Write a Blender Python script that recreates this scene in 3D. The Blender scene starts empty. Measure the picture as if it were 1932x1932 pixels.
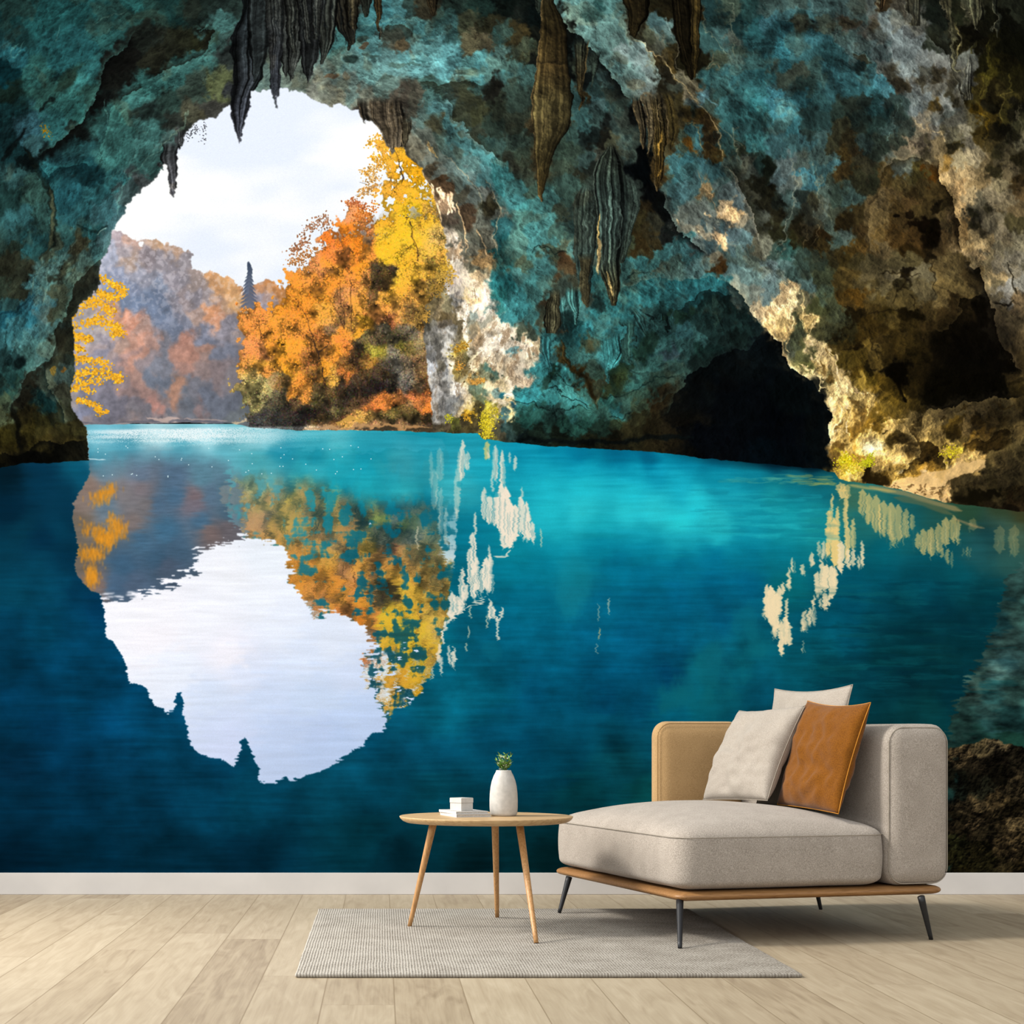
# A living room corner in front of a printed cave-lake mural. The print is painted here, stroke by stroke.
import numpy as np, re
F32 = np.float32
CX0, CY0, CW, CH = -130, -50, 2192, 1702          # picture frame of the print (photo pixels)
TILES = {'A': (0, 0, .24845), 'B': (480, 0, .24845), 'C': (960, 0, .24845), 'D': (1440, 0, .25466),
         'E': (0, 440, .24845), 'F': (480, 440, .24845), 'G': (960, 440, .24845), 'H': (1440, 480, .25466),
         'I': (0, 820, .33126), 'J': (600, 820, .33126), 'K': (1240, 820, .35818), 'R': (1200, 1250, .37888),
         'P': (0, 0, 1.0)}

def tpt(t, pts):
    ox, oy, k = TILES[t]
    return np.array([(ox + p[0] * k - CX0, oy + p[1] * k - CY0) for p in pts], F32)

def notes(table):
    P, C = [], []
    for t, s in table.items():
        v = np.array([int(n) for n in re.findall(r'-?\d+', s)], F32).reshape(-1, 5)
        P.append(tpt(t, v[:, :2])); C.append(v[:, 2:])
    return np.concatenate(P), np.concatenate(C)

def _taps(n, cell, ph):
    u = (np.arange(n, dtype=F32) / cell + ph).astype(F32)
    i = np.floor(u).astype(np.int32); f = (u - i).astype(F32)
    f2, f3 = f * f, f * f * f
    w = [(1 - 3 * f + 3 * f2 - f3) / 6, (4 - 6 * f2 + 3 * f3) / 6, (1 + 3 * f + 3 * f2 - 3 * f3) / 6, f3 / 6]
    return i, w

def field(sx, sy, seed, shape=None):
    """smooth random field, unit variance, on the whole picture"""
    h, w = shape or (CH, CW)
    r = np.random.RandomState(seed)
    iy, wy = _taps(h, sy, 0.3); ix, wx = _taps(w, sx, 0.7)
    g = r.standard_normal((iy[-1] + 5, ix[-1] + 5)).astype(F32)
    a = sum(wy[k][:, None] * g[iy + k] for k in range(4))
    a = sum(wx[k][None, :] * a[:, ix + k] for k in range(4))
    return (a * 2.2).astype(F32)

def fbm(s, octv, seed, ax=1., ay=1., gain=.55, shape=None):
    o, a, n = 0, 1., 0.
    for k in range(octv):
        o = o + a * field(max(s * ax, 1.3), max(s * ay, 1.3), seed + 17 * k, shape)
        n += a * a; a *= gain; s *= .5
    return (o / np.sqrt(n)).astype(F32)

def ridged(s, octv, seed, ax=1., ay=1., gain=.6):
    o, a, n = 0, 1., 0.
    for k in range(octv):
        o = o + a * (1 - np.minimum(1.6, np.abs(field(max(s * ax, 1.3), max(s * ay, 1.3), seed + 31 * k)) * 1.4))
        n += a; a *= gain; s *= .5
    return (o / n).astype(F32)

def sstep(a, b, x):
    t = np.clip((x - a) / (b - a), 0, 1); return t * t * (3 - 2 * t)

def idw(P, C, box, step, warp=None, power=3, eps=6.):
    """colour notes -> picture, blended by nearness (warped so the patches get rock-like borders)"""
    x0, y0, x1, y1 = box
    xs = np.arange(x0, x1 + step, step, dtype=F32); ys = np.arange(y0, y1 + step, step, dtype=F32)
    X, Y = np.meshgrid(xs, ys)
    if warp is not None:
        xi = np.clip(X.astype(np.int32), 0, CW - 1); yi = np.clip(Y.astype(np.int32), 0, CH - 1)
        X = X + warp[0][yi, xi]; Y = Y + warp[1][yi, xi]
    n = C.shape[1]
    out = np.empty((X.size, n), F32); Xf, Yf = X.ravel(), Y.ravel()
    for a in range(0, X.size, 20000):
        d = (Xf[a:a + 20000, None] - P[None, :, 0]) ** 2 + (Yf[a:a + 20000, None] - P[None, :, 1]) ** 2 + eps * eps
        w = 1 / d; w = w * w if power == 2 else (w * w * w if power == 3 else (w * w) ** 2)
        out[a:a + 20000] = (w @ C) / w.sum(1, keepdims=True)
    out = out.reshape(len(ys), len(xs), n)
    # bilinear up
    fx = (np.arange(x0, x1) - x0) / step; fy = (np.arange(y0, y1) - y0) / step
    ix = fx.astype(int); iy = fy.astype(int); tx = (fx - ix).astype(F32)[None, :, None]; ty = (fy - iy).astype(F32)[:, None, None]
    a = out[iy]; b = out[iy + 1]; r = a + (b - a) * ty
    return r[:, ix] + (r[:, ix + 1] - r[:, ix]) * tx

def polymask(pts):
    """filled outline (already in picture coordinates), anti-aliased across"""
    m = np.zeros((CH, CW), F32)
    x, y = pts[:, 0], pts[:, 1]; x2, y2 = np.roll(x, -1), np.roll(y, -1)
    for yy in range(max(0, int(y.min())), min(CH, int(y.max()) + 2)):
        c = ((y <= yy) & (y2 > yy)) | ((y2 <= yy) & (y > yy))
        if not c.any(): continue
        xs = np.sort(x[c] + (yy - y[c]) * (x2[c] - x[c]) / (y2[c] - y[c]))
        for k in range(0, len(xs) - 1, 2):
            a, b = max(0., xs[k]), min(CW - 1., xs[k + 1])
            if b > a:
                m[yy, int(np.ceil(a)):int(b) + 1] = 1
    return m

def shift(m, dx, dy):
    h, w = m.shape[:2]
    yi = np.clip((np.arange(h)[:, None] + dy + .5).astype(np.int32), 0, h - 1)
    xi = np.clip((np.arange(w)[None, :] + dx + .5).astype(np.int32), 0, w - 1)
    return m[yi, xi]

def blur(a, r):
    """three box passes"""
    for _ in range(2):
        for ax in (0, 1):
            k = int(r)
            if k < 1: continue
            p = np.pad(a, [(k + 1, k) if i == ax else (0, 0) for i in range(a.ndim)], mode='edge')
            c = np.cumsum(p, axis=ax, dtype=np.float64)
            n = a.shape[ax]
            hi = np.take(c, range(2 * k + 1, 2 * k + 1 + n), axis=ax); lo = np.take(c, range(0, n), axis=ax)
            a = ((hi - lo) / (2 * k + 1)).astype(F32)
    return a

def soft(m):
    """3x3 binomial"""
    p = np.pad(m, [(1, 1), (0, 0)] + [(0, 0)] * (m.ndim - 2), mode='edge'); m = (p[:-2] + 2 * p[1:-1] + p[2:]) / 4
    p = np.pad(m, [(0, 0), (1, 1)] + [(0, 0)] * (m.ndim - 2), mode='edge'); return (p[:, :-2] + 2 * p[:, 1:-1] + p[:, 2:]) / 4

def mix(img, col, m):
    img += (np.asarray(col, F32) - img) * m[..., None]

class Pen:
    """strokes, ridges and columns, with a wobble field"""
    def __init__(self, img, wx, wy): self.img, self.wx, self.wy = img, wx, wy
    def _dist(self, p, pad, jag):
        x0 = int(max(0, p[:, 0].min() - pad)); x1 = int(min(CW, p[:, 0].max() + pad)); y0 = int(max(0, p[:, 1].min() - pad)); y1 = int(min(CH, p[:, 1].max() + pad))
        if x1 - x0 < 2 or y1 - y0 < 2: return None
        X, Y = np.meshgrid(np.arange(x0, x1, dtype=F32), np.arange(y0, y1, dtype=F32))
        X += self.wx[y0:y1, x0:x1] * jag; Y += self.wy[y0:y1, x0:x1] * jag
        D = np.full(X.shape, 1e9, F32); S = np.ones(X.shape, F32); T = np.zeros(X.shape, F32); n = len(p) - 1
        for k in range(n):
            ax, ay = p[k]; bx, by = p[k + 1]; dx, dy = bx - ax, by - ay; L = dx * dx + dy * dy + 1e-6
            t = np.clip(((X - ax) * dx + (Y - ay) * dy) / L, 0, 1)
            d = np.hypot(X - ax - t * dx, Y - ay - t * dy)
            c = d < D - 1e-3
            D = np.where(c, d, D); S = np.where(c, np.sign(dx * (Y - ay) - dy * (X - ax)), S); T = np.where(c, (k + t) / n, T)
        return (slice(y0, y1), slice(x0, x1)), D, S, T
    def stroke(self, t, pts, w, col, al=1., sft=1.5, jag=1., w2=None, taper=True):
        p = tpt(t, pts); w2 = w if w2 is None else w2
        r = self._dist(p, max(w, w2) + sft + 4 + 5 * jag, jag)
        if r is None: return
        s, D, S, T = r
        W = w + (w2 - w) * T
        if taper: W = W * np.minimum(1, .25 + 6 * np.minimum(T, 1 - T))
        m = np.clip((W / 2 - D) / sft + .5, 0, 1) * al
        mix(self.img[s], col, m)
    def edge(self, t, pts, cl, al, wl, cr, ar, wr, jag=1.2):
        p = tpt(t, pts)
        r = self._dist(p, 2.2 * max(wl, wr) + 8, jag)
        if r is None: return
        s, D, S, T = r
        e = np.minimum(1, 8 * np.minimum(T, 1 - T) + .05)
        for c, a, w, g in ((cl, al, wl, -1), (cr, ar, wr, 1)):
            if c is None: continue
            m = np.where(S * g > 0, np.exp(-(D / w) ** 1.5), 0) * a * e
            mix(self.img[s], c, m.astype(F32))
    def blob(self, t, x, y, rx, ry, col, al=1., rot=0., sft=.35, jag=1.):
        c = tpt(t, [(x, y)])[0]; k = TILES[t][2]; rx *= k; ry *= k; R = max(rx, ry) * 1.4 + 5
        x0, x1, y0, y1 = int(max(0, c[0] - R)), int(min(CW, c[0] + R)), int(max(0, c[1] - R)), int(min(CH, c[1] + R))
        if x1 <= x0 or y1 <= y0: return
        X, Y = np.meshgrid(np.arange(x0, x1, dtype=F32) - c[0], np.arange(y0, y1, dtype=F32) - c[1])
        X = X + self.wx[y0:y1, x0:x1] * jag; Y = Y + self.wy[y0:y1, x0:x1] * jag
        a = np.radians(rot); U = (X * np.cos(a) + Y * np.sin(a)) / rx; V = (-X * np.sin(a) + Y * np.cos(a)) / ry
        m = np.clip((1 - np.hypot(U, V)) / sft + .5, 0, 1) * al
        mix(self.img[y0:y1, x0:x1], col, m)
    def column(self, t, prof, col, seed=0, light=-.5, rim=None, streak=.3, al=1., jag=.6, shade=.55):
        """hanging stone column: prof = (y, left, right) rows"""
        ox, oy, k = TILES[t]
        if t in 'ABCD' and prof[0][0] <= 60: prof = [(-230, prof[0][1], prof[0][2])] + list(prof)
        q = np.array(prof, F32)
        yy = oy + q[:, 0] * k - CY0; xl = ox + q[:, 1] * k - CX0; xr = ox + q[:, 2] * k - CX0
        y0, y1 = int(max(0, yy[0])), int(min(CH, yy[-1] + 1)); x0, x1 = int(max(0, xl.min() - 4)), int(min(CW, xr.max() + 4))
        if y1 <= y0 or x1 <= x0: return
        Y = np.arange(y0, y1, dtype=F32); L = np.interp(Y, yy, xl)[:, None]; R = np.interp(Y, yy, xr)[:, None]
        X = np.arange(x0, x1, dtype=F32)[None, :] + self.wx[y0:y1, x0:x1] * jag
        W = np.maximum(R - L, 1.); u = (X - L) / W
        m = np.clip(np.minimum(X - L, R - X) + .5, 0, 1) * al * np.clip((Y - y0) / min(14, .25 * (y1 - y0)) , 0, 1)[:, None] if y0 > 0 else np.clip(np.minimum(X - L, R - X) + .5, 0, 1) * al
        r = np.random.RandomState((int(seed) + 5) % 100003)
        prof1 = np.interp(np.linspace(0, 1, 256), np.linspace(0, 1, 40), r.standard_normal(40)) * .6 + np.interp(np.linspace(0, 1, 256), np.linspace(0, 1, 15), r.standard_normal(15))
        X0 = np.arange(x0, x1, dtype=F32)[None, :] + self.wx[y0:y1, x0:x1] * min(jag, .35)
        uu = np.clip((X0 - L) / W * 255, 0, 255).astype(np.int32)
        st = prof1[uu].astype(F32)
        nx = 2 * u - 1
        sh = 1 - shade * np.abs(nx) ** 3 + light * nx * .45 + streak * st * .45
        c = np.asarray(col, F32)
        if c.ndim == 2:
            f = np.linspace(0, 1, len(c)); v = np.linspace(0, 1, y1 - y0)
            c = np.stack([np.interp(v, f, c[:, i]) for i in range(3)], -1)[:, None, :]
        else: c = c[None, None, :]
        rgb = c * np.clip(sh, .15, 2.)[..., None]
        s = self.img[y0:y1, x0:x1]
        s += (rgb - s) * m[..., None]
        if rim is not None:
            e = np.exp(-((X - L) / 2.2) ** 2) if rim[3] < 0 else np.exp(-((R - X) / 2.2) ** 2)
            e = e * (.35 + .65 * sstep(-.2, .8, self.wy[y0:y1, x0:x1]))
            s += (np.asarray(rim[:3], F32) - s) * (e * m)[..., None]

def lic(noise, ang, n):
    """smear noise along a direction field"""
    c, s = np.cos(ang), np.sin(ang)
    h, w = noise.shape
    yy, xx = np.meshgrid(np.arange(h, dtype=F32), np.arange(w, dtype=F32), indexing='ij')
    out = noise.copy()
    for g in (1, -1):
        x, y = xx.copy(), yy.copy()
        for k in range(n):
            xi = np.clip(x, 0, w - 1).astype(np.int32); yi = np.clip(y, 0, h - 1).astype(np.int32)
            x += g * c[yi, xi]; y += g * s[yi, xi]
            xi = np.clip(x, 0, w - 1).astype(np.int32); yi = np.clip(y, 0, h - 1).astype(np.int32)
            out += noise[yi, xi]
    out -= out.mean(); return out / out.std()

def leaves(img, x, y, col, size, rs, aspect=1.):
    """dabs of leaf colour; later ones lie on top"""
    n = len(x)
    R = int(np.ceil(size.max() * max(1, aspect))) + 1
    oy, ox = np.meshgrid(np.arange(-R, R + 1), np.arange(-R, R + 1), indexing='ij'); oy, ox = oy.ravel(), ox.ravel()
    th = rs.uniform(0, np.pi, n).astype(F32); ct, st = np.cos(th)[:, None], np.sin(th)[:, None]
    for a in range(0, n, 20000):
        b = slice(a, a + 20000)
        fx = (x[b] - np.floor(x[b]))[:, None]; fy = (y[b] - np.floor(y[b]))[:, None]
        U = (ox - fx) * ct[b] + (oy - fy) * st[b]; V = -(ox - fx) * st[b] + (oy - fy) * ct[b]
        m = (U / (aspect * size[b][:, None])) ** 2 + (V / size[b][:, None]) ** 2 < 1
        i, j = np.nonzero(m)
        px = np.floor(x[b]).astype(int)[i] + ox[j]; py = np.floor(y[b]).astype(int)[i] + oy[j]
        ok = (px >= 0) & (px < img.shape[1]) & (py >= 0) & (py < img.shape[0])
        img[py[ok], px[ok]] = col[b][i[ok]]
# colour notes of the printed picture, one table per patch: (x,y):(r,g,b)
P_ROCK = {
'A': """(100,60):(18,48,48);(300,150):(22,58,58);(500,60):(22,58,58);(850,80):(24,62,62);(1000,40):(28,68,66);(1100,120):(26,50,46);(1300,60):(20,44,42);(1500,50):(24,34,30);(1700,60):(30,42,38);(150,300):(18,42,42);(400,380):(28,72,74);(600,350):(26,66,68);(820,280):(30,66,64);(100,420):(30,78,84);(60,560):(8,34,38);(300,560):(34,74,70);(450,480):(30,76,78);(700,500):(32,74,74);(560,580):(24,44,38);(380,650):(36,70,64);(640,640):(38,84,82);(500,800):(40,86,82);(680,720):(34,64,58);(620,880):(36,80,76);(60,680):(14,26,22);(60,850):(16,44,46);(220,1000):(40,76,84);(450,960):(36,82,82);(100,1150):(14,36,38);(300,1130):(34,60,62);
(1000,420):(16,16,14);(1100,300):(22,26,22);(1300,380):(28,30,22);(1500,300):(30,32,20);(950,600):(14,15,13);(750,800):(14,16,15);(600,1020):(18,24,22);(350,1170):(8,12,12);(200,1200):(6,12,12);(850,480):(16,16,14);(820,600):(24,26,22);(1200,450):(26,27,20);(1400,280):(30,32,22);
(1200,600):(42,84,80);(1400,500):(44,84,80);(1500,400):(46,84,80);(1640,190):(58,96,92);(1700,300):(42,62,58);(1050,740):(46,88,84);(1100,850):(32,46,42);(1300,750):(38,58,52);(1500,650):(48,62,54);(1680,680):(70,76,50);(1350,900):(30,34,30);(1500,860):(56,56,44);(900,900):(44,86,80);(850,1050):(44,84,80);(1100,1000):(52,92,88);(1050,1150):(50,92,88);(820,1200):(50,96,92);(1150,1200):(44,76,72);(1300,1080):(60,84,80);(600,1150):(32,70,72);(500,1280):(24,54,58);(650,1350):(16,44,48);(420,1300):(34,84,88);(850,1400):(40,88,90);(950,1450):(54,74,74);(1050,1400):(60,66,66);(700,1500):(36,82,86);(550,1500):(26,66,72);(250,1450):(38,64,58);(100,1350):(36,66,66);(60,1500):(22,44,42);(150,1650):(36,72,74);(300,1700):(36,64,60);(600,1650):(32,72,76);(800,1650):(46,84,88);(700,1800):(34,78,80);(850,1700):(50,80,84);(100,1850):(30,40,32);(300,1850):(26,56,56);(500,1800):(38,72,70);(640,1830):(54,58,42);
(1750,400):(34,40,38);(1850,250):(22,28,30);(1850,500):(38,42,42);(1800,700):(34,36,38);(1850,850):(38,40,46);(1830,1000):(44,46,54);(1300,1200):(44,44,44);(1300,1350):(52,50,52);(1380,1080):(48,50,50);(1600,820):(44,44,40)""",
'B': """(100,100):(26,30,28);(300,200):(34,40,38);(500,200):(40,44,40);(700,100):(34,30,24);(60,620):(74,92,86);(300,620):(90,102,92);(550,520):(84,104,98);(700,450):(78,110,106);(620,340):(56,100,98);(850,220):(54,98,98);(900,330):(72,116,116);(1000,130):(52,100,104);(1150,90):(60,104,106);(1050,220):(48,52,44);(1180,200):(40,56,52);(1120,330):(70,70,58);(1300,220):(62,108,108);(1250,330):(76,116,114);(1350,420):(88,140,140);(1500,420):(84,140,142);(1150,420):(82,130,130);(1050,500):(84,122,120);(900,560):(86,124,120);(1250,560):(86,134,134);(1450,560):(80,132,134);(1650,500):(76,126,124);(1800,480):(74,128,128);(1750,570):(60,110,112);(700,600):(100,118,110);(500,620):(98,104,92);(800,660):(100,122,114);(650,720):(110,114,100);(450,680):(96,98,88);(1000,660):(88,112,104);(1300,660):(44,60,52);(880,740):(104,108,94);
(1200,30):(36,52,48);(1350,60):(40,38,28);(1550,60):(30,44,38);(1750,80):(20,34,30);(1880,100):(10,18,16);(1650,200):(48,52,38);(1800,220):(36,36,24);(1450,150):(40,66,62);(1500,250):(48,80,78);(1800,340):(66,62,46);(1880,280):(40,66,62);(1700,370):(76,72,52);(1900,430):(66,110,110);
(1600,700):(52,54,38);(1500,650):(50,52,40);(1450,680):(44,56,50);(1700,850):(46,48,32);(1850,800):(38,44,34);(1800,650):(22,22,18);(1600,850):(52,56,42);(1700,1000):(44,48,38);(1850,950):(38,50,42);(1880,1080):(50,72,66);(1780,1080):(42,66,62);
(1300,720):(56,86,82);(1400,800):(66,104,104);(1500,950):(64,106,106);(1250,850):(72,92,86);(1150,900):(84,94,86);(1370,900):(62,62,46);(1450,1000):(58,74,66);(1600,1050):(60,100,100);(1300,1000):(86,92,82);(1200,1050):(92,90,76);(1400,1150):(82,92,84);(1550,1150):(66,88,82);(1700,1150):(62,108,108);(1800,1250):(62,112,112);(1650,1250):(74,104,100);(1500,1250):(88,104,98);(1300,1180):(92,96,86);(1400,1300):(84,90,82);(1250,1150):(96,92,76);(1150,1130):(60,56,46);(1200,1200):(54,48,38);
(850,850):(66,58,48);(950,850):(74,64,52);(1050,900):(84,74,58);(1000,1050):(84,74,60);(1120,1000):(72,64,50);(1100,780):(70,64,54);(1200,760):(64,62,52);
(1750,1350):(70,112,112);(1850,1350):(40,88,88);(1900,1250):(52,108,108);(1600,1350):(80,100,96);(1500,1400):(74,84,76);(1350,1280):(64,56,42);(1450,1450):(76,58,40);(1300,1330):(90,72,50);(1400,1380):(60,44,28);(1550,1500):(66,64,52);(1650,1500):(76,84,78);(1750,1480):(96,100,92);(1800,1600):(100,104,92);(1850,1500):(60,92,88);(1780,1550):(50,50,36);(1900,1700):(40,84,86);(1450,1550):(120,96,72);(1480,1640):(70,60,50);(1550,1700):(74,70,58);(1650,1650):(66,52,38);(1750,1700):(96,98,86);(1800,1800):(94,92,78);(1600,1800):(86,86,74);(1700,1850):(88,88,74);(1560,1850):(96,92,78);(1900,1850):(26,72,74);(1500,1900):(228,202,170)""",
'C': """(100,40):(14,22,20);(40,150):(16,22,20);(150,150):(10,16,15);(60,300):(44,40,24);(130,280):(56,48,26);(130,380):(54,66,52);(60,420):(46,58,48);(160,460):(50,54,38);(30,480):(60,104,102);(60,560):(58,92,88);(150,580):(58,88,82);(60,650):(46,62,54);(110,750):(44,58,50);(60,900):(42,48,38);(100,1050):(44,58,50);(150,1150):(42,52,42);(60,1200):(40,44,36);(120,1300):(48,58,48);(60,1380):(46,84,82);(180,1450):(48,66,56);(30,1500):(54,104,104);
(480,400):(8,10,9);(380,130):(14,16,13);(300,60):(12,18,16);(450,250):(10,12,11);(490,560):(10,12,11);(230,300):(16,18,14);(210,500):(16,18,15);
(350,40):(72,108,104);(450,150):(86,122,116);(550,30):(74,112,108);(640,110):(40,72,68);(750,60):(68,104,100);(800,180):(82,114,108);(550,230):(88,122,116);(700,300):(86,118,112);(850,300):(80,106,100);(880,380):(100,116,112);(650,380):(82,118,114);(750,440):(92,124,118);(950,400):(94,114,110);(1050,450):(104,120,116);(900,500):(84,110,104);(800,540):(76,108,104);(1000,550):(92,114,110);(1080,580):(104,118,112);(900,620):(72,92,86);(960,650):(88,104,96);(1050,650):(92,104,98);(950,700):(60,94,94);(1030,700):(92,84,64);(850,450):(72,90,82);
(950,100):(38,30,14);(1000,60):(30,26,14);(980,200):(28,24,14);(1150,60):(30,26,14);(1300,100):(16,14,9);(1250,200):(18,15,9);(1400,80):(46,36,18);(1380,250):(24,19,10);(1350,350):(18,15,9);(1400,450):(24,22,12);(1300,300):(22,20,12);
(1100,130):(62,88,88);(1180,200):(76,98,94);(1220,280):(60,78,72);(1050,260):(66,70,54);(1130,330):(84,88,74);(1250,350):(48,42,24);(1150,420):(80,70,44);(1250,470):(54,44,22);(1300,550):(84,80,62);(1380,620):(92,84,62);(1350,680):(96,88,68);(1200,560):(24,22,16);(1240,620):(44,48,40);(1200,700):(26,24,16);(1280,720):(52,46,26);(1400,740):(68,80,76);
(1500,60):(24,44,44);(1600,120):(24,40,38);(1680,60):(48,60,50);(1750,150):(20,40,40);(1850,80):(30,56,54);(1900,180):(30,66,68);(1480,250):(40,66,64);(1550,350):(44,72,70);(1700,270):(64,72,64);(1650,250):(50,76,74);(1550,450):(52,64,52);(1750,380):(44,64,58);(1850,350):(36,72,74);(1850,500):(36,78,82);(1700,450):(60,90,88);(1500,550):(40,74,74);(1620,620):(52,88,86);(1550,680):(48,68,62);(1480,680):(70,100,104);(1700,600):(44,84,86);(1850,650):(40,82,84);(1750,700):(40,80,80);(1560,780):(48,62,54);(1650,800):(46,84,84);(1850,800):(40,90,92);(1750,900):(42,82,82);(1900,900):(36,74,74);
(960,850):(62,54,40);(1000,900):(64,56,42);(1080,850):(66,58,42);(1150,800):(58,50,34);(1200,850):(30,27,18);(1240,950):(46,38,20);(1100,950):(58,48,32);(1150,1050):(70,56,30);(1130,1200):(70,54,28);(1120,1350):(62,48,24);(1220,1080):(60,54,34);(1280,950):(52,46,28);
(1350,850):(58,48,24);(1400,900):(66,52,26);(1450,880):(44,34,16);(1480,950):(44,34,18);(1350,980):(44,72,70);(1400,1000):(50,84,84);(1350,1090):(92,62,22);(1280,1090):(62,76,62);(1430,1080):(52,90,92);(1520,1080):(34,28,18);(1550,1000):(70,54,28);(1500,1150):(60,46,22);(1580,1200):(62,50,24);(1600,1050):(36,64,64);(1700,1000):(44,80,80);(1850,1000):(36,68,68);(1850,1130):(46,92,92);(1650,1150):(40,64,60);(1750,1200):(44,50,36);(1720,1280):(56,72,66);(1880,1250):(26,42,38);
(1220,1180):(56,96,98);(1300,1180):(52,98,102);(1250,1280):(50,88,90);(1350,1280):(50,84,84);(1450,1220):(54,92,96);(1550,1300):(50,84,86);(1650,1330):(54,76,72);(1200,1400):(52,80,80);(1300,1450):(58,90,92);(1400,1400):(62,92,92);(1480,1420):(110,92,62);(1550,1480):(64,80,74);(1650,1450):(76,90,88);(1680,1580):(204,168,118);(1640,1530):(150,130,98);(1750,1500):(74,88,88);(1750,1600):(120,110,88);(1250,1550):(54,78,76);(1300,1620):(90,96,86);(1350,1700):(110,108,92);(1420,1600):(92,100,92);(1450,1720):(120,112,92);(1500,1650):(96,104,96);(1550,1800):(170,142,104);(1600,1720):(60,68,66);(1640,1820):(190,156,112);(1500,1850):(60,72,70);(1400,1850):(80,92,88);(1700,1750):(86,108,110);(1780,1800):(80,104,104);(1850,1650):(66,70,62);(1800,1550):(52,56,50);(1880,1850):(80,78,62);(1700,1900):(58,72,66);
(1800,1300):(60,66,58);(1900,1400):(24,24,16);(1920,1550):(28,27,18);(1850,1450):(60,60,48);
(540,400):(36,50,46);(540,550):(40,46,36);(620,500):(48,60,52);(640,480):(56,72,66);(700,420):(70,98,92);(570,700):(44,36,20);(620,620):(12,16,15);(700,650):(30,46,44);(500,720):(44,72,70);(650,720):(50,76,76);(680,790):(60,84,82);(800,680):(46,56,48);(870,700):(48,60,54);(780,800):(38,60,58);(850,780):(40,58,54);(550,900):(46,76,74);(650,900):(44,62,58);(500,1000):(46,68,62);(600,1000):(22,30,28);(430,1100):(52,70,58);(420,1250):(50,62,50);(500,1150):(46,60,50);(520,1300):(38,40,30);(450,1350):(50,72,64);(600,1200):(46,64,60);(620,1300):(24,28,24);(700,1050):(18,18,14);(740,960):(20,24,22);(800,950):(40,52,48);(880,900):(44,56,52);(920,1000):(40,54,50);(930,880):(8,9,9);(850,1080):(52,66,60);(940,1150):(44,60,56);(760,1080):(60,62,46);
(1000,1200):(5,7,8);(1030,1400):(6,8,8);(1150,1500):(10,12,12);(1200,1600):(8,9,9);(1050,1600):(34,28,16);(1000,1700):(40,36,20);(1150,1680):(40,40,30);(1100,1800):(44,38,22);(1020,1880):(50,46,28);(1200,1750):(20,22,20);(1250,1720):(18,22,20);(1000,1300):(5,7,8);(1060,1500):(8,9,9);
(100,1600):(58,118,116);(200,1600):(64,116,112);(100,1750):(62,122,120);(250,1700):(66,118,114);(350,1750):(62,92,82);(300,1530):(54,92,88);(400,1600):(50,58,46);(420,1500):(46,66,58);(450,1700):(40,60,56);(380,1850):(70,84,68);(200,1850):(66,124,122);(60,1880):(56,104,102);(450,1880):(60,104,102);(460,1600):(40,52,46);
(1200,1850):(54,100,100);(1300,1800):(48,92,92);(1100,1900):(50,88,84);(1350,1900):(58,104,106);
(280,600):(56,46,26);(350,700):(60,54,34);(280,900):(58,50,32);(400,900):(48,42,26);(270,1200):(52,46,30);(700,1200):(50,52,44);(700,1400):(48,58,54);(800,1500):(46,58,54);(900,1500):(46,56,50);(550,1550):(48,58,50);(600,1750):(54,66,58);(800,1800):(52,64,58)""",
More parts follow.
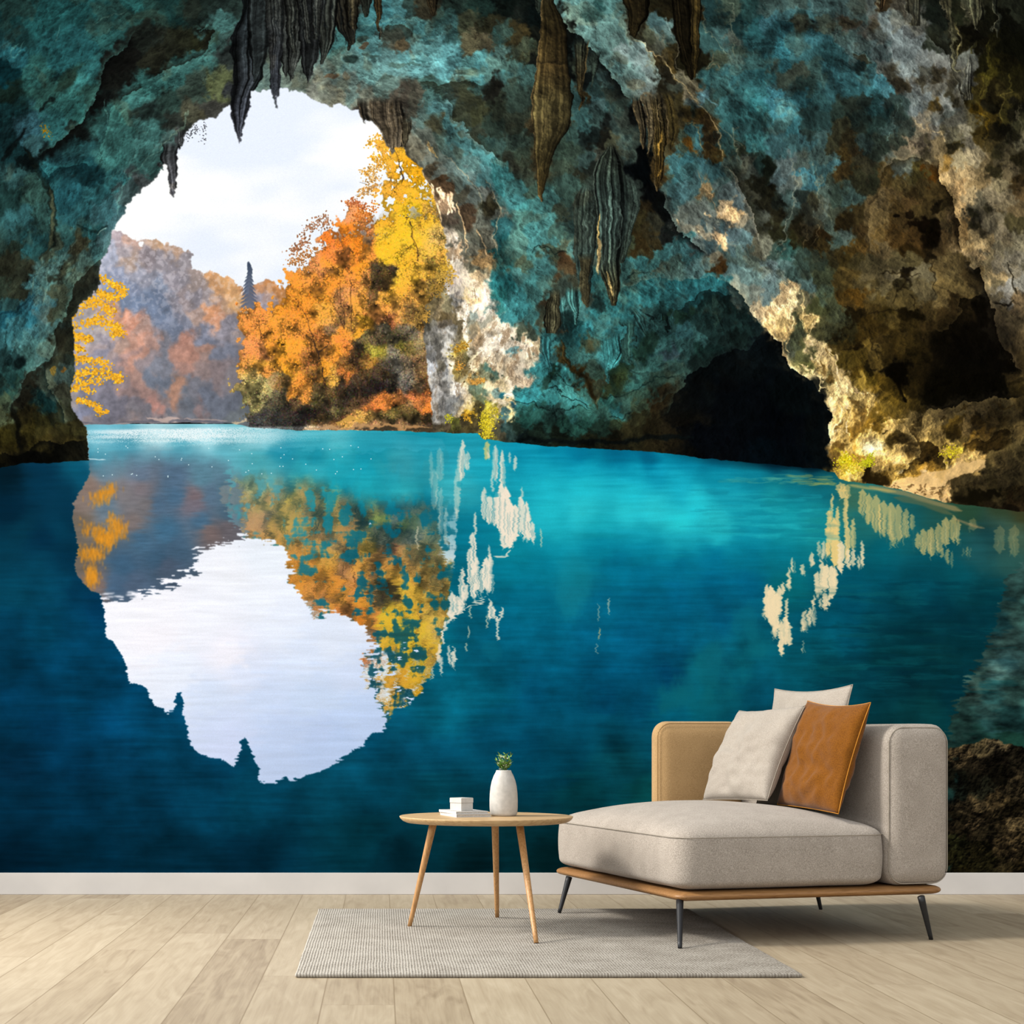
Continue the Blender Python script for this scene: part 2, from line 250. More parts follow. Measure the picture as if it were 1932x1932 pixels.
'D': """(60,60):(54,74,70);(250,50):(60,78,72);(450,60):(58,82,80);(150,130):(52,86,88);(350,130):(52,88,90);(600,60):(52,70,68);(700,100):(56,72,68);(800,60):(68,76,72);(280,200):(34,56,54);(60,180):(46,84,90);(130,260):(30,62,66);(450,200):(56,66,56);(620,180):(62,60,52);(550,250):(54,72,68);(820,180):(72,70,62);(950,120):(84,94,92);(1000,60):(66,64,56);(1050,100):(90,94,88);(870,30):(40,32,20);(950,250):(100,110,108);(850,260):(76,82,76);(1100,230):(72,76,74);(1000,200):(92,100,98);
(400,320):(38,72,76);(150,400):(38,84,90);(60,350):(24,48,50);(300,420):(44,80,82);(650,300):(56,74,70);(750,350):(66,82,78);(700,380):(60,80,78);(850,350):(74,90,88);(500,430):(34,66,68);(600,450):(40,72,74);(250,560):(54,62,52);(100,620):(46,56,48);(400,550):(44,66,62);(550,560):(40,78,82);(750,440):(20,34,34);(820,470):(40,66,66);(700,560):(44,84,88);(850,600):(60,112,120);(900,660):(62,108,114);(780,640):(44,86,90);(650,640):(30,58,60);(500,620):(34,62,64);(300,640):(34,52,48);
(60,700):(48,96,104);(100,830):(58,118,126);(200,820):(52,104,110);(60,920):(46,90,94);(200,920):(44,86,90);(300,720):(34,70,74);(400,700):(36,64,64);(350,830):(32,52,50);(450,850):(36,58,56);(550,800):(32,44,38);(650,740):(28,34,28);(750,720):(24,32,28);(700,850):(24,34,30);(800,750):(30,56,56);(950,760):(40,54,50);(900,850):(26,44,42);(1000,850):(40,52,46);(1050,780):(56,72,68);(850,950):(28,42,38);(950,980):(44,60,56);(1050,950):(50,58,50);(1000,1050):(46,52,42);(750,950):(26,32,26);(600,900):(38,38,26);(550,1050):(44,44,30);(450,1000):(46,66,64);(350,950):(34,48,44);(300,1000):(48,78,80);(200,1050):(48,76,76);(100,1050):(44,72,74);(380,1100):(52,70,66);(650,1050):(34,30,18);(700,1150):(36,30,18);(620,1180):(48,38,18);(530,1230):(54,86,88);(480,1180):(60,78,72);(300,1200):(60,72,66);(200,1200):(70,82,80);(150,1300):(66,82,82);(230,1350):(72,82,78);(320,1290):(56,104,112);(420,1250):(50,78,78);(350,1350):(50,88,94);(480,1330):(56,66,54);(600,1300):(56,44,22);(750,1250):(40,38,26);(850,1150):(36,44,36);(780,1100):(40,54,50);(880,1070):(40,50,42);(800,1350):(34,36,24);(700,1350):(40,40,26);
(50,1250):(16,20,14);(60,1400):(24,23,14);(60,1600):(28,26,16);(120,1480):(24,28,22);(170,1500):(60,80,76);(150,1620):(50,60,52);(280,1450):(30,38,34);(320,1580):(38,40,32);(220,1650):(28,26,16);(60,1720):(34,34,20);(200,1800):(30,28,14);(250,1700):(32,28,16);(100,1850):(50,66,58);(170,1830):(40,70,64);(20,1780):(110,110,92);(320,1700):(56,50,34);(450,1450):(60,74,66);(400,1500):(50,50,36);(450,1560):(76,86,76);(550,1480):(50,64,54);(650,1500):(56,76,70);(520,1600):(60,66,52);(500,1700):(64,76,66);(600,1660):(40,32,16);(620,1760):(70,84,76);(550,1800):(60,78,70);(450,1750):(36,26,12);(700,1600):(56,46,24);(650,1850):(66,50,20);(720,1780):(72,54,22);(350,1850):(34,28,14);(450,1850):(50,40,18);
(900,1350):(58,46,22);(1000,1270):(64,70,62);(1080,1240):(90,96,84);(1050,1350):(72,60,32);(1200,1350):(66,54,28);(1150,1250):(66,58,28);(1250,1290):(72,44,12);(1150,1420):(46,36,18);(1300,1420):(60,48,24);(950,1480):(82,66,38);(1100,1500):(66,50,26);(850,1500):(84,70,44);(900,1620):(88,72,42);(820,1620):(92,76,46);(1000,1590):(60,46,22);(1050,1650):(58,44,22);(1250,1530):(60,48,24);(1350,1600):(66,54,30);(1200,1680):(14,9,4);(1280,1680):(14,10,4);(1150,1750):(56,40,18);(1000,1750):(64,46,20);(880,1760):(84,66,34);(820,1750):(88,72,44);(1280,1780):(26,18,7);(1100,1850):(36,26,10);(1380,1480):(34,28,14);(1320,1500):(18,14,7);(1400,1700):(66,54,32);(1380,1800):(70,54,30);(900,1850):(84,70,44);(760,1700):(60,46,24);(750,1850):(78,58,26);(1300,1860):(60,46,24);
(1100,320):(98,106,104);(1000,400):(102,112,110);(950,480):(96,100,92);(980,560):(54,48,38);(1030,640):(64,58,46);(1100,500):(106,114,110);(1200,400):(96,100,96);(1300,400):(92,94,88);(1350,480):(90,90,84);(1200,550):(74,74,64);(1260,560):(56,50,38);(1130,650):(106,110,104);(1170,600):(86,84,74);(1300,650):(84,82,72);(1200,720):(106,112,108);(1100,720):(98,106,102);(1260,780):(66,52,22);(1330,780):(96,98,92);(1150,800):(92,100,98);(1200,870):(104,98,84);(1300,880):(92,94,88);(1280,960):(88,84,74);(1200,950):(112,98,76);(1350,850):(66,70,64);(1430,620):(100,100,90);(1500,600):(92,90,80);(1530,500):(92,92,84);(1520,430):(84,86,78);(1400,600):(86,82,70);(1450,720):(74,70,58);(1400,740):(50,46,32);
(1280,1080):(100,86,60);(1180,1050):(66,58,46);(1100,1080):(110,96,74);(1050,1150):(96,88,68);(1200,1150):(84,74,52);(1160,960):(104,96,76);
(1420,900):(68,66,56);(1400,1000):(72,68,52);(1400,1080):(44,38,20);(1380,1180):(110,84,40);(1330,1150):(104,88,58);(1500,950):(100,94,76);(1500,1050):(84,78,64);(1450,1200):(120,108,80);(1550,1150):(118,106,80);(1400,1300):(130,108,72);(1500,1300):(128,108,74);(1600,1250):(92,78,52);(1600,1350):(104,86,56);(1450,1420):(140,112,72);(1550,1450):(110,94,66);(1500,1550):(136,110,72);(1550,1580):(34,32,24);(1600,1500):(74,68,52);(1700,1450):(110,98,74);(1750,1380):(96,86,62);(1680,1560):(60,54,40);(1800,1500):(100,88,64);(1580,1680):(44,38,26);(1500,1680):(110,84,48);(1700,1650):(84,76,58);(1600,1780):(116,98,66);(1500,1800):(120,98,62);(1850,1550):(84,70,46);(1850,1650):(56,50,30);(1750,1750):(96,86,66);(1850,1780):(104,96,74);(1700,1850):(110,100,76);(1550,1870):(130,108,74);(1900,1450):(84,66,40);(1880,1380):(54,42,22);
(1250,250):(30,34,26);(1300,150):(22,26,20);(1200,60):(18,22,17);(1300,320):(40,44,36);(1380,200):(44,42,28);(1450,300):(20,18,9);(1450,100):(24,26,16);(1550,100):(44,44,32);(1500,250):(10,9,5);(1650,150):(16,16,9);(1700,60):(26,27,18);(1800,150):(10,10,6);(1880,80):(26,28,20);(1600,350):(16,14,7);(1700,350):(24,22,9);(1800,350):(12,12,6);(1880,400):(12,12,6);(1600,500):(22,20,8);(1700,580):(52,46,14);(1650,650):(50,42,14);(1800,500):(18,16,7);(1850,600):(26,24,9);(1550,700):(60,52,20);(1600,780):(56,42,10);(1650,880):(60,48,16);(1550,900):(72,66,46);(1620,980):(40,32,12);(1700,780):(14,12,5);(1750,700):(24,20,8);(1800,720):(50,44,18);(1780,850):(54,48,20);(1850,820):(24,22,14);(1880,900):(50,48,30);(1840,1010):(44,42,26);(1750,950):(16,14,8);(1700,1000):(24,20,10);(1750,1130):(44,40,24);(1680,1100):(60,50,26);(1850,1100):(56,50,34);(1900,1050):(90,84,62);(1900,1200):(30,26,14);(1800,1230):(50,44,30);(1700,1270):(40,34,20);(1820,1300):(76,66,46);(1620,1050):(62,50,22)""",
'E': """(100,60):(34,66,66);(250,60):(28,64,66);(100,200):(34,36,26);(200,250):(36,40,30);(50,350):(38,48,38);(150,400):(36,40,30);(380,80):(52,62,50);(480,100):(50,86,84);(600,100):(56,62,48);(700,80):(52,92,92);(780,80):(56,84,86);(700,180):(56,96,96);(500,200):(60,92,88);(350,250):(70,104,100);(280,350):(60,104,106);(400,350):(62,96,92);(480,300):(34,40,32);(560,260):(56,72,60);(620,230):(60,98,96);(550,400):(48,66,58);(600,330):(64,90,82);(680,330):(40,46,38);(720,420):(30,34,28);(620,480):(34,38,30);(550,560):(34,38,28);(460,450):(56,64,50);(350,480):(56,96,100);(250,500):(40,90,102);(100,520):(30,56,56);(60,600):(24,68,78);(200,620):(34,84,94);(350,600):(60,92,94);(450,580):(54,62,48);(430,680):(64,98,96);(350,720):(52,84,84);(240,740):(52,92,96);(100,700):(42,86,92);(60,800):(40,80,84);(200,820):(58,98,98);(320,820):(60,100,98);(380,850):(56,88,84);(60,920):(26,50,50);(150,980):(20,38,38);(250,950):(54,90,86);(300,960):(60,90,86);(100,1050):(30,60,58);(180,1080):(36,72,68);(60,1150):(24,52,50);(150,1180):(34,60,52);(80,1280):(50,62,46);(50,1380):(66,74,52);(120,1320):(44,52,38);
(450,800):(28,30,22);(500,850):(34,36,26);(480,750):(30,32,24);(420,1000):(36,42,32);(520,1000):(30,38,32);(250,1130):(22,20,14);(350,1150):(40,46,38);(430,1150):(56,64,52);(500,1100):(48,64,60);(300,1220):(16,26,24);(380,1280):(14,36,36);(430,1250):(44,64,58);(490,1200):(42,44,34);(200,1260):(20,18,12);(180,1380):(34,30,14);(250,1450):(52,46,18);(330,1420):(40,38,18);(400,1400):(24,26,16);(480,1330):(34,36,24);(500,1450):(40,38,18);(560,1430):(32,30,16);(600,1500):(42,40,20);(350,1500):(48,44,20);(250,1560):(36,32,12);(100,1480):(30,28,12);(40,1550):(38,34,12);(80,1620):(30,26,9);(180,1600):(16,14,7);(350,1600):(44,38,16);(500,1580):(38,34,16);(600,1580):(24,22,12);(620,1650):(20,20,14);(400,1680):(10,9,6);(250,1700):(6,6,4);(500,1680):(20,19,12);(80,1700):(20,18,8);(50,1760):(8,8,5)""",
'G': """(100,60):(64,122,120);(300,60):(66,116,112);(100,180):(58,106,102);(300,150):(62,74,58);(400,180):(64,48,32);(440,220):(70,56,36);(80,260):(66,84,68);(250,260):(60,108,106);(50,330):(66,112,108);(150,420):(56,108,106);(300,380):(58,92,86);(60,500):(54,120,122);(200,500):(60,106,102);(100,600):(52,116,118);(50,670):(50,112,114);(180,680):(52,96,94);(150,750):(60,70,58);(100,800):(66,78,66);
(900,50):(52,58,40);(1000,80):(40,32,16);(1100,100):(56,100,98);(1250,60):(56,96,96);(1000,200):(52,104,104);(1100,200):(50,92,90);(900,260):(50,86,82);(1000,300):(56,74,62);(1200,250):(66,78,66);(1100,280):(54,92,88);(1300,200):(66,92,84);(1350,150):(58,102,102);(1300,300):(76,104,96);(1450,250):(76,108,106);(1200,330):(60,104,100);(1500,200):(80,104,100);
(1100,380):(46,104,106);(1300,380):(42,102,106);(1500,360):(40,100,104);(1650,400):(38,96,100);(1000,430):(52,106,104);(900,480):(48,108,108);(1100,460):(38,92,94);(1300,460):(32,76,78);(1500,430):(32,80,84);(750,480):(44,104,104);(850,540):(46,110,112);(700,580):(44,108,110);(950,560):(40,98,100);
(650,450):(36,80,80);(680,520):(24,40,38);(550,450):(48,48,36);(600,480):(44,52,44);(520,520):(70,108,104);(450,450):(52,64,56);(430,560):(52,98,96);(380,450):(52,62,52);(330,560):(54,46,32);(300,640):(50,54,42);(380,640):(56,52,38);(450,630):(30,50,48);(550,600):(50,88,86);(450,720):(22,52,52);(520,660):(22,56,56);
(600,700):(40,100,104);(750,650):(42,104,108);(850,700):(44,104,106);(650,780):(38,84,84);(600,830):(46,62,50);(700,820):(44,78,74);(530,760):(28,72,74);(470,850):(34,70,68);(500,900):(42,76,72);(600,920):(46,84,80);(600,1020):(48,70,60);(680,1080):(48,72,60);(720,900):(46,96,96);(800,850):(42,88,88);(750,1000):(44,96,96);(850,880):(36,76,74);(780,940):(36,84,84);(300,800):(44,96,96);(320,900):(44,96,98);(380,950):(40,72,70);(240,950):(48,110,114);
(250,1050):(50,122,124);(420,1020):(52,124,124);(500,1050):(54,116,112);(350,1150):(52,120,120);(500,1180):(56,118,114);(200,1200):(46,120,124);(150,1250):(42,114,118);(350,1250):(42,104,104);(550,1250):(48,106,104);(600,1180):(52,98,90);(100,1200):(48,112,114);(100,1330):(38,84,80);(250,1380):(30,66,60);(400,1330):(30,54,50);(500,1330):(42,92,88);(600,1350):(42,84,76);(340,1060):(26,58,52);(330,1130):(34,66,58);(150,1420):(24,56,50);(80,1450):(24,36,30);(300,1450):(24,46,40);(450,1440):(26,56,48);(600,1420):(28,62,54);(200,1520):(18,28,22);(400,1530):(16,22,16);(100,1530):(12,20,20);(600,1530):(22,24,15);(800,1520):(24,22,13);
(430,900):(48,42,22);(520,1020):(50,36,14);(620,1100):(50,46,28);(680,1180):(48,52,36);(700,1120):(52,58,42);
(850,1000):(24,36,24);(850,1100):(34,40,20);(800,1160):(34,42,26);(900,1050):(28,44,34);(950,950):(30,62,60);(1050,900):(22,48,48);(1150,850):(38,70,68);(1250,900):(38,56,60);(1350,850):(38,68,66);(1450,800):(40,72,70);(1100,1000):(38,70,66);(1000,1050):(42,74,68);(950,1130):(42,82,76);(1200,1000):(36,62,58);(1350,950):(30,54,52);(1250,1050):(38,60,54);(1150,1130):(34,52,44);(900,1190):(34,52,42);(750,1260):(34,74,68);(900,1280):(40,66,58);(830,1340):(38,92,92);(1000,1250):(38,58,48);(1000,1320):(42,54,40);(750,1330):(40,72,64);(850,1420):(34,44,30);(700,1450):(24,42,34);(1000,1420):(40,40,24);(1100,1350):(36,28,16);(1150,1280):(38,32,20);(1200,1250):(36,30,18);(1150,1450):(32,28,16);(950,1500):(34,32,18);(1100,1530):(30,26,14);(1250,1520):(26,22,13);(1200,1400):(20,18,12);
(1000,600):(48,100,102);(1050,660):(44,76,74);(1100,600):(34,62,60);(950,650):(40,86,86);(900,620):(42,100,102);(1000,750):(28,60,60);(1200,600):(20,40,38);(1280,640):(28,50,48);(1170,680):(28,52,50);(1400,600):(18,34,30);(1350,500):(28,56,56);(1550,500):(16,32,30);(1600,600):(30,52,48);(1500,650):(24,46,44);(1350,720):(38,72,74);(1200,760):(34,66,64);(1700,520):(14,26,24);(1800,620):(18,34,32);(1700,680):(22,40,38);(1550,760):(20,36,34);(1650,790):(18,30,28);(1800,740):(20,36,34);(1750,800):(14,24,22);(1850,720):(18,30,30);(1600,850):(14,28,26);(1450,900):(20,40,36);(1500,950):(14,26,24);(1400,1000):(14,24,22);
(1500,1050):(8,13,14);(1400,1150):(8,11,11);(1350,1300):(10,10,8);(1450,1350):(18,16,11);(1300,1400):(12,11,8);(1600,1000):(6,10,11);(1700,1000):(8,12,14);(1800,950):(8,13,15);(1700,1200):(4,6,8);(1600,1300):(8,9,9);(1800,1400):(3,5,7);(1600,1500):(4,6,9);(1900,1200):(3,5,7);(1900,900):(7,12,15);(1350,1500):(8,9,9);(1450,1550):(4,6,9);
(1600,100):(66,88,84);(1600,250):(58,40,20);(1550,150):(110,104,84);(1700,60):(90,100,92);(1750,150):(66,84,78);(1700,250):(74,98,96);(1800,300):(82,104,100);(1850,200):(70,80,70);(1750,400):(104,112,100);(1850,450):(110,116,104);(1850,550):(150,134,104);(1900,600):(176,150,110);(1800,480):(96,108,98);
(20,700):(236,214,186);(50,800):(236,214,186);(30,900):(240,222,196);(100,880):(236,216,190);(180,850):(240,216,180);(130,950):(206,190,160);(90,1000):(214,190,160);(60,1050):(200,178,150);(120,1130):(196,170,140);(40,1130):(170,150,126);(30,1200):(226,204,176);(20,1310):(190,160,110);(30,1380):(206,180,120);(40,1350):(40,84,96);(80,930):(110,150,150);(240,830):(200,180,140)""",
'H': """(60,750):(5,9,11);(60,1000):(4,7,10);(200,1000):(4,6,8);(300,1020):(4,6,8);(200,1250):(3,5,8);(60,1300):(3,5,8);(350,1200):(3,5,8);(400,1400):(3,6,9);(200,1450):(3,6,9);(420,1500):(3,8,12);(400,1250):(3,5,8);(440,1400):(3,5,8);(60,1500):(3,8,12);(60,60):(92,110,108);(150,60):(66,88,84);(200,120):(54,74,68);(40,180):(90,112,110);(100,200):(96,112,106);(160,250):(176,150,108);(100,350):(220,186,130);(60,450):(214,176,118);(200,300):(236,208,150);(150,420):(226,190,130);(80,550):(214,176,112);(180,500):(160,134,84);(30,300):(88,106,104);(140,580):(190,156,96);
(250,500):(62,66,44);(250,650):(62,66,46);(300,750):(74,74,44);(220,720):(80,84,66);(330,850):(92,90,48);(300,60):(44,58,50);(330,200):(64,84,80);(300,300):(90,84,60);(350,480):(150,124,74);(400,60):(38,46,36);(420,150):(52,58,40);(450,300):(64,76,58);(400,400):(60,62,36);(500,350):(62,66,44);(550,450):(66,70,48);(450,520):(62,60,36);(560,550):(54,54,34);(600,580):(40,36,18);(650,480):(26,20,8);(500,60):(40,36,20);(600,60):(52,42,18);(700,60):(60,52,28);(560,200):(64,52,24);(650,180):(70,56,26);(680,320):(80,56,18);(600,350):(62,46,18);(750,250):(64,54,30);(850,200):(76,66,42);(850,300):(82,72,46);(950,180):(90,80,56);(900,100):(62,54,34);(1000,60):(66,58,36);(1100,50):(62,54,32);(800,60):(66,58,36);(1030,150):(18,14,8);(1000,250):(40,34,18);(1150,150):(84,76,54);(1150,280):(86,76,50);(1300,100):(78,64,36);(1400,130):(86,72,42);(1300,250):(88,72,40);(1450,250):(92,76,42);(1550,180):(70,56,30);(1300,330):(100,82,46);(1400,50):(80,66,38);(1500,60):(66,54,30);(1230,20):(24,18,8);(1000,360):(62,52,28);(1010,400):(70,58,30);(850,380):(66,54,26);(800,450):(54,42,18);(900,480):(48,38,14);(1080,480):(20,15,5);(950,550):(62,50,22);(1100,560):(40,31,12);(1200,450):(68,54,26);(1300,420):(60,46,22);(1200,550):(52,40,18);(1300,600):(40,31,13);(1400,500):(34,26,11);(1400,380):(50,38,18);(750,560):(48,36,12);(850,620):(44,33,12);(600,650):(66,52,20);(700,690):(28,20,7);(600,760):(80,64,22);(700,780):(84,66,22);(820,700):(84,66,26);(850,780):(80,62,22);(780,850):(34,26,8);(700,880):(66,50,14);(800,920):(92,72,20);(950,700):(40,30,10);(1000,650):(48,37,14);(1100,650):(44,34,13);(1100,750):(30,23,8);(1000,870):(8,6,3);(1150,850):(28,21,8);(1080,950):(34,26,9);(950,930):(50,38,11);(880,900):(74,56,16);
(1300,700):(18,14,6);(1500,600):(10,8,4);(1600,400):(10,8,4);(1550,800):(5,4,3);(1400,850):(10,8,4);(1300,950):(14,11,4);(1700,700):(8,7,5);(1700,900):(6,5,3);(1250,1050):(10,8,3);(1450,1000):(7,6,3);(1800,850):(4,4,3);(1750,1030):(8,7,3);
(700,950):(120,96,36);(800,1000):(110,84,28);(900,1050):(96,74,22);(900,1120):(110,86,30);(1000,1100):(90,70,24);(850,1180):(100,76,24);(1080,1130):(62,48,16);(800,1250):(120,88,26);(980,1170):(100,78,32);
(450,700):(190,164,112);(480,820):(196,166,108);(430,850):(150,124,72);(540,900):(170,142,90);(480,930):(110,98,58);(560,1000):(214,184,124);(400,950):(206,178,118);(340,880):(214,190,130);(450,1030):(206,176,110);(500,1100):(224,190,122);(560,1150):(214,178,106);(500,1250):(190,156,90);(640,1050):(170,142,82);(650,1120):(120,96,50);(720,1020):(120,98,54);(740,1100):(150,122,66);(600,1250):(176,142,74);(700,1200):(120,92,40);(680,1300):(120,88,30);(540,1330):(210,174,104);(600,1350):(170,136,70);(660,1370):(140,108,46);(520,1400):(190,154,86);(580,1420):(90,66,24);(520,1500):(110,84,32);(640,1430):(176,142,72);(600,1520):(206,180,60);(650,1560):(220,190,70);(580,1620):(190,150,60);(700,1600):(206,170,80);(700,1500):(150,112,40);
(800,1350):(214,180,100);(850,1300):(200,164,88);(830,1400):(250,226,160);(900,1450):(222,186,100);(750,1400):(210,176,96);(1000,1420):(196,160,86);(1050,1500):(206,168,90);(950,1540):(190,150,74);(900,1250):(176,142,76);(1000,1220):(150,120,64);(1050,1200):(110,90,48);(990,1340):(70,54,22);(1080,1280):(100,80,42);(1100,1350):(84,64,30);(800,1530):(190,156,70);(850,1580):(200,160,84);(900,1630):(110,82,30);(800,1640):(40,27,10);(870,1650):(48,32,12);(1050,1600):(196,150,60);(1000,1560):(150,116,52);
(1200,1420):(58,42,16);(1200,1490):(40,27,10);(1280,1470):(66,46,16);(1150,1450):(90,66,28);(1250,1550):(150,108,36);(1150,1580):(176,130,46);(1300,1580):(190,140,50);
(1180,1270):(150,122,66);(1250,1230):(110,90,50);(1150,1330):(176,142,76);(1280,1300):(130,104,54);(1250,1380):(120,96,46);(1350,1200):(66,54,30);(1400,1250):(76,58,20);(1380,1330):(40,30,10);(1300,1180):(84,68,40);(1450,1150):(66,55,32);(1350,1420):(176,142,62);(1400,1480):(206,176,50);(1370,1540):(206,166,76);(1450,1400):(90,72,34);(1500,1300):(90,72,40);(1550,1230):(76,62,36);(1600,1180):(66,54,32);(1700,1120):(58,48,28);(1800,1100):(48,40,22);(1850,1150):(44,36,20);(1900,1080):(46,37,18);(1700,1230):(48,38,20);(1600,1270):(36,28,14);(1500,1450):(150,110,40);(1560,1420):(120,88,30);(1650,1380):(66,48,18);(1700,1400):(20,15,7);(1620,1450):(40,29,11);(1780,1290):(28,22,10);(1850,1300):(76,62,34);(1800,1400):(84,70,38);(1880,1420):(76,64,36);(1700,1500):(90,74,40);(1800,1500):(78,64,36);(1880,1550):(66,55,32);
(1000,1700):(216,170,108);(1200,1640):(220,176,110);(1400,1600):(222,178,104);(1550,1540):(206,166,92);(1100,1730):(224,182,120);(1250,1700):(214,172,112);(900,1710):(170,130,66);(1200,1760):(190,152,98);(1300,1770):(190,150,92);(1000,1740):(206,166,104);(1600,1560):(190,150,80);
(1500,1650):(62,52,30);(1650,1600):(56,47,26);(1800,1630):(54,45,26);(1400,1720):(76,62,34);(1500,1750):(50,41,22);(1600,1700):(56,46,26);(1700,1700):(46,38,20);(1850,1700):(50,42,24);(1550,1820):(22,18,8);(1450,1790):(34,28,14);(1700,1770):(16,13,6);(1850,1760):(40,32,16);(1750,1830):(40,33,18);(1900,1830):(38,28,14);(1700,1880):(24,19,10);(1850,1890):(18,13,7);
(1600,60):(100,88,62);(1700,60):(110,100,80);(1550,50):(110,94,64);(1800,60):(112,104,86);(1700,150):(130,110,76);(1650,200):(96,86,62);(1780,200):(120,116,106);(1760,300):(112,106,94);(1880,200):(112,108,96);(1850,100):(110,104,90);(1900,100):(84,78,60);(1700,300):(90,80,60);(1750,420):(84,72,50);(1850,350):(100,82,56);(1900,450):(66,56,38);(1800,500):(66,56,38);(1750,560):(62,54,38);(1850,600):(80,66,42);(1830,700):(72,58,34);(1900,720):(62,50,28);(1880,820):(30,23,11);(1900,780):(60,48,26);(1870,930):(66,52,26);(1870,1000):(48,38,16);(1900,900):(62,50,26)""",
'F': """(1300,600):(90,80,56);(1350,500):(110,96,66);(1300,700):(84,80,70);(1290,800):(90,86,78);(1400,550):(120,104,76);(1480,500):(130,120,90);(1450,600):(90,76,50);(1500,560):(110,96,70);(1350,650):(100,96,86);(1450,650):(104,94,80);(1380,720):(120,116,110);(1450,720):(170,166,160);(1500,720):(110,106,98);(1580,750):(84,74,54);(1600,650):(84,74,54);(1550,640):(96,84,60);(1330,880):(130,128,126);(1400,820):(110,106,98);(1430,880):(90,86,80);(1470,850):(176,174,170);(1550,830):(110,100,80);(1600,850):(140,120,60);(1340,980):(190,192,198);(1400,980):(120,112,96);(1450,1000):(176,176,176);(1480,1050):(160,160,160);(1380,1080):(130,124,116);(1350,1080):(176,174,172);(1430,1100):(120,116,110);(1500,1000):(210,196,176);(1360,1200):(170,166,162);(1450,1200):(130,128,124);(1480,1250):(120,120,118);(1520,1200):(206,200,190);(1370,1320):(160,156,150);(1450,1330):(110,110,110);(1520,1320):(140,136,126);(1400,1390):(120,114,104);(1400,1430):(70,60,44);
(1560,880):(150,130,60);(1560,950):(130,110,70);(1570,1020):(140,120,64);(1600,1080):(120,104,66);(1620,930):(120,110,70);(1650,1050):(120,110,84);(1680,1130):(150,120,70);(1620,1140):(130,120,90);
(1500,120):(240,222,200);(1550,150):(232,214,190);(1480,200):(200,180,150);(1500,260):(196,170,130);(1560,250):(214,200,180);(1600,300):(226,206,180);(1650,320):(236,214,184);(1550,350):(226,206,190);(1540,420):(230,214,200);(1560,480):(150,146,140);(1580,430):(196,180,160);(1620,420):(206,176,120);(1690,400):(230,204,170);(1680,500):(200,166,120);(1620,520):(236,218,196);(1640,600):(240,224,200);(1720,450):(236,214,184);(1750,420):(236,216,190);(1780,500):(244,226,206);(1740,540):(236,216,190);(1650,700):(236,220,196);(1665,800):(230,210,180);(1670,900):(240,226,196);(1690,960):(246,226,180);
(1650,150):(100,98,84);(1700,100):(90,92,80);(1750,200):(140,110,70);(1780,150):(100,84,60);(1700,250):(96,94,76);(1600,150):(180,150,116);(1680,310):(170,146,110);(1800,80):(88,88,74);
(1870,150):(30,80,80);(1900,300):(34,94,96);(1880,400):(38,108,110);(1880,500):(40,108,106);(1860,600):(110,130,120);(1780,620):(206,190,170);(1830,640):(226,212,196);(1880,650):(190,180,160);(1900,600):(48,112,108);
(1720,620):(140,150,140);(1700,700):(130,128,110);(1750,750):(136,122,96);(1800,780):(144,122,92);(1720,820):(140,126,104);(1700,900):(134,118,92);(1770,850):(150,126,96);(1830,720):(150,146,128);(1850,800):(200,180,150);
(1880,820):(240,226,206);(1900,900):(236,218,194);(1850,920):(240,224,200);(1770,960):(244,226,200);(1780,1040):(240,216,180);(1850,1000):(236,216,186);(1900,1000):(210,190,160);(1730,1000):(150,130,100);(1720,1040):(236,206,160);(1760,1100):(120,120,90);(1820,1100):(80,110,96);(1870,1080):(206,184,150);(1900,1150):(200,180,146);(1700,1200):(90,116,100);(1750,1250):(88,112,94);(1680,1300):(84,100,76);(1760,1330):(92,100,72);(1830,1180):(190,170,130);(1820,1280):(180,160,120);(1900,1250):(26,84,96);(1880,1330):(206,186,150);(1850,1250):(110,130,120);
(1550,1150):(230,220,206);(1560,1230):(240,224,200);(1600,1200):(214,190,150);(1580,1300):(236,214,176);(1620,1300):(226,204,160);(1560,1360):(180,160,120);(1640,1350):(160,140,90);(1620,1400):(180,140,40);(1700,1400):(80,70,40);(1650,1450):(70,60,34);(1550,1440):(60,52,34);(1480,1420):(90,90,40);(1800,1380):(150,140,50);(1770,1460):(150,136,40);(1800,1450):(130,120,60);(1750,1540):(90,80,40);(1860,1400):(150,130,90);(1850,1480):(70,66,50);(1900,1420):(60,90,90);(1700,1480):(50,44,28);(1900,1500):(40,60,56)"""}
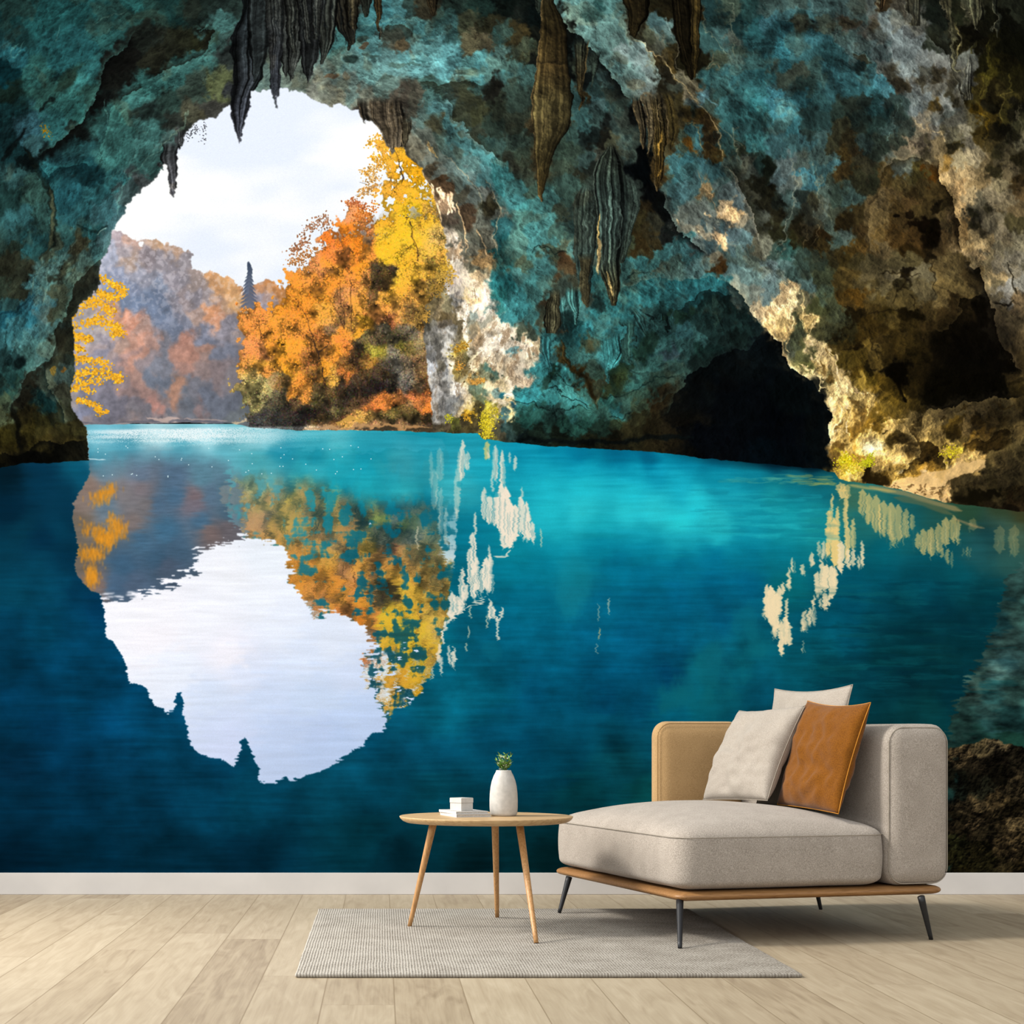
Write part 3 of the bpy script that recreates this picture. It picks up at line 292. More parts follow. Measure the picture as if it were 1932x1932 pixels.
P_HILL = {'E': """(850,60):(186,166,170);(950,60):(214,170,150);(1150,60):(200,160,130);(900,150):(190,176,180);(800,200):(188,192,214);(950,200):(190,160,140);(1100,130):(150,136,140);(1200,200):(150,140,146);(1350,180):(190,150,120);(1250,100):(206,160,120);(1400,260):(150,140,144);(1100,300):(160,160,176);(900,330):(150,158,184);(1000,420):(128,138,164);(1200,400):(132,142,164);(1350,330):(140,132,140);(1500,380):(160,140,132);(1620,370):(226,160,100);(1750,400):(236,170,104);(1580,450):(150,136,136);(1500,480):(140,132,140);(1600,520):(224,150,100);(1650,560):(220,150,110);(1400,480):(150,134,134);(1350,550):(140,134,144);(1500,580):(170,140,126);(1700,500):(196,152,116);(1820,520):(220,164,104);(1750,620):(130,124,134);(1100,550):(104,120,148);(1000,560):(108,124,152);(1200,650):(104,118,144);(1400,650):(116,120,138);(1600,680):(112,116,134);(1300,750):(104,114,136);(1450,800):(176,120,100);(1450,900):(178,124,104);(1580,830):(166,122,104);(1600,900):(150,120,110);(1700,850):(104,108,124);(1430,980):(160,118,104);(1600,1000):(140,118,114);(1700,980):(130,112,112);(1250,900):(120,118,128);(1300,1000):(116,118,130);(1250,1100):(100,108,124);(1500,1100):(112,112,122);(1650,1150):(100,106,122);(1330,1130):(176,126,100);(1320,1220):(170,122,98);(1250,1250):(130,112,110);(1450,1250):(98,104,116);(1550,1270):(124,104,104);(1700,1250):(92,98,112);(1650,1350):(100,102,110);(1450,1350):(98,102,112);(1250,1350):(104,104,114);
(900,650):(220,156,120);(1000,680):(226,150,116);(960,740):(226,150,120);(1080,750):(176,136,120);(850,700):(176,160,150);(800,780):(160,150,160);(900,820):(190,152,134);(850,900):(170,148,146);(1020,820):(200,144,120);(1080,880):(206,144,118);(1000,950):(176,136,126);(1050,1000):(196,140,118);(1150,930):(180,136,120);(1170,1000):(140,124,126);(900,980):(150,134,140);(750,900):(150,146,164);(700,850):(180,160,160);(950,1100):(146,126,126);(1060,1100):(170,130,116);(850,1100):(130,124,138);(950,1220):(150,122,118);(1050,1200):(160,122,112);(1150,1290):(180,124,110);(1000,1300):(116,108,116);(850,1250):(116,112,126);(700,1180):(120,116,130);(650,1300):(116,118,140);(850,1340):(104,100,112);(580,1320):(140,144,170);(600,1220):(150,140,140);(1100,1350):(110,106,114);(700,700):(170,160,160);(650,1000):(140,136,150);
(700,1420):(130,116,118);(1000,1420):(112,108,116);(1250,1395):(200,176,168);(1400,1420):(116,108,112);(1600,1400):(150,134,130);(1700,1430):(120,118,126);(700,1450):(150,140,140);(1000,1440):(140,120,116);(1900,700):(150,130,120);(1900,1000):(120,112,116);(1900,1300):(90,96,100)""",
'F': """(0,450):(190,120,70);(80,430):(206,140,90);(100,380):(196,140,104);(60,520):(150,140,150);(120,560):(170,140,130);(30,620):(226,136,60);(60,700):(200,124,70);(30,760):(120,110,116);(150,450):(220,140,70);(200,700):(150,120,100);(200,1000):(110,100,90);(300,1300):(70,66,60)"""}
P_TREE = {'F': """(30,620):(226,136,60);(20,850):(214,128,70);(60,920):(200,120,70);(400,150):(190,120,70);(480,200):(176,110,60);(350,260):(206,130,60);(300,330):(224,136,46);(250,400):(232,140,44);(450,380):(214,128,48);(600,60):(214,100,36);(680,60):(236,110,30);(650,150):(206,110,50);(750,150):(224,124,40);(850,120):(214,130,46);(800,220):(246,150,40);(620,240):(240,150,50);(700,280):(220,130,56);(560,330):(236,140,44);(500,440):(240,150,44);(400,470):(224,134,40);(300,470):(226,136,40);(200,540):(232,140,40);(350,550):(214,124,40);(150,640):(236,150,50);(280,640):(220,132,46);(400,640):(226,140,46);(100,740):(236,146,50);(250,740):(224,140,50);(380,740):(206,126,50);(530,560):(246,170,60);(580,620):(200,140,60);(650,440):(150,100,56);(720,400):(176,116,60);(800,440):(240,160,60);(780,560):(206,140,50);(850,300):(176,116,54);(700,560):(140,96,52);(650,650):(120,90,50);(750,680):(170,120,50);(820,660):(236,170,44);(820,720):(220,150,40);(600,720):(110,84,54);(480,760):(190,110,50);(600,800):(214,130,50);(700,770):(230,140,50);(500,850):(210,130,54);(350,850):(230,150,44);(200,850):(236,156,40);(80,850):(224,140,44);(60,960):(250,176,60);(150,960):(244,160,40);(300,940):(214,134,40);(420,920):(150,96,44);(450,1000):(130,84,40);(560,950):(200,126,44);(620,900):(226,140,44);(700,850):(214,120,50);(550,1030):(230,150,40);(300,1050):(190,126,40);(230,1050):(236,160,40);(100,1020):(206,130,56);
(900,350):(70,56,36);(950,250):(60,50,34);(1000,300):(96,74,38);(900,450):(110,80,44);(950,400):(90,66,38);(1060,250):(60,50,36);
(1000,40):(244,196,44);(1100,60):(250,200,40);(1050,120):(240,190,36);(1180,50):(244,200,40);(1300,60):(236,190,44);(1150,130):(236,186,44);(1000,150):(250,200,40);(1200,220):(240,180,40);(1130,230):(250,190,40);(1300,150):(190,150,50);(1350,200):(150,120,50);(1400,120):(200,160,60);(1430,60):(200,160,80);(1400,200):(214,160,60);(1250,260):(206,156,50);(1100,330):(244,190,50);(1200,340):(244,184,50);(1300,330):(220,166,56);(1050,420):(244,176,50);(1150,430):(236,170,50);(1250,400):(206,150,60);(1350,400):(150,120,60);(1450,300):(206,170,70);(1420,380):(180,140,60);(980,490):(240,170,60);(1080,500):(236,166,60);(1180,490):(190,136,56);(1000,560):(230,150,60);(900,600):(214,130,60);(950,640):(180,106,56);(1100,580):(200,140,60);(1200,580):(110,84,44);(1250,650):(140,104,50);(1050,650):(150,90,50);
(850,780):(90,80,50);(950,750):(90,76,52);(880,850):(130,116,50);(930,900):(150,140,50);(800,860):(60,50,36);(750,950):(70,52,34);(700,1000):(110,74,36);(850,960):(104,76,36);(900,980):(140,100,40);(950,1050):(62,50,36);(850,1060):(80,60,36);(800,1140):(62,50,36);(700,1080):(176,96,44);(650,1130):(56,44,32);(560,1150):(90,70,40);(600,1100):(200,150,60);(480,1150):(80,66,40);(450,1230):(96,84,50);(350,1150):(200,120,44);(270,1190):(230,140,50);(360,1210):(236,150,60);(300,1260):(90,70,46);(200,1120):(110,84,46);(150,1080):(130,110,70);(80,1100):(150,140,86);(40,1140):(180,164,96);(120,1180):(120,116,76);(60,1220):(130,120,80);(180,1230):(76,70,52);(120,1300):(70,66,52);(30,1270):(150,140,84);(250,1330):(46,42,36);(100,1380):(52,50,46);(400,1330):(44,38,32);(200,1400):(46,44,42);(350,1420):(42,38,36);(50,1420):(58,58,58);(500,1290):(54,46,34);(470,1370):(84,66,40);(540,1370):(70,62,40);(560,1310):(60,50,36);(620,1260):(70,62,42);(700,1250):(56,46,34);(620,1320):(96,86,52);(700,1350):(104,82,52);(780,1300):(70,54,36);(750,1200):(40,34,28);(900,1150):(36,30,26);(850,1200):(40,34,28);(960,1150):(44,38,32);(650,1380):(84,64,40);(720,1400):(160,116,60);(800,1420):(196,150,70);(700,1430):(206,156,70);(600,1430):(120,84,46);(850,1280):(90,62,40);(920,1300):(206,110,50);(980,1310):(200,110,50);(880,1320):(190,100,50);(1050,1240):(170,100,54);(1150,1190):(190,100,60);(1250,1200):(180,96,50);(1150,1260):(130,96,60);(1250,1280):(150,90,44);(1310,1290):(190,100,40);(1100,1340):(120,96,52);(1000,1370):(130,112,56);(900,1390):(110,90,50);(1050,1400):(100,86,46);(1200,1350):(86,70,40);(1280,1380):(60,48,30);(1200,1430):(70,58,36);(1350,1440):(66,56,34);(1000,1440):(80,66,40);
(420,1475):(214,184,140);(520,1475):(170,130,90);(650,1470):(190,140,90);(800,1470):(190,146,96);(900,1480):(170,124,80);(1050,1480):(176,130,84);(1200,1480):(120,90,60);(1300,1485):(130,100,70);(700,1495):(60,54,46);(1000,1495):(50,44,36);
(1000,700):(84,78,60);(1050,780):(76,70,50);(1100,830):(130,120,50);(1150,780):(80,70,50);(1200,750):(96,88,70);(1180,860):(110,96,50);(1060,900):(120,110,90);(1050,980):(110,104,92);(1150,950):(110,96,76);(1250,950):(116,92,60);(1250,1040):(130,100,62);(1130,1050):(120,112,96);(1050,1080):(104,98,88);(1100,1130):(90,86,78);(1200,1120):(110,90,62);(1300,1080):(96,70,40);(1000,1000):(70,64,52);(1000,1100):(60,54,46)""",
'B': """(900,1100):(246,176,60);(950,1180):(244,180,60);(880,1250):(236,176,70);(1000,1250):(240,180,60);(1100,1150):(246,180,40);(1180,1250):(244,170,20);(1130,1350):(244,176,30);(1000,1400):(236,170,50);(870,1380):(214,160,80);(1100,1450):(236,170,40);(1250,1350):(250,180,20);(1250,1500):(244,186,40);(1200,1600):(250,200,30);(1050,1600):(244,190,40);(1000,1700):(240,176,40);(1150,1750):(250,200,36);(1300,1700):(220,170,40);(1350,1620):(170,130,50);(1320,1800):(200,160,50);(1250,1850):(240,190,40);(1000,1850):(244,190,36);(1400,1800):(170,140,70);(750,1680):(200,130,80);(850,1750):(196,116,60);(700,1800):(236,120,30);(800,1850):(236,120,30);(620,1850):(214,110,50);(500,1780):(190,130,80);(430,1850):(186,130,90);(350,1900):(190,130,90);(900,1900):(214,130,50)"""}
P_WATER = {'I': """(600,50):(110,186,206);(700,90):(60,150,176);(1000,90):(60,156,180);(1300,100):(76,160,180);(600,120):(60,140,164);(900,160):(74,150,172);(1100,170):(76,164,184);(1300,180):(84,168,186);(1600,100):(20,130,156);(1800,100):(16,136,160);(1500,160):(60,160,176);(1800,200):(40,164,184);(1250,240):(78,150,168);(1500,250):(80,160,170);(1750,270):(28,148,164);(1900,280):(14,150,170);(1200,20):(150,210,224);(1500,20):(110,190,206);(1800,20):(40,160,180);(900,20):(170,218,230);(600,15):(100,176,200);(700,220):(96,140,160);(1000,220):(84,140,164);(60,230):(4,26,38);(250,200):(6,48,72);(420,180):(10,84,110);(480,220):(8,76,104);(200,300):(6,50,74);(60,400):(4,36,56);(350,330):(6,52,76);(120,550):(6,52,72);(250,600):(4,40,64);(330,550):(6,60,84);(60,700):(6,56,78);(250,750):(6,62,86);(380,700):(4,46,70);(100,900):(6,66,90);(300,900):(6,66,92);(450,900):(4,48,74);(60,1100):(4,54,80);(250,1100):(4,64,92);(450,1050):(4,62,92);(550,1000):(3,48,78);(60,1300):(3,44,66);(300,1300):(3,54,82);(550,1200):(3,58,88);(60,1500):(3,50,78);(250,1500):(3,48,74);(450,1500):(3,58,88);(700,1450):(3,60,92);(60,1700):(3,44,68);(300,1650):(3,46,74);(600,1650):(3,56,88);(850,1600):(4,62,94);(100,1850):(4,40,64);(400,1850):(3,48,76);(700,1800):(4,56,86);(950,1750):(4,62,92);(1150,1880):(4,58,86);(60,2100):(3,40,62);(400,2100):(3,48,74);(800,2100):(4,56,84);(1200,2100):(4,58,84);(60,2400):(2,34,54);(500,2400):(2,42,64);(1000,2400):(3,46,68);(1400,2100):(4,62,86);(1400,2400):(3,44,66);(400,410):(6,50,74);(380,500):(4,44,66)""",
'J': """(900,1250):(6,84,108);(800,1350):(4,84,106);(700,1400):(5,82,104);(600,1550):(6,80,102);(450,1650):(6,74,98);(300,1750):(4,66,92);(150,1850):(6,70,94);(500,1800):(5,66,90);(700,1600):(6,86,108);(800,1500):(6,88,110);(1000,1500):(4,82,104);(950,1700):(4,66,90);(1200,1450):(3,70,98);(1100,1600):(4,74,100);(1200,1750):(3,62,86);(1400,1500):(3,76,104);(1400,1700):(4,66,88);(1650,1500):(3,68,98);(1700,1650):(4,72,94);(1850,1550):(3,64,90);(1850,1750):(6,74,94);(700,1850):(4,62,84);(1200,1850):(3,62,84);(1400,1850):(3,66,88);(1750,1850):(8,76,90);
(300,80):(14,136,160);(300,180):(16,160,184);(100,150):(20,158,180);(500,150):(40,150,170);(300,300):(20,160,178);(500,330):(30,164,180);(200,400):(10,120,144);(500,450):(6,110,136);(350,480):(6,104,130);(620,450):(8,112,138);(650,600):(6,108,134);(520,650):(6,96,124);(700,700):(6,104,128);(350,800):(4,92,116);(700,850):(6,98,120);(620,1000):(8,92,110);(700,1150):(6,96,116);(850,1100):(6,90,114);(300,20):(20,150,172);(600,20):(16,144,168);(800,20):(20,150,174);(800,100):(30,146,168);(100,50):(60,170,186);(800,300):(40,160,176);(850,600):(8,116,140);
(950,200):(16,158,182);(1150,80):(10,140,170);(1300,80):(6,130,162);(1500,90):(4,116,150);(1700,100):(3,96,130);(1850,120):(2,84,118);(1250,180):(10,156,184);(1500,200):(8,160,188);(1750,200):(8,156,184);(1900,200):(8,150,180);(1300,300):(14,170,192);(1500,300):(16,178,198);(1750,320):(16,180,200);(1300,430):(16,166,184);(1500,430):(26,182,198);(1750,430):(24,184,200);(1900,420):(26,190,206);(1350,520):(14,156,174);(1600,530):(14,164,182);(1850,560):(14,160,180);(1350,620):(8,130,152);(1600,620):(6,130,156);(1850,640):(6,126,152);(1100,650):(8,126,146);(1100,800):(6,118,142);(1300,750):(6,118,142);(1450,780):(12,120,140);(1700,750):(4,110,140);(1850,800):(4,104,134);(1100,950):(4,104,132);(1300,950):(4,102,130);(1450,900):(14,112,134);(1600,950):(4,94,124);(1850,950):(4,96,128);(1050,1150):(4,92,120);(1300,1150):(4,90,118);(1550,1150):(4,86,116);(1800,1150):(4,84,116);(1100,1350):(4,84,110);(1350,1300):(3,82,110);(1600,1350):(3,76,106);(1850,1350):(3,76,106);(300,2050):(4,64,86);(700,2050):(5,70,88);(1100,2050):(4,58,76);(1500,2050):(5,66,76);(1900,2050):(8,72,76);(300,2250):(4,58,74);(700,2250):(4,56,70);(1100,2250):(4,50,60);(500,2400):(3,42,56);(900,2420):(3,36,44);(1300,2400):(3,38,44);(1100,2150):(4,56,68)""",
'K': """(100,140):(6,120,150);(300,150):(4,92,122);(600,150):(2,52,76);(800,170):(3,48,66);(100,250):(10,160,186);(300,230):(10,140,164);(500,240):(12,124,146);(700,220):(14,104,122);(850,250):(20,100,110);(200,350):(20,186,204);(400,330):(14,150,172);(600,290):(20,140,150);(700,300):(14,120,136);(850,320):(14,110,126);(100,450):(24,194,206);(300,430):(24,180,194);(500,420):(14,150,170);(700,400):(14,146,160);(800,420):(20,140,150);(100,560):(14,150,170);(300,530):(18,166,182);(500,520):(10,136,158);(700,500):(14,140,154);(850,480):(20,134,140);(100,680):(4,110,142);(300,650):(4,112,144);(500,620):(6,116,142);(650,620):(8,120,140);(300,800):(3,98,132);(100,850):(4,96,130);(480,800):(3,92,124);(100,1000):(4,92,124);(350,950):(4,84,116);(450,950):(8,92,116);(250,1050):(6,88,114);(450,1100):(8,94,114);(100,1150):(4,76,106);(200,1200):(10,96,112);(60,1250):(3,66,100);(330,1150):(10,86,106);(350,1250):(8,84,104);(450,1250):(8,92,108);(300,1350):(8,92,106);(550,1250):(6,84,104);(100,1380):(6,86,106);(60,1480):(4,78,98);(250,1450):(6,84,100);(400,1400):(6,78,96);(550,1350):(5,74,96);(550,1150):(8,92,108);(750,1200):(6,82,98);(700,1050):(6,88,108);(850,1000):(3,76,96);(700,800):(8,104,114);(1000,750):(4,86,106);(1000,900):(3,76,98);(1000,1100):(4,70,88);(850,1150):(6,80,94);(1200,750):(4,80,98);(1200,900):(4,70,88);(1200,1000):(6,64,76);(1300,1050):(4,52,62);(1500,900):(3,52,66);(1500,1000):(6,58,68);(1400,800):(4,74,90);(1600,780):(6,78,90);(1750,850):(4,58,68);(1700,950):(4,48,58);(1600,1100):(3,44,52);(1650,1000):(5,52,62);(1500,1150):(8,58,64);(1200,1200):(5,62,70);(1350,1200):(5,58,66);(950,1250):(5,66,78);(1300,1300):(5,44,54);(1100,1300):(5,66,80);(1500,1250):(4,46,54);(1550,1350):(3,46,56);(1300,1450):(8,62,68);(1450,1450):(8,58,62);(1250,1380):(5,52,62);
(1700,650):(30,84,88);(1850,650):(40,84,80);(1750,550):(16,60,66);(1800,500):(60,92,80);(1880,550):(70,96,78);(1100,450):(30,110,110);(1300,500):(20,90,96);(1500,500):(30,84,80);(1600,420):(40,70,50);(1800,430):(46,62,40);(1500,620):(6,80,94);(1200,620):(6,92,106);(1900,420):(60,60,34);(1000,350):(60,110,90)"""}
P_SKYR = {'I': """(1300,800):(236,238,248);(1500,700):(232,238,250);(900,1000):(240,240,250);(1200,1000):(236,238,250);(1600,1050):(228,234,250);(900,1150):(238,236,246);(1300,1250):(238,236,248);(1000,1350):(226,232,248);(1400,1350):(214,222,244);(1750,1250):(216,226,248);(1200,1500):(206,218,242);(1500,1500):(200,214,242);(1800,1500):(196,212,240);(1250,1650):(200,212,240);(1600,1700):(188,204,236);(1850,1700):(184,200,234);(1300,1750):(198,208,238);(1600,1850):(184,200,232);(1800,1800):(180,198,232);(700,1000):(238,238,248);(1500,900):(234,238,250)""",
'J': """(60,1200):(220,228,246);(150,1400):(206,218,244);(60,1500):(196,212,240);(200,1550):(190,208,240);(100,1700):(180,200,236);(250,1650):(186,204,238);(350,1000):(230,234,248);(500,1300):(200,214,240)"""}
P_HILLR = {'I': """(600,200):(104,120,136);(800,230):(100,118,140);(1000,260):(84,110,136);(1150,250):(90,130,150);(1000,350):(74,106,134);(1100,350):(120,106,112);(1100,400):(110,104,116);(1200,350):(84,108,130);(900,400):(78,104,130);(1300,330):(80,112,130);(950,550):(62,100,128);(1150,500):(66,98,124);(1300,450):(70,96,116);(800,600):(66,98,124);(700,750):(62,94,122);(900,700):(56,84,108);(650,850):(70,96,124);(750,850):(76,94,118);(950,750):(70,84,104);(600,400):(96,114,130);(500,300):(130,112,104);(460,400):(130,116,110);(450,500):(110,100,90);(800,300):(120,112,118);(830,400):(112,108,112);(760,500):(120,110,110);(700,330):(116,112,116);(1000,650):(60,84,106);(1200,560):(110,96,96);(1300,520):(100,94,100);(550,850):(120,104,100);(480,700):(110,100,90)"""}
P_SHORE = {'R': """(1700,420):(70,60,40);(1800,400):(84,72,50);(1650,450):(80,66,44);(1800,480):(24,20,14);(1900,450):(30,26,18);(1700,520):(30,25,17);(1800,560):(16,14,9);(1620,590):(16,16,11);(1680,560):(20,18,12);(1600,640):(22,26,20);(1750,620):(34,34,24);(1800,660):(66,54,34);(1880,620):(50,42,28);(1720,690):(70,58,38);(1850,720):(34,28,17);(1620,700):(50,42,28);(1700,730):(20,16,10);(1600,760):(26,22,14);(1680,790):(66,54,36);(1800,800):(46,38,24);(1880,780):(84,70,46);(1620,830):(34,28,18);(1720,850):(40,34,22);(1850,880):(76,62,40);(1600,900):(34,34,18);(1700,920):(34,30,16);(1800,920):(54,44,28);(1880,950):(56,46,30);(1620,980):(30,28,14);(1750,980):(32,29,15);(1850,1000):(40,34,20);(1620,1030):(26,22,10);(1900,1030):(36,29,16)"""}
P_SHINE = {'K': """(1850,850):(44,72,68);(1900,950):(48,74,68);(1850,1100):(40,58,54);(1800,1000):(26,56,58);(1750,1150):(40,60,56);(1850,1200):(50,76,74);(1780,1250):(70,96,90);(1700,1250):(56,80,72);(1650,1350):(62,86,78);(1750,1350):(40,74,72);(1880,1350):(46,72,66);(1600,1450):(44,74,68);(1750,1450):(44,70,66);(1600,1520):(36,62,56);(1750,1530):(34,64,62);(1850,1500):(30,60,58);(1700,1590):(24,50,44);(1850,1600):(20,44,36)"""}
FLOW = [(60, 100, -50), (150, 250, -50), (250, 250, -55), (100, 600, -60), (350, 150, -35), (60, 450, 80), (420, 80, -30), (600, 80, 90), (700, 130, 10), (850, 120, 5), (750, 210, 30), (800, 270, 50), (880, 330, 55), (920, 420, 70), (950, 200, 80), (1050, 300, 90), (1100, 80, 50), (1150, 150, 45), (1220, 250, 70), (1300, 350, 55), (1350, 450, 60), (1430, 600, 65), (1050, 500, 20), (1000, 420, 30), (1250, 550, 10), (1100, 620, 30), (1300, 650, -30), (1140, 450, 90), (1500, 100, -10), (1600, 130, 25), (1700, 100, 50), (1760, 250, 65), (1840, 350, 70), (1880, 200, 85), (1560, 280, 75), (1480, 330, 75), (1650, 400, 20), (1700, 550, 20), (1550, 750, 75), (1560, 850, 80), (1700, 820, -20), (1850, 780, -20), (860, 560, 85), (900, 650, 85), (830, 700, 90), (980, 650, 75), (1000, 760, 10), (1880, 600, 60), (100, 800, 70), (40, 700, -60)]

def features(p):
    E, S, B, K = p.edge, p.stroke, p.blob, p.column
    # left wall
    E('A', [(1050, 230), (960, 360), (830, 460), (800, 520), (770, 620), (720, 740), (670, 840), (640, 920), (560, 990), (480, 1060), (400, 1120), (290, 1200)], (8, 9, 8), .9, 20, (64, 108, 100), .5, 5)
    E('A', [(1140, 590), (1180, 570), (1300, 520), (1400, 480), (1500, 430), (1560, 380), (1570, 300), (1600, 240), (1520, 205), (1650, 150)], (18, 18, 14), .7, 8, (70, 114, 108), .6, 9)
    E('A', [(910, 780), (1000, 725), (1100, 680), (1140, 640)], (16, 16, 13), .8, 8, (58, 102, 96), .7, 5)
    E('A', [(740, 1280), (745, 1100), (800, 950), (830, 850), (905, 785)], (24, 48, 48), .5, 8, (56, 102, 96), .6, 8)
    S('A', [(1060, 1130), (960, 1260), (930, 1400), (900, 1550), (890, 1690)], 2.4, (78, 116, 110), .6)
    S('A', [(1260, 1090), (1120, 1200), (1000, 1300), (940, 1400)], 2.4, (84, 120, 110), .6)
    S('A', [(1450, 830), (1400, 960), (1290, 1050), (1200, 1120)], 2.4, (96, 116, 100), .6)
    S('A', [(180, 1130), (280, 1270), (360, 1390), (395, 1520), (400, 1650), (370, 1800), (340, 1930)], 15, (14, 18, 14), .8, 4, 1.6, 9)
    S('A', [(380, 1420), (400, 1560), (390, 1700), (350, 1900)], 6, (72, 76, 56), .7, 3)
    S('A', [(300, 850), (330, 790), (380, 760), (415, 765)], 5, (14, 22, 20), .8, 2)
    S('A', [(0, 1220), (100, 1110), (150, 1050), (210, 960)], 9, (8, 12, 12), .8, 3)
    S('A', [(110, 1200), (200, 1230), (300, 1210)], 14, (6, 10, 10), .8, 4)
    E('A', [(300, 1220), (370, 1330), (470, 1290), (600, 1260), (720, 1270)], (40, 92, 94), .7, 7, (14, 40, 44), .8, 12)
    S('A', [(640, 1750), (600, 1720), (660, 1740), (740, 1770), (810, 1720)], 4, (18, 40, 40), .8, 2)
    S('A', [(730, 1790), (800, 1740)], 2.5, (130, 160, 150), .8)
    S('A', [(590, 1930), (600, 1840), (640, 1800)], 12, (52, 50, 36), .8, 4)
    S('A', [(470, 560), (520, 520), (570, 560), (500, 640), (420, 680)], 14, (24, 36, 30), .7, 5)
    for q in ([(400, 320), (440, 240), (460, 190)], [(700, 180), (800, 130), (950, 90)], [(130, 330), (60, 420)], [(60, 420), (110, 460), (170, 310)], [(820, 1400), (900, 1300), (960, 1240)], [(800, 950), (790, 760)], [(900, 1020), (1000, 940), (1060, 900)]):
        S('A', q, 2.2, (74, 118, 112), .5)
    B('A', 1100, 1040, 75, 150, (58, 98, 94), .6, 25)
    B('A', 850, 1230, 90, 60, (52, 100, 96), .5, 0, .6)
    E('E', [(860, 0), (840, 90), (800, 170), (720, 230), (650, 310), (600, 380), (560, 470), (510, 600), (440, 720), (420, 850), (350, 980), (290, 1010), (240, 1060), (180, 1180), (130, 1280), (120, 1420)], (26, 28, 22), .75, 16, (76, 112, 104), .55, 6)
    E('E', [(765, 200), (740, 260), (640, 370), (550, 560)], (34, 38, 30), .6, 10, None, 0, 1)
    S('E', [(590, 0), (600, 90), (560, 180), (500, 260), (460, 320)], 13, (52, 54, 40), .7, 4)
    S('E', [(340, 120), (330, 220), (270, 330), (220, 480)], 3, (96, 116, 100), .5)
    S('E', [(370, 210), (390, 380), (320, 540)], 2.5, (96, 128, 118), .6)
    S('E', [(420, 200), (430, 290), (520, 130), (590, 40)], 2.5, (90, 124, 116), .5)
    S('E', [(0, 620), (120, 580), (220, 500)], 6, (14, 40, 48), .7, 3)
    S('E', [(0, 670), (100, 620), (200, 560)], 4, (20, 60, 72), .6, 3)
    S('E', [(20, 930), (60, 850), (40, 720)], 4, (14, 30, 30), .6, 2)
    B('E', 150, 990, 50, 40, (10, 20, 20), .8); B('E', 70, 960, 20, 50, (10, 22, 22), .7)
    E('E', [(340, 1010), (380, 1140), (450, 1270), (480, 1340), (510, 1420)], (72, 80, 66), .6, 6, (14, 24, 22), .7, 8)
    E('E', [(290, 1180), (310, 1290), (350, 1390)], (16, 40, 40), .6, 10, (40, 70, 64), .5, 4)
    S('E', [(120, 1290), (130, 1500), (160, 1680)], 9, (8, 8, 6), .8, 4)
    E('E', [(0, 1660), (150, 1690), (300, 1560), (450, 1620), (560, 1590), (670, 1570)], (60, 52, 24), .5, 6, (8, 8, 6), .8, 14)
    B('E', 250, 1720, 180, 70, (5, 5, 4), .9); B('E', 400, 1690, 120, 50, (8, 8, 6), .8)
    B('E', 420, 1060, 22, 30, (110, 80, 20), .6); B('E', 490, 1050, 16, 18, (120, 76, 24), .6)
    # hanging stone over the opening
    for t, prof, c in (('A', [(60, 1840, 2010), (250, 1760, 2010), (400, 1740, 2010), (600, 1770, 1995), (680, 1760, 1945), (800, 1745, 1905), (900, 1765, 1880), (1000, 1790, 1850), (1088, 1820, 1828)], [(24, 30, 32), (34, 38, 40), (46, 47, 54)]),
                       ('A', [(1060, 1230, 1400), (1150, 1220, 1350), (1200, 1215, 1350), (1290, 1250, 1350), (1400, 1285, 1335), (1498, 1308, 1314)], [(40, 44, 44), (48, 48, 50), (50, 50, 54)]),
                       ('A', [(980, 1350, 1410), (1080, 1360, 1395), (1150, 1374, 1382)], (52, 54, 54)),
                       ('B', [(0, 560, 800), (120, 600, 790), (230, 640, 760), (330, 700, 752), (385, 712, 722)], (34, 32, 26)),
                       ('B', [(0, -60, 120), (300, -60, 110), (420, -40, 90), (560, -20, 40), (620, -10, 6)], (30, 34, 34)),
                       ('B', [(0, 420, 640), (200, 440, 620), (330, 480, 590), (420, 490, 550), (490, 500, 512)], (38, 40, 36)),
                       ('B', [(0, 180, 350), (300, 190, 330), (450, 195, 300), (540, 215, 262), (582, 238, 246)], (38, 40, 38)),
                       ('B', [(0, 250, 460), (250, 260, 380), (420, 255, 340), (540, 258, 312), (612, 274, 282)], (46, 48, 45)),
                       ('B', [(60, 320, 520), (300, 335, 490), (450, 345, 470), (540, 365, 440), (590, 378, 408), (632, 386, 392)], (36, 38, 38)),
                       ('B', [(0, 70, 240), (200, 90, 240), (350, 105, 220), (420, 108, 200), (600, 120, 190), (730, 135, 190), (760, 150, 178), (828, 160, 170)], [(40, 42, 38), (44, 46, 44), (40, 42, 46), (44, 46, 52)]),
                       ('B', [(0, 230, 330), (200, 250, 320), (400, 290, 318)], (50, 52, 47)), ('B', [(0, 330, 400), (250, 360, 430), (330, 380, 420)], (50, 52, 48)), ('B', [(0, 440, 500), (180, 440, 500), (300, 450, 480)], (50, 52, 48)),
                       ('B', [(0, 800, 900), (80, 830, 885), (130, 852, 860)], (32, 34, 28)), ('B', [(0, 908, 960), (150, 925, 965), (240, 940, 955)], (44, 34, 20)), ('B', [(190, 945, 985), (300, 960, 972)], (46, 44, 36)),
                       ('B', [(0, 690, 800), (120, 690, 795), (220, 720, 770)], (42, 38, 28)), ('B', [(0, 1320, 1410), (60, 1340, 1390), (120, 1360, 1372)], (36, 30, 20))):
        K(t, prof, c, len(prof) * 7 + prof[0][1], .25, None, .75, .96, .8, .65)
    for x in (130, 170, 210, 290, 350, 400, 460, 520, 590, 660, 720): S('B', [(x, 0), (x + 8, 160), (x + 20, 330)], 2.2, (14, 17, 18), .75, 1.6, 1.2)
    # ceiling band
    E('B', [(1000, 250), (1000, 190), (1080, 165), (1160, 180), (1210, 230), (1225, 300)], (66, 106, 102), .6, 5, (36, 44, 38), .8, 14)
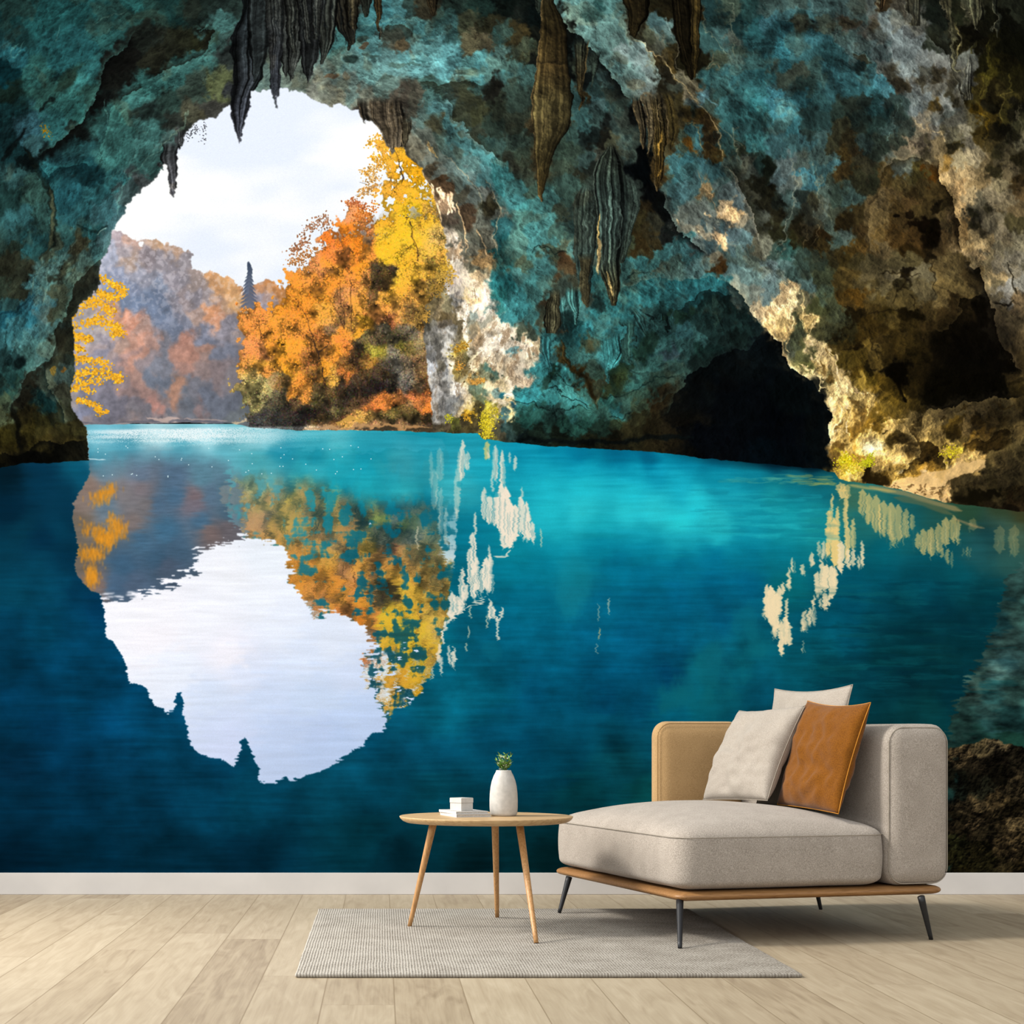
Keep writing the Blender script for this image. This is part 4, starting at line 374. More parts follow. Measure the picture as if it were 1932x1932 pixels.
    B('B', 740, 440, 60, 28, (30, 44, 40), .85, 10); B('B', 900, 420, 50, 14, (44, 60, 54), .7); B('B', 810, 285, 50, 28, (40, 46, 38), .7); B('B', 1080, 490, 60, 22, (56, 74, 66), .7); B('B', 1200, 490, 60, 14, (48, 68, 62), .7); B('B', 1250, 455, 50, 8, (44, 80, 78), .6); B('B', 1000, 600, 50, 16, (58, 74, 66), .7)
    B('B', 600, 570, 60, 20, (92, 66, 44), .7, -20); B('B', 840, 350, 28, 26, (86, 56, 36), .7); B('B', 700, 580, 22, 40, (84, 70, 52), .6); B('B', 1120, 330, 50, 50, (84, 66, 42), .5); B('B', 1600, 540, 110, 20, (84, 96, 76), .5)
    S('B', [(960, 150), (1100, 120), (1250, 130), (1340, 190)], 4, (84, 122, 116), .6, 3)
    S('B', [(780, 210), (880, 160), (930, 150)], 3, (84, 122, 116), .6)
    E('B', [(1220, 660), (1300, 630), (1450, 620), (1600, 610), (1800, 640)], (88, 140, 136), .4, 8, (34, 42, 34), .75, 14)
    E('B', [(1420, 700), (1440, 770), (1530, 880), (1640, 1010), (1760, 1110), (1860, 1180), (1932, 1260)], (30, 34, 26), .6, 12, (98, 130, 126), .55, 6)
    E('B', [(1290, 700), (1340, 840), (1440, 960), (1560, 1080)], None, 0, 1, (52, 66, 60), .4, 8)
    B('B', 1390, 930, 50, 90, (52, 50, 36), .75, -25); B('B', 1540, 1030, 40, 30, (40, 58, 54), .7, 30); B('B', 1660, 1080, 20, 40, (30, 52, 50), .7, -20); B('B', 1560, 1150, 40, 50, (60, 70, 60), .6, -30); B('B', 1380, 1130, 22, 60, (60, 62, 52), .7, -30); B('B', 1780, 1560, 35, 110, (46, 42, 28), .85, 0)
    for prof, c in (([(740, 800, 1010), (860, 798, 1010), (905, 820, 1000), (945, 836, 842)], (66, 60, 50)), ([(740, 890, 1110), (900, 890, 1110), (1000, 970, 1100), (1100, 1005, 1075), (1185, 1046, 1052)], (80, 70, 56)), ([(760, 1040, 1110), (900, 1060, 1140), (1100, 1055, 1130), (1130, 1070, 1090)], (72, 64, 52)), ([(880, 1090, 1180), (1050, 1105, 1182), (1115, 1130, 1160)], (66, 60, 46))):
        K('B', prof, c, prof[0][1], -.2, (110, 90, 62, -1), .8, .95, 1.2, .5)
    S('B', [(1130, 1120), (1170, 1180), (1240, 1240)], 7, (46, 40, 32), .8, 3)
    for q, c in (([(1280, 1270), (1310, 1380), (1350, 1460), (1385, 1550), (1400, 1650), (1450, 1770)], (236, 200, 150)), ([(1540, 1540), (1600, 1700), (1640, 1930)], (206, 170, 124)), ([(1690, 1750), (1760, 1900), (1790, 1990)], (206, 170, 124)), ([(1750, 1370), (1850, 1560), (1860, 1650), (1830, 1800), (1850, 1930)], (170, 160, 130)), ([(1290, 1060), (1360, 1150), (1400, 1200)], (150, 120, 70)), ([(1450, 1150), (1560, 1250), (1680, 1450), (1730, 1560)], (130, 128, 108)), ([(1400, 1480), (1430, 1540)], (220, 180, 140))):
        S('B', q, 3, c, .7, 1.4, 1.2)
    for q in ([(1440, 1490), (1490, 1560), (1510, 1620)], [(1460, 1470), (1500, 1520), (1540, 1600)], [(1450, 1620), (1470, 1580)], [(1340, 1390), (1370, 1470)], [(1420, 1460), (1400, 1540)]):
        S('B', q, 5, (226, 188, 150), .8, 2, 1.5)
    S('B', [(1880, 1300), (1910, 1400), (1870, 1520)], 3, (70, 130, 130), .5, 3)
    # middle: slab, drape, columns
    E('C', [(290, 20), (400, 130), (440, 230), (560, 290), (640, 380), (700, 480), (780, 560), (850, 680), (920, 760)], (108, 142, 132), .6, 6, (8, 10, 9), .9, 18)
    E('C', [(860, 0), (910, 150), (920, 240), (1000, 310), (1080, 400), (1130, 480), (1150, 600), (1130, 700)], (22, 18, 10), .75, 10, (112, 132, 124), .4, 6)
    B('C', 620, 110, 85, 70, (38, 70, 70), .7, 30, .7); B('C', 850, 440, 70, 40, (64, 70, 60), .6, 20); B('C', 960, 620, 70, 40, (84, 74, 54), .5, 10)
    for prof, c in (([(0, 860, 1070), (120, 900, 1060), (200, 910, 1000), (280, 935, 960)], (34, 28, 15)), ([(0, 1210, 1380), (300, 1260, 1390), (500, 1340, 1420), (605, 1375, 1395)], (22, 18, 10)), ([(0, 1380, 1455), (200, 1370, 1450), (400, 1390, 1445), (590, 1398, 1412)], (42, 34, 17)), ([(0, 190, 260), (60, 205, 250), (100, 222, 236)], (44, 52, 44))):
        K('C', prof, c, prof[0][1], -.2, None, .6)
    K('C', [(290, 500, 620), (420, 508, 600), (550, 515, 585), (700, 525, 562), (840, 536, 546)], [(40, 46, 38), (54, 48, 32), (62, 50, 28)], 3, -.3, (96, 80, 50, 1), .6)
    K('C', [(380, 600, 700), (480, 620, 680), (600, 638, 655), (665, 643, 649)], (46, 56, 48), 4, -.2, None, .5)
    K('C', [(20, 245, 345), (120, 240, 400), (250, 235, 440), (480, 215, 450), (600, 190, 470), (750, 172, 480), (900, 180, 470), (1000, 190, 440), (1100, 200, 370), (1200, 205, 330), (1300, 215, 310), (1400, 220, 275), (1480, 225, 260), (1530, 240, 250)], [(22, 24, 18), (36, 31, 18), (44, 36, 20), (66, 54, 31), (70, 62, 38), (64, 56, 34), (54, 46, 26), (60, 48, 26)], 12, -.35, (120, 98, 62, -1), .5)
    for x, y0, y1 in ((320, 620, 1250), (380, 700, 1080), (410, 760, 1000), (280, 900, 1350), (350, 640, 1150), (440, 700, 950)): S('C', [(x, y0), (x - 8, (y0 + y1) / 2), (x - 24, y1)], 2, (34, 30, 18), .6, 1.6)
    E('C', [(220, 500), (300, 478), (440, 500)], (24, 20, 12), .6, 6, (80, 62, 34), .4, 5)
    K('C', [(1390, 555, 625), (1450, 515, 645), (1550, 490, 660), (1700, 480, 660), (1850, 485, 655), (1932, 490, 650), (2040, 500, 640), (2150, 530, 640), (2250, 545, 610), (2290, 550, 580)], [(44, 54, 48), (52, 62, 54), (56, 66, 58), (50, 70, 66), (48, 54, 44)], 21, -.25, (84, 90, 76, -1), .7)
    K('C', [(1360, 880, 945), (1430, 890, 972), (1550, 890, 990), (1650, 880, 972), (1800, 868, 930), (1920, 860, 900), (2000, 850, 880)], [(44, 54, 48), (50, 60, 54), (46, 56, 48)], 22, -.3, None, .7)
    K('C', [(1080, 755, 790), (1130, 735, 805), (1190, 690, 845), (1260, 650, 875), (1330, 625, 890), (1400, 618, 897), (1500, 640, 902), (1600, 650, 897), (1750, 655, 882), (1850, 665, 872), (1960, 675, 865), (2060, 700, 858), (2150, 740, 850), (2240, 755, 838), (2320, 775, 818)], [(52, 58, 48), (46, 54, 46), (48, 60, 54), (56, 70, 64), (56, 70, 64), (62, 74, 64), (66, 66, 48), (70, 64, 42)], 24, -.15, (76, 86, 76, -1), .8)
    for x, y0, y1, c in ((700, 1450, 2000, 0), (760, 1380, 2100, 0), (820, 1500, 2000, 0), (860, 1480, 1850, 0), (590, 1480, 2000, 0), (545, 1550, 2050, 0), (925, 1480, 1750, 0), (795, 1700, 2200, 0), (730, 1550, 2060, 1), (840, 1560, 1900, 1), (610, 1550, 1950, 1), (570, 1600, 2000, 1)):
        S('C', [(x, y0), (x + 4, (y0 + y1) / 2), (x - 2, y1)], 2.4, (24, 30, 28) if c == 0 else (84, 100, 92), .65, 1.7, 1)
    for yy in (1210, 1240, 1275, 1310): S('C', [(690, yy + 10), (760, yy - 6), (850, yy + 6)], 1.5, (36, 42, 38), .6)
    S('C', [(668, 1640), (664, 1760), (676, 1932)], 3, (196, 164, 96), .8, 1.4, .8)
    S('G', [(676, 50), (690, 170), (690, 320)], 6, (196, 166, 110), .75, 3, .8)
    S('G', [(760, 290), (772, 380), (790, 465)], 3.5, (214, 182, 114), .85, 1.6, .7)
    K('G', [(150, 520, 640), (300, 540, 620), (420, 540, 620), (520, 560, 610), (560, 590, 605)], (58, 54, 38), 31, -.1, None, .7)
    for prof, c in (([(470, 415, 560), (560, 415, 440), (640, 418, 430), (740, 420, 425)], (64, 108, 104)), ([(400, 440, 560), (520, 450, 560), (600, 495, 555), (700, 500, 512)], (62, 106, 102)), ([(420, 320, 400), (560, 280, 400), (700, 280, 400), (760, 290, 360)], (54, 52, 38)), ([(520, 620, 740), (470, 640, 720), (560, 640, 700)], (24, 44, 42))):
        if prof[0][0] < prof[1][0]: K('G', prof, c, prof[0][1], -.2, None, .8)
    B('G', 680, 530, 50, 55, (24, 42, 40), .8); B('G', 450, 640, 50, 60, (24, 44, 42), .7)
    # black cleft and the fingers beside it
    B('C', 1010, 1290, 55, 170, (4, 6, 7), .95, -4, .3); B('C', 1080, 1480, 90, 70, (7, 8, 9), .9, 20, .4); B('C', 1180, 1580, 70, 90, (9, 10, 9), .85, -30, .5); B('C', 930, 880, 35, 90, (6, 7, 7), .85, 0, .5)
    E('C', [(1150, 1420), (1200, 1530), (1250, 1650), (1330, 1780), (1400, 1850), (1500, 1932)], (112, 132, 122), .55, 5, (7, 9, 9), .85, 12)
    for prof, c in (([(700, 1150, 1215), (850, 1190, 1270), (1000, 1200, 1285), (1080, 1200, 1250), (1150, 1215, 1230)], (46, 39, 21)), ([(720, 925, 1000), (850, 938, 1010), (950, 965, 1030), (1050, 985, 1025), (1135, 1000, 1010)], (68, 60, 44)), ([(740, 1000, 1090), (900, 1035, 1095), (1020, 1035, 1085), (1170, 1045, 1055)], (68, 60, 44)), ([(720, 1055, 1150), (900, 1085, 1170), (1050, 1080, 1185), (1200, 1090, 1180), (1330, 1095, 1160), (1400, 1105, 1140), (1455, 1118, 1125)], [(64, 56, 38), (66, 56, 34), (74, 60, 30), (70, 54, 26), (66, 52, 28)])):
        K('C', prof, c, prof[0][1] + 2, -.2, (116, 98, 66, -1), .9)
    S('C', [(1140, 1000), (1128, 1090), (1126, 1180)], 4, (170, 130, 58), .8, 2); S('C', [(1140, 1260), (1134, 1330)], 3, (150, 114, 50), .8, 2)
    # ribs right of the slab
    for q, w, c in (([(940, 270), (1050, 380), (1150, 440), (1230, 520), (1350, 640), (1450, 760), (1530, 880), (1580, 1050), (1640, 1280)], 3, (150, 132, 94)), ([(1210, 250), (1290, 350), (1300, 460), (1340, 560), (1400, 620)], 2.2, (124, 116, 92)), ([(1460, 30), (1470, 180), (1520, 250), (1600, 340), (1690, 490)], 2.4, (96, 108, 92)), ([(1660, 0), (1700, 130), (1750, 280), (1700, 330), (1710, 440)], 2.4, (98, 106, 88)), ([(1530, 400), (1500, 500), (1560, 480), (1600, 540)], 2, (110, 100, 76)), ([(1390, 640), (1500, 700), (1600, 790)], 3.5, (90, 130, 136)), ([(1560, 930), (1640, 1040), (1740, 1120), (1770, 1180)], 2.2, (104, 108, 88)), ([(1420, 1340), (1500, 1450), (1560, 1560), (1640, 1690)], 2.4, (170, 140, 100)), ([(1640, 1290), (1720, 1400), (1760, 1500)], 2.2, (120, 116, 98)), ([(1150, 100), (1200, 190), (1230, 320)], 2, (110, 130, 124)), ([(1140, 800), (1130, 860), (1145, 950)], 2, (140, 120, 84)), ([(1045, 850), (1045, 1000), (1050, 1120)], 1.8, (130, 112, 78)), ([(1700, 1000), (1720, 1120), (1700, 1260)], 2, (110, 112, 92)), ([(1340, 940), (1400, 930), (1450, 1050), (1470, 1170)], 2, (140, 116, 70))):
        S('C', q, w, c, .65, 1.5, 1.5)
    for x, y, rx, ry, c in ((1350, 990, 30, 45, (46, 78, 80)), (1400, 1060, 40, 50, (52, 90, 92)), (1345, 1092, 34, 28, (100, 66, 22)), (1215, 1320, 34, 28, (60, 66, 50)), (1400, 830, 28, 70, (30, 40, 32)), (1440, 860, 40, 60, (56, 44, 20)), (1510, 1120, 26, 24, (26, 22, 14)), (1600, 700, 45, 50, (46, 78, 76))): B('C', x, y, rx, ry, c, .75)
    for x, y, r in ((1680, 1580, 60), (1640, 1830, 40), (1550, 1800, 36), (1590, 1780, 26), (1430, 1720, 26), (1310, 1660, 22), (1640, 1750, 26), (1500, 1640, 18)): B('C', x, y, r * .7, r * 1.1, (222, 182, 128), .55, -20, .8, 2.4)
    for x, y, rx, ry in ((1605, 1720, 26, 60), (1500, 1860, 30, 50), (1480, 1700, 16, 50), (1700, 1890, 30, 50)): B('C', x, y, rx, ry, (52, 70, 72), .8, -15)
    E('C', [(1640, 1280), (1720, 1350), (1800, 1500), (1880, 1700), (1932, 1850)], (22, 22, 14), .75, 14, (130, 122, 104), .5, 5)
    # grotto
    E('G', [(820, 440), (900, 400), (1020, 370), (1150, 325), (1300, 352), (1400, 332), (1520, 330), (1650, 370), (1760, 470)], (92, 122, 114), .55, 4, (30, 88, 92), .5, 8)
    E('G', [(1280, 590), (1330, 540), (1450, 460), (1550, 440), (1650, 460), (1760, 480)], (34, 84, 88), .4, 5, (10, 22, 22), .75, 14)
    E('G', [(1650, 360), (1740, 430), (1800, 520), (1860, 600), (1932, 720)], (150, 142, 116), .6, 5, (10, 20, 20), .85, 14)
    E('G', [(1190, 1410), (1230, 1300), (1260, 1200), (1350, 1080), (1480, 1000), (1600, 930), (1750, 880), (1940, 830)], (46, 70, 64), .45, 7, (6, 9, 10), .9, 22)
    B('G', 1420, 1240, 110, 120, (8, 10, 10), .8, 0, .8); B('G', 1700, 1250, 300, 220, (4, 6, 8), .9, 0, .5); B('G', 1500, 1200, 60, 100, (8, 11, 11), .7, 0, .8); B('G', 1750, 1000, 200, 130, (8, 12, 13), .75, 0, .6)
    S('G', [(400, 790), (430, 920), (500, 1040), (600, 1110), (640, 1180), (680, 1310)], 8, (32, 24, 10), .85, 4)
    S('G', [(400, 800), (415, 900), (470, 990)], 3, (84, 66, 34), .6, 2)
    S('G', [(690, 1180), (690, 1240), (680, 1300)], 4, (80, 80, 56), .6, 2)
    for prof, c in (([(560, 900, 1000), (640, 950, 1140), (720, 1000, 1110), (790, 1050, 1080)], (48, 88, 86)), ([(580, 1120, 1180), (700, 1130, 1170), (760, 1140, 1150)], (38, 70, 68)), ([(600, 1200, 1300), (700, 1220, 1280), (760, 1240, 1250)], (30, 56, 54)), ([(450, 1560, 1640), (600, 1570, 1620), (720, 1590, 1600)], (34, 52, 46)), ([(640, 850, 980), (900, 870, 970), (990, 915, 930)], (38, 62, 56)), ([(770, 240, 370), (900, 250, 365), (1000, 290, 345), (1060, 310, 330)], (44, 94, 96)), ([(760, 680, 850), (900, 690, 880), (1000, 720, 800), (1140, 745, 765)], (46, 98, 98))):
        K('G', prof, c, prof[0][1] + 9, -.1, None, .8, .8, 2.5, .4)
    for x, y, rx, ry in ((840, 1080, 65, 120), (1080, 840, 40, 90), (1250, 570, 30, 30), (1190, 600, 20, 30), (1020, 900, 50, 90), (340, 1060, 18, 60), (1320, 610, 30, 50), (1420, 560, 40, 60)): B('G', x, y, rx, ry, (20, 36, 28), .75, 8, .5, 2)
    B('G', 860, 1100, 60, 80, (36, 42, 22), .7, 0, .7)
    E('G', [(1040, 1400), (1090, 1330), (1180, 1260), (1260, 1200)], (44, 60, 52), .4, 6, (32, 26, 14), .7, 12)
    S('G', [(0, 1568), (300, 1575), (600, 1572), (900, 1575), (1250, 1560), (1420, 1550)], 9, (8, 12, 12), .85, 4)
    B('G', 790, 1515, 45, 20, (14, 16, 10), .7)
    for q in ([(0, 1280), (200, 1290), (330, 1350), (500, 1310), (660, 1320)], [(350, 1080), (450, 1100), (560, 1130)], [(720, 1220), (850, 1225), (1000, 1180), (1150, 1110), (1300, 1100)], [(740, 1380), (850, 1380), (950, 1340)], [(150, 150), (220, 120), (300, 155), (440, 130)], [(350, 1290), (355, 1390)], [(400, 1330), (460, 1480), (520, 1550)], [(900, 310), (1000, 300), (1100, 280)], [(300, 1160), (420, 1190), (480, 1230), (640, 1300)], [(1480, 850), (1460, 960)]):
        S('G', q, 2.2, (12, 26, 24), .8, 1.5, 1.6)
    B('G', 420, 190, 55, 45, (70, 50, 30), .5, 0, .8); B('G', 330, 220, 40, 30, (66, 54, 34), .5, 0, .8); B('G', 640, 830, 60, 40, (70, 56, 30), .45, -20, .8); B('G', 1625, 260, 35, 45, (56, 38, 18), .9, -10)
    # right: rib, brown grotto
    E('D', [(1150, 200), (1300, 320), (1370, 400), (1400, 560), (1470, 700), (1510, 820)], (16, 15, 9), .7, 14, (118, 120, 110), .4, 5)
    E('D', [(1290, 1150), (1290, 1250), (1340, 1370), (1400, 1480), (1450, 1620), (1480, 1750), (1500, 1885)], (156, 128, 84), .6, 7, (18, 13, 6), .8, 11)
    E('H', [(1480, 10), (1570, 110), (1640, 220), (1670, 320), (1710, 440), (1720, 540), (1760, 640), (1830, 740), (1870, 840), (1940, 880)], (124, 104, 72), .5, 6, (8, 6, 3), .9, 20)
    E('D', [(860, 1340), (920, 1250), (1000, 1210), (1080, 1180), (1180, 1180), (1280, 1230)], (120, 106, 78), .6, 5, (38, 30, 15), .6, 8)
    E('D', [(930, 1270), (860, 1400), (800, 1600), (790, 1750), (830, 1880)], (104, 86, 54), .35, 8, (40, 32, 18), .5, 8)
    for x, y, rx, ry, rot in ((1190, 1680, 26, 50, 0), (1280, 1700, 46, 95, 0), (1000, 1590, 25, 22, 0), (1100, 1590, 45, 20, -10), (1250, 1780, 70, 60, 0)): B('D', x, y, rx, ry, (12, 8, 4), .85, rot)
    for x, y, rx, ry, rot in ((980, 570, 55, 110, -28), (1260, 560, 45, 60, -30), (1170, 610, 25, 55, -20), (1260, 780, 18, 45, -10), (1295, 830, 12, 26, -10), (1380, 610, 30, 80, -5), (1040, 640, 30, 60, -20), (1200, 1040, 22, 40, -15), (1180, 1140, 30, 40, 0), (620, 170, 70, 45, 0), (820, 190, 60, 50, 20), (760, 430, 70, 26, 15), (270, 200, 80, 50, 10)): B('D', x, y, rx, ry, (44, 40, 28), .7, rot, .5, 1.6)
    for x, y, rx, ry in ((1840, 1010, 55, 55), (1750, 1130, 55, 65), (1855, 820, 40, 55), (1660, 780, 40, 50), (1560, 1590, 30, 40), (1680, 1560, 40, 40), (1590, 1680, 50, 40), (1390, 1090, 60, 35), (1700, 1290, 40, 40)): B('D', x, y, rx, ry, (24, 22, 13), .75, 0, .5, 2)
    for prof, c in (([(0, 1480, 1620), (100, 1500, 1610), (180, 1540, 1600), (240, 1565, 1575)], (66, 66, 50)), ([(0, 1280, 1370), (150, 1340, 1380), (300, 1370, 1400), (480, 1410, 1450), (540, 1430, 1450)], (60, 58, 42)), ([(160, 1400, 1440), (300, 1430, 1460), (480, 1430, 1450)], (70, 64, 40)), ([(390, 1510, 1530), (500, 1470, 1570), (620, 1470, 1570), (740, 1490, 1560)], (92, 92, 82)), ([(0, 840, 900), (50, 850, 890), (75, 865, 880)], (44, 34, 22)), ([(0, 1040, 1150), (100, 1050, 1140), (190, 1100, 1130)], (40, 40, 32)), ([(300, 1530, 1570), (400, 1535, 1560)], (40, 38, 20)), ([(0, 1700, 1760), (200, 1690, 1740), (280, 1710, 1720)], (34, 36, 28))):
        K('D', prof, c, prof[0][1] + 4, -.3, (110, 106, 84, -1), .8, .85, 2)
    for q, w, c in (([(210, 1150), (255, 1270), (230, 1450), (160, 1580), (140, 1680), (120, 1880)], 2.4, (120, 124, 108)), ([(400, 1200), (395, 1380), (460, 1530), (520, 1680)], 2.4, (110, 112, 90)), ([(310, 1680), (300, 1800), (280, 1880)], 2.2, (110, 96, 64)), ([(1040, 0), (1050, 220)], 2, (120, 124, 116)), ([(540, 250), (560, 340)], 2, (110, 120, 112)), ([(1020, 780), (970, 960), (920, 1080)], 2.2, (84, 104, 98)), ([(1110, 890), (1200, 930), (1290, 1000), (1350, 1040)], 3, (150, 132, 98)), ([(0, 640), (100, 720), (220, 810)], 4, (70, 124, 130)), ([(590, 380), (740, 400), (880, 440)], 3, (84, 108, 104)), ([(1730, 900), (1780, 740), (1870, 660)], 3, (104, 92, 40)), ([(1660, 1000), (1640, 880), (1560, 800)], 4, (96, 74, 20)), ([(1660, 560), (1640, 680), (1700, 660)], 4, (92, 82, 28)), ([(1880, 780), (1920, 900), (1900, 1000)], 4, (90, 84, 62)), ([(400, 1640), (420, 1720), (360, 1850)], 2, (110, 96, 66))):
        S('D', q, w, c, .6, 1.6, 2)
    for x0, y0 in ((1660, 300), (1690, 380), (1680, 480), (1720, 560), (1620, 640), (1840, 560)): S('D', [(x0, y0), (x0 - 8, y0 + 70), (x0 + 6, y0 + 140)], 4, (70, 64, 24), .6, 3, 2.5)
    for q in ([(1020, 130), (1040, 200), (1010, 260), (1060, 290)], [(1060, 330), (1090, 430)], [(740, 470), (900, 450), (1000, 460), (1080, 480)], [(780, 580), (820, 660), (880, 760)], [(580, 390), (660, 420), (720, 430)], [(630, 480), (620, 550), (560, 600), (480, 610)], [(580, 690), (660, 690), (750, 700)], [(960, 390), (980, 320), (1000, 260)], [(760, 840), (880, 820)], [(1240, 70), (1240, 300)], [(850, 130), (1000, 140), (1150, 180)]):
        S('H', q, 3, (22, 17, 8), .7, 2, 1.6)
    for q in ([(1800, 70), (1830, 180), (1840, 250), (1890, 300)], [(1700, 340), (1760, 370), (1840, 330)]): S('H', q, 3.5, (26, 22, 14), .85, 2, 1.2)
    B('H', 1000, 870, 58, 72, (7, 5, 2), .95, 0, .25); S('H', [(985, 920), (1000, 1000), (1030, 1080)], 8, (7, 5, 2), .9, 4)
    E('H', [(1640, 290), (1550, 310), (1450, 340), (1420, 460), (1360, 580), (1300, 612), (1240, 560)], (9, 7, 3), .75, 16, (100, 82, 46), .4, 6)
    B('H', 1560, 700, 330, 330, (7, 5, 3), .72, 20, .9); B('H', 1550, 860, 240, 150, (6, 5, 3), .7, 0, .8); B('H', 1400, 980, 260, 120, (9, 7, 3), .6, 0, .9)
    # sun-struck foot of the pillar
    E('H', [(0, 560), (60, 620), (130, 660), (160, 740), (220, 860), (320, 910), (400, 1000), (440, 1060), (470, 1120), (480, 1250), (510, 1370), (480, 1440), (500, 1530), (545, 1590)], (250, 220, 156), .75, 5, (6, 9, 10), .95, 26)
    B('H', 380, 1150, 95, 250, (5, 8, 9), .9, 0, .3); B('H', 200, 1050, 160, 130, (5, 9, 10), .85, 40, .4); B('H', 420, 1420, 80, 160, (5, 8, 9), .9, 0, .3)
    for q, w, c in (([(290, 270), (310, 420), (370, 440), (390, 520), (370, 640), (400, 740)], 3, (206, 176, 120)), ([(280, 460), (270, 490), (300, 560), (330, 500)], 2.4, (214, 184, 124)), ([(170, 180), (210, 250), (240, 300), (220, 420), (190, 560)], 4, (240, 212, 154)), ([(140, 640), (180, 660), (220, 720)], 3, (220, 190, 130)), ([(290, 830), (340, 870), (420, 960), (450, 1020)], 4, (236, 206, 144)), ([(400, 720), (420, 850), (440, 960)], 4, (226, 196, 140)), ([(480, 660), (530, 780), (570, 920), (600, 1000), (680, 1010), (740, 990)], 4, (230, 200, 140)), ([(740, 1000), (740, 1150), (770, 1180)], 3, (200, 168, 100)), ([(600, 1060), (610, 1200), (640, 1330)], 3.5, (226, 190, 116)), ([(520, 1080), (540, 1230), (560, 1380)], 4, (240, 208, 140))):
        S('H', q, w, c, .8, 1.8, 2.2)
    for x, y, rx, ry in ((480, 930, 28, 40), (430, 840, 16, 60), (575, 1420, 26, 50), (610, 1200, 10, 24), (650, 1120, 22, 30), (690, 1200, 40, 70), (520, 1500, 30, 50), (560, 1260, 12, 30), (720, 1010, 20, 20), (470, 720, 16, 40), (660, 1370, 24, 18)): B('H', x, y, rx, ry, (92, 68, 30), .75, 0, .5, 2)
    E('H', [(1130, 1195), (1250, 1150), (1400, 1120), (1520, 1090), (1720, 1070), (1830, 1060), (1940, 1050)], (6, 5, 3), .8, 14, (98, 82, 50), .5, 6)
    E('H', [(850, 1235), (900, 1215), (960, 1200), (1080, 1192)], (90, 70, 24), .4, 6, (206, 172, 104), .6, 4)
    E('H', [(1060, 1260), (1100, 1330), (1145, 1420), (1140, 1480), (1080, 1560), (1000, 1650)], (58, 42, 16), .75, 9, (236, 200, 120), .5, 6)
    E('H', [(1100, 1370), (1200, 1378), (1290, 1430), (1330, 1500), (1342, 1590)], (196, 160, 84), .5, 5, (46, 33, 12), .85, 16)
    E('H', [(1340, 1370), (1350, 1290), (1420, 1220), (1480, 1200), (1490, 1280), (1400, 1370)], None, 0, 1, (44, 33, 12), .7, 10)
    E('H', [(1440, 1560), (1480, 1430), (1580, 1380), (1680, 1350), (1790, 1280), (1840, 1310)], (110, 90, 50), .4, 5, (30, 22, 9), .75, 16)
    for x, y, rx, ry in ((1000, 1340, 36, 24), (1090, 1360, 34, 22), (1120, 1250, 30, 16), (880, 1280, 30, 12), (1700, 1390, 110, 40), (1600, 1270, 70, 24), (1210, 1490, 60, 20), (1300, 1210, 30, 14), (1500, 1140, 60, 12), (1760, 1110, 80, 14)): B('H', x, y, rx, ry, (40, 30, 13), .75, -10, .5, 2.2)
    B('H', 830, 1400, 70, 40, (255, 240, 190), .7, 0, .9)
    for q in ([(1110, 1200), (1150, 1270), (1120, 1340)], [(1320, 1260), (1320, 1400)], [(1280, 1300), (1310, 1420)]): S('H', q, 3, (70, 54, 26), .7, 2, 2)

def late(p):
    """smooth sand and wet stone after the stone grain"""
    sand = polymask(tpt('H', [(780, 1725), (860, 1705), (950, 1690), (1000, 1662), (1200, 1622), (1420, 1572), (1560, 1532), (1650, 1528), (1640, 1590), (1500, 1625), (1400, 1660), (1330, 1700), (1300, 1750), (1320, 1820), (1200, 1800), (1050, 1755), (850, 1735)]))
    sand = soft(shift(sand, p.wx * .8, p.wy * .6))
    y0 = 850 - CY0
    c = np.array([234, 192, 128], F32) * (1 + .05 * p.wx[y0:, :, None] * .5)
    p.img[y0:] += (c - p.img[y0:]) * (sand[y0:] * .8)[..., None]
    r = np.random.RandomState(3)
    for k in range(60):
        x = r.uniform(900, 1320); y = np.interp(x, [900, 1320], [1700, 1760]) + r.uniform(-40, 30)
        p.blob('H', x, y, r.uniform(5, 18), r.uniform(3, 7), (110, 80, 44), .7, 10, .5)
    p.edge('H', [(1640, 1560), (1500, 1625), (1400, 1660), (1330, 1700), (1295, 1760), (1340, 1830)], (70, 56, 30), .7, 6, None, 0, 1)
    p.blob('H', 1550, 1830, 160, 45, (16, 13, 6), .85, -5, .5, 2); p.blob('H', 1700, 1775, 120, 25, (14, 11, 5), .8, 0, .5, 2); p.blob('H', 840, 1645, 90, 38, (34, 24, 8), .85, 12, .4, 1.5)

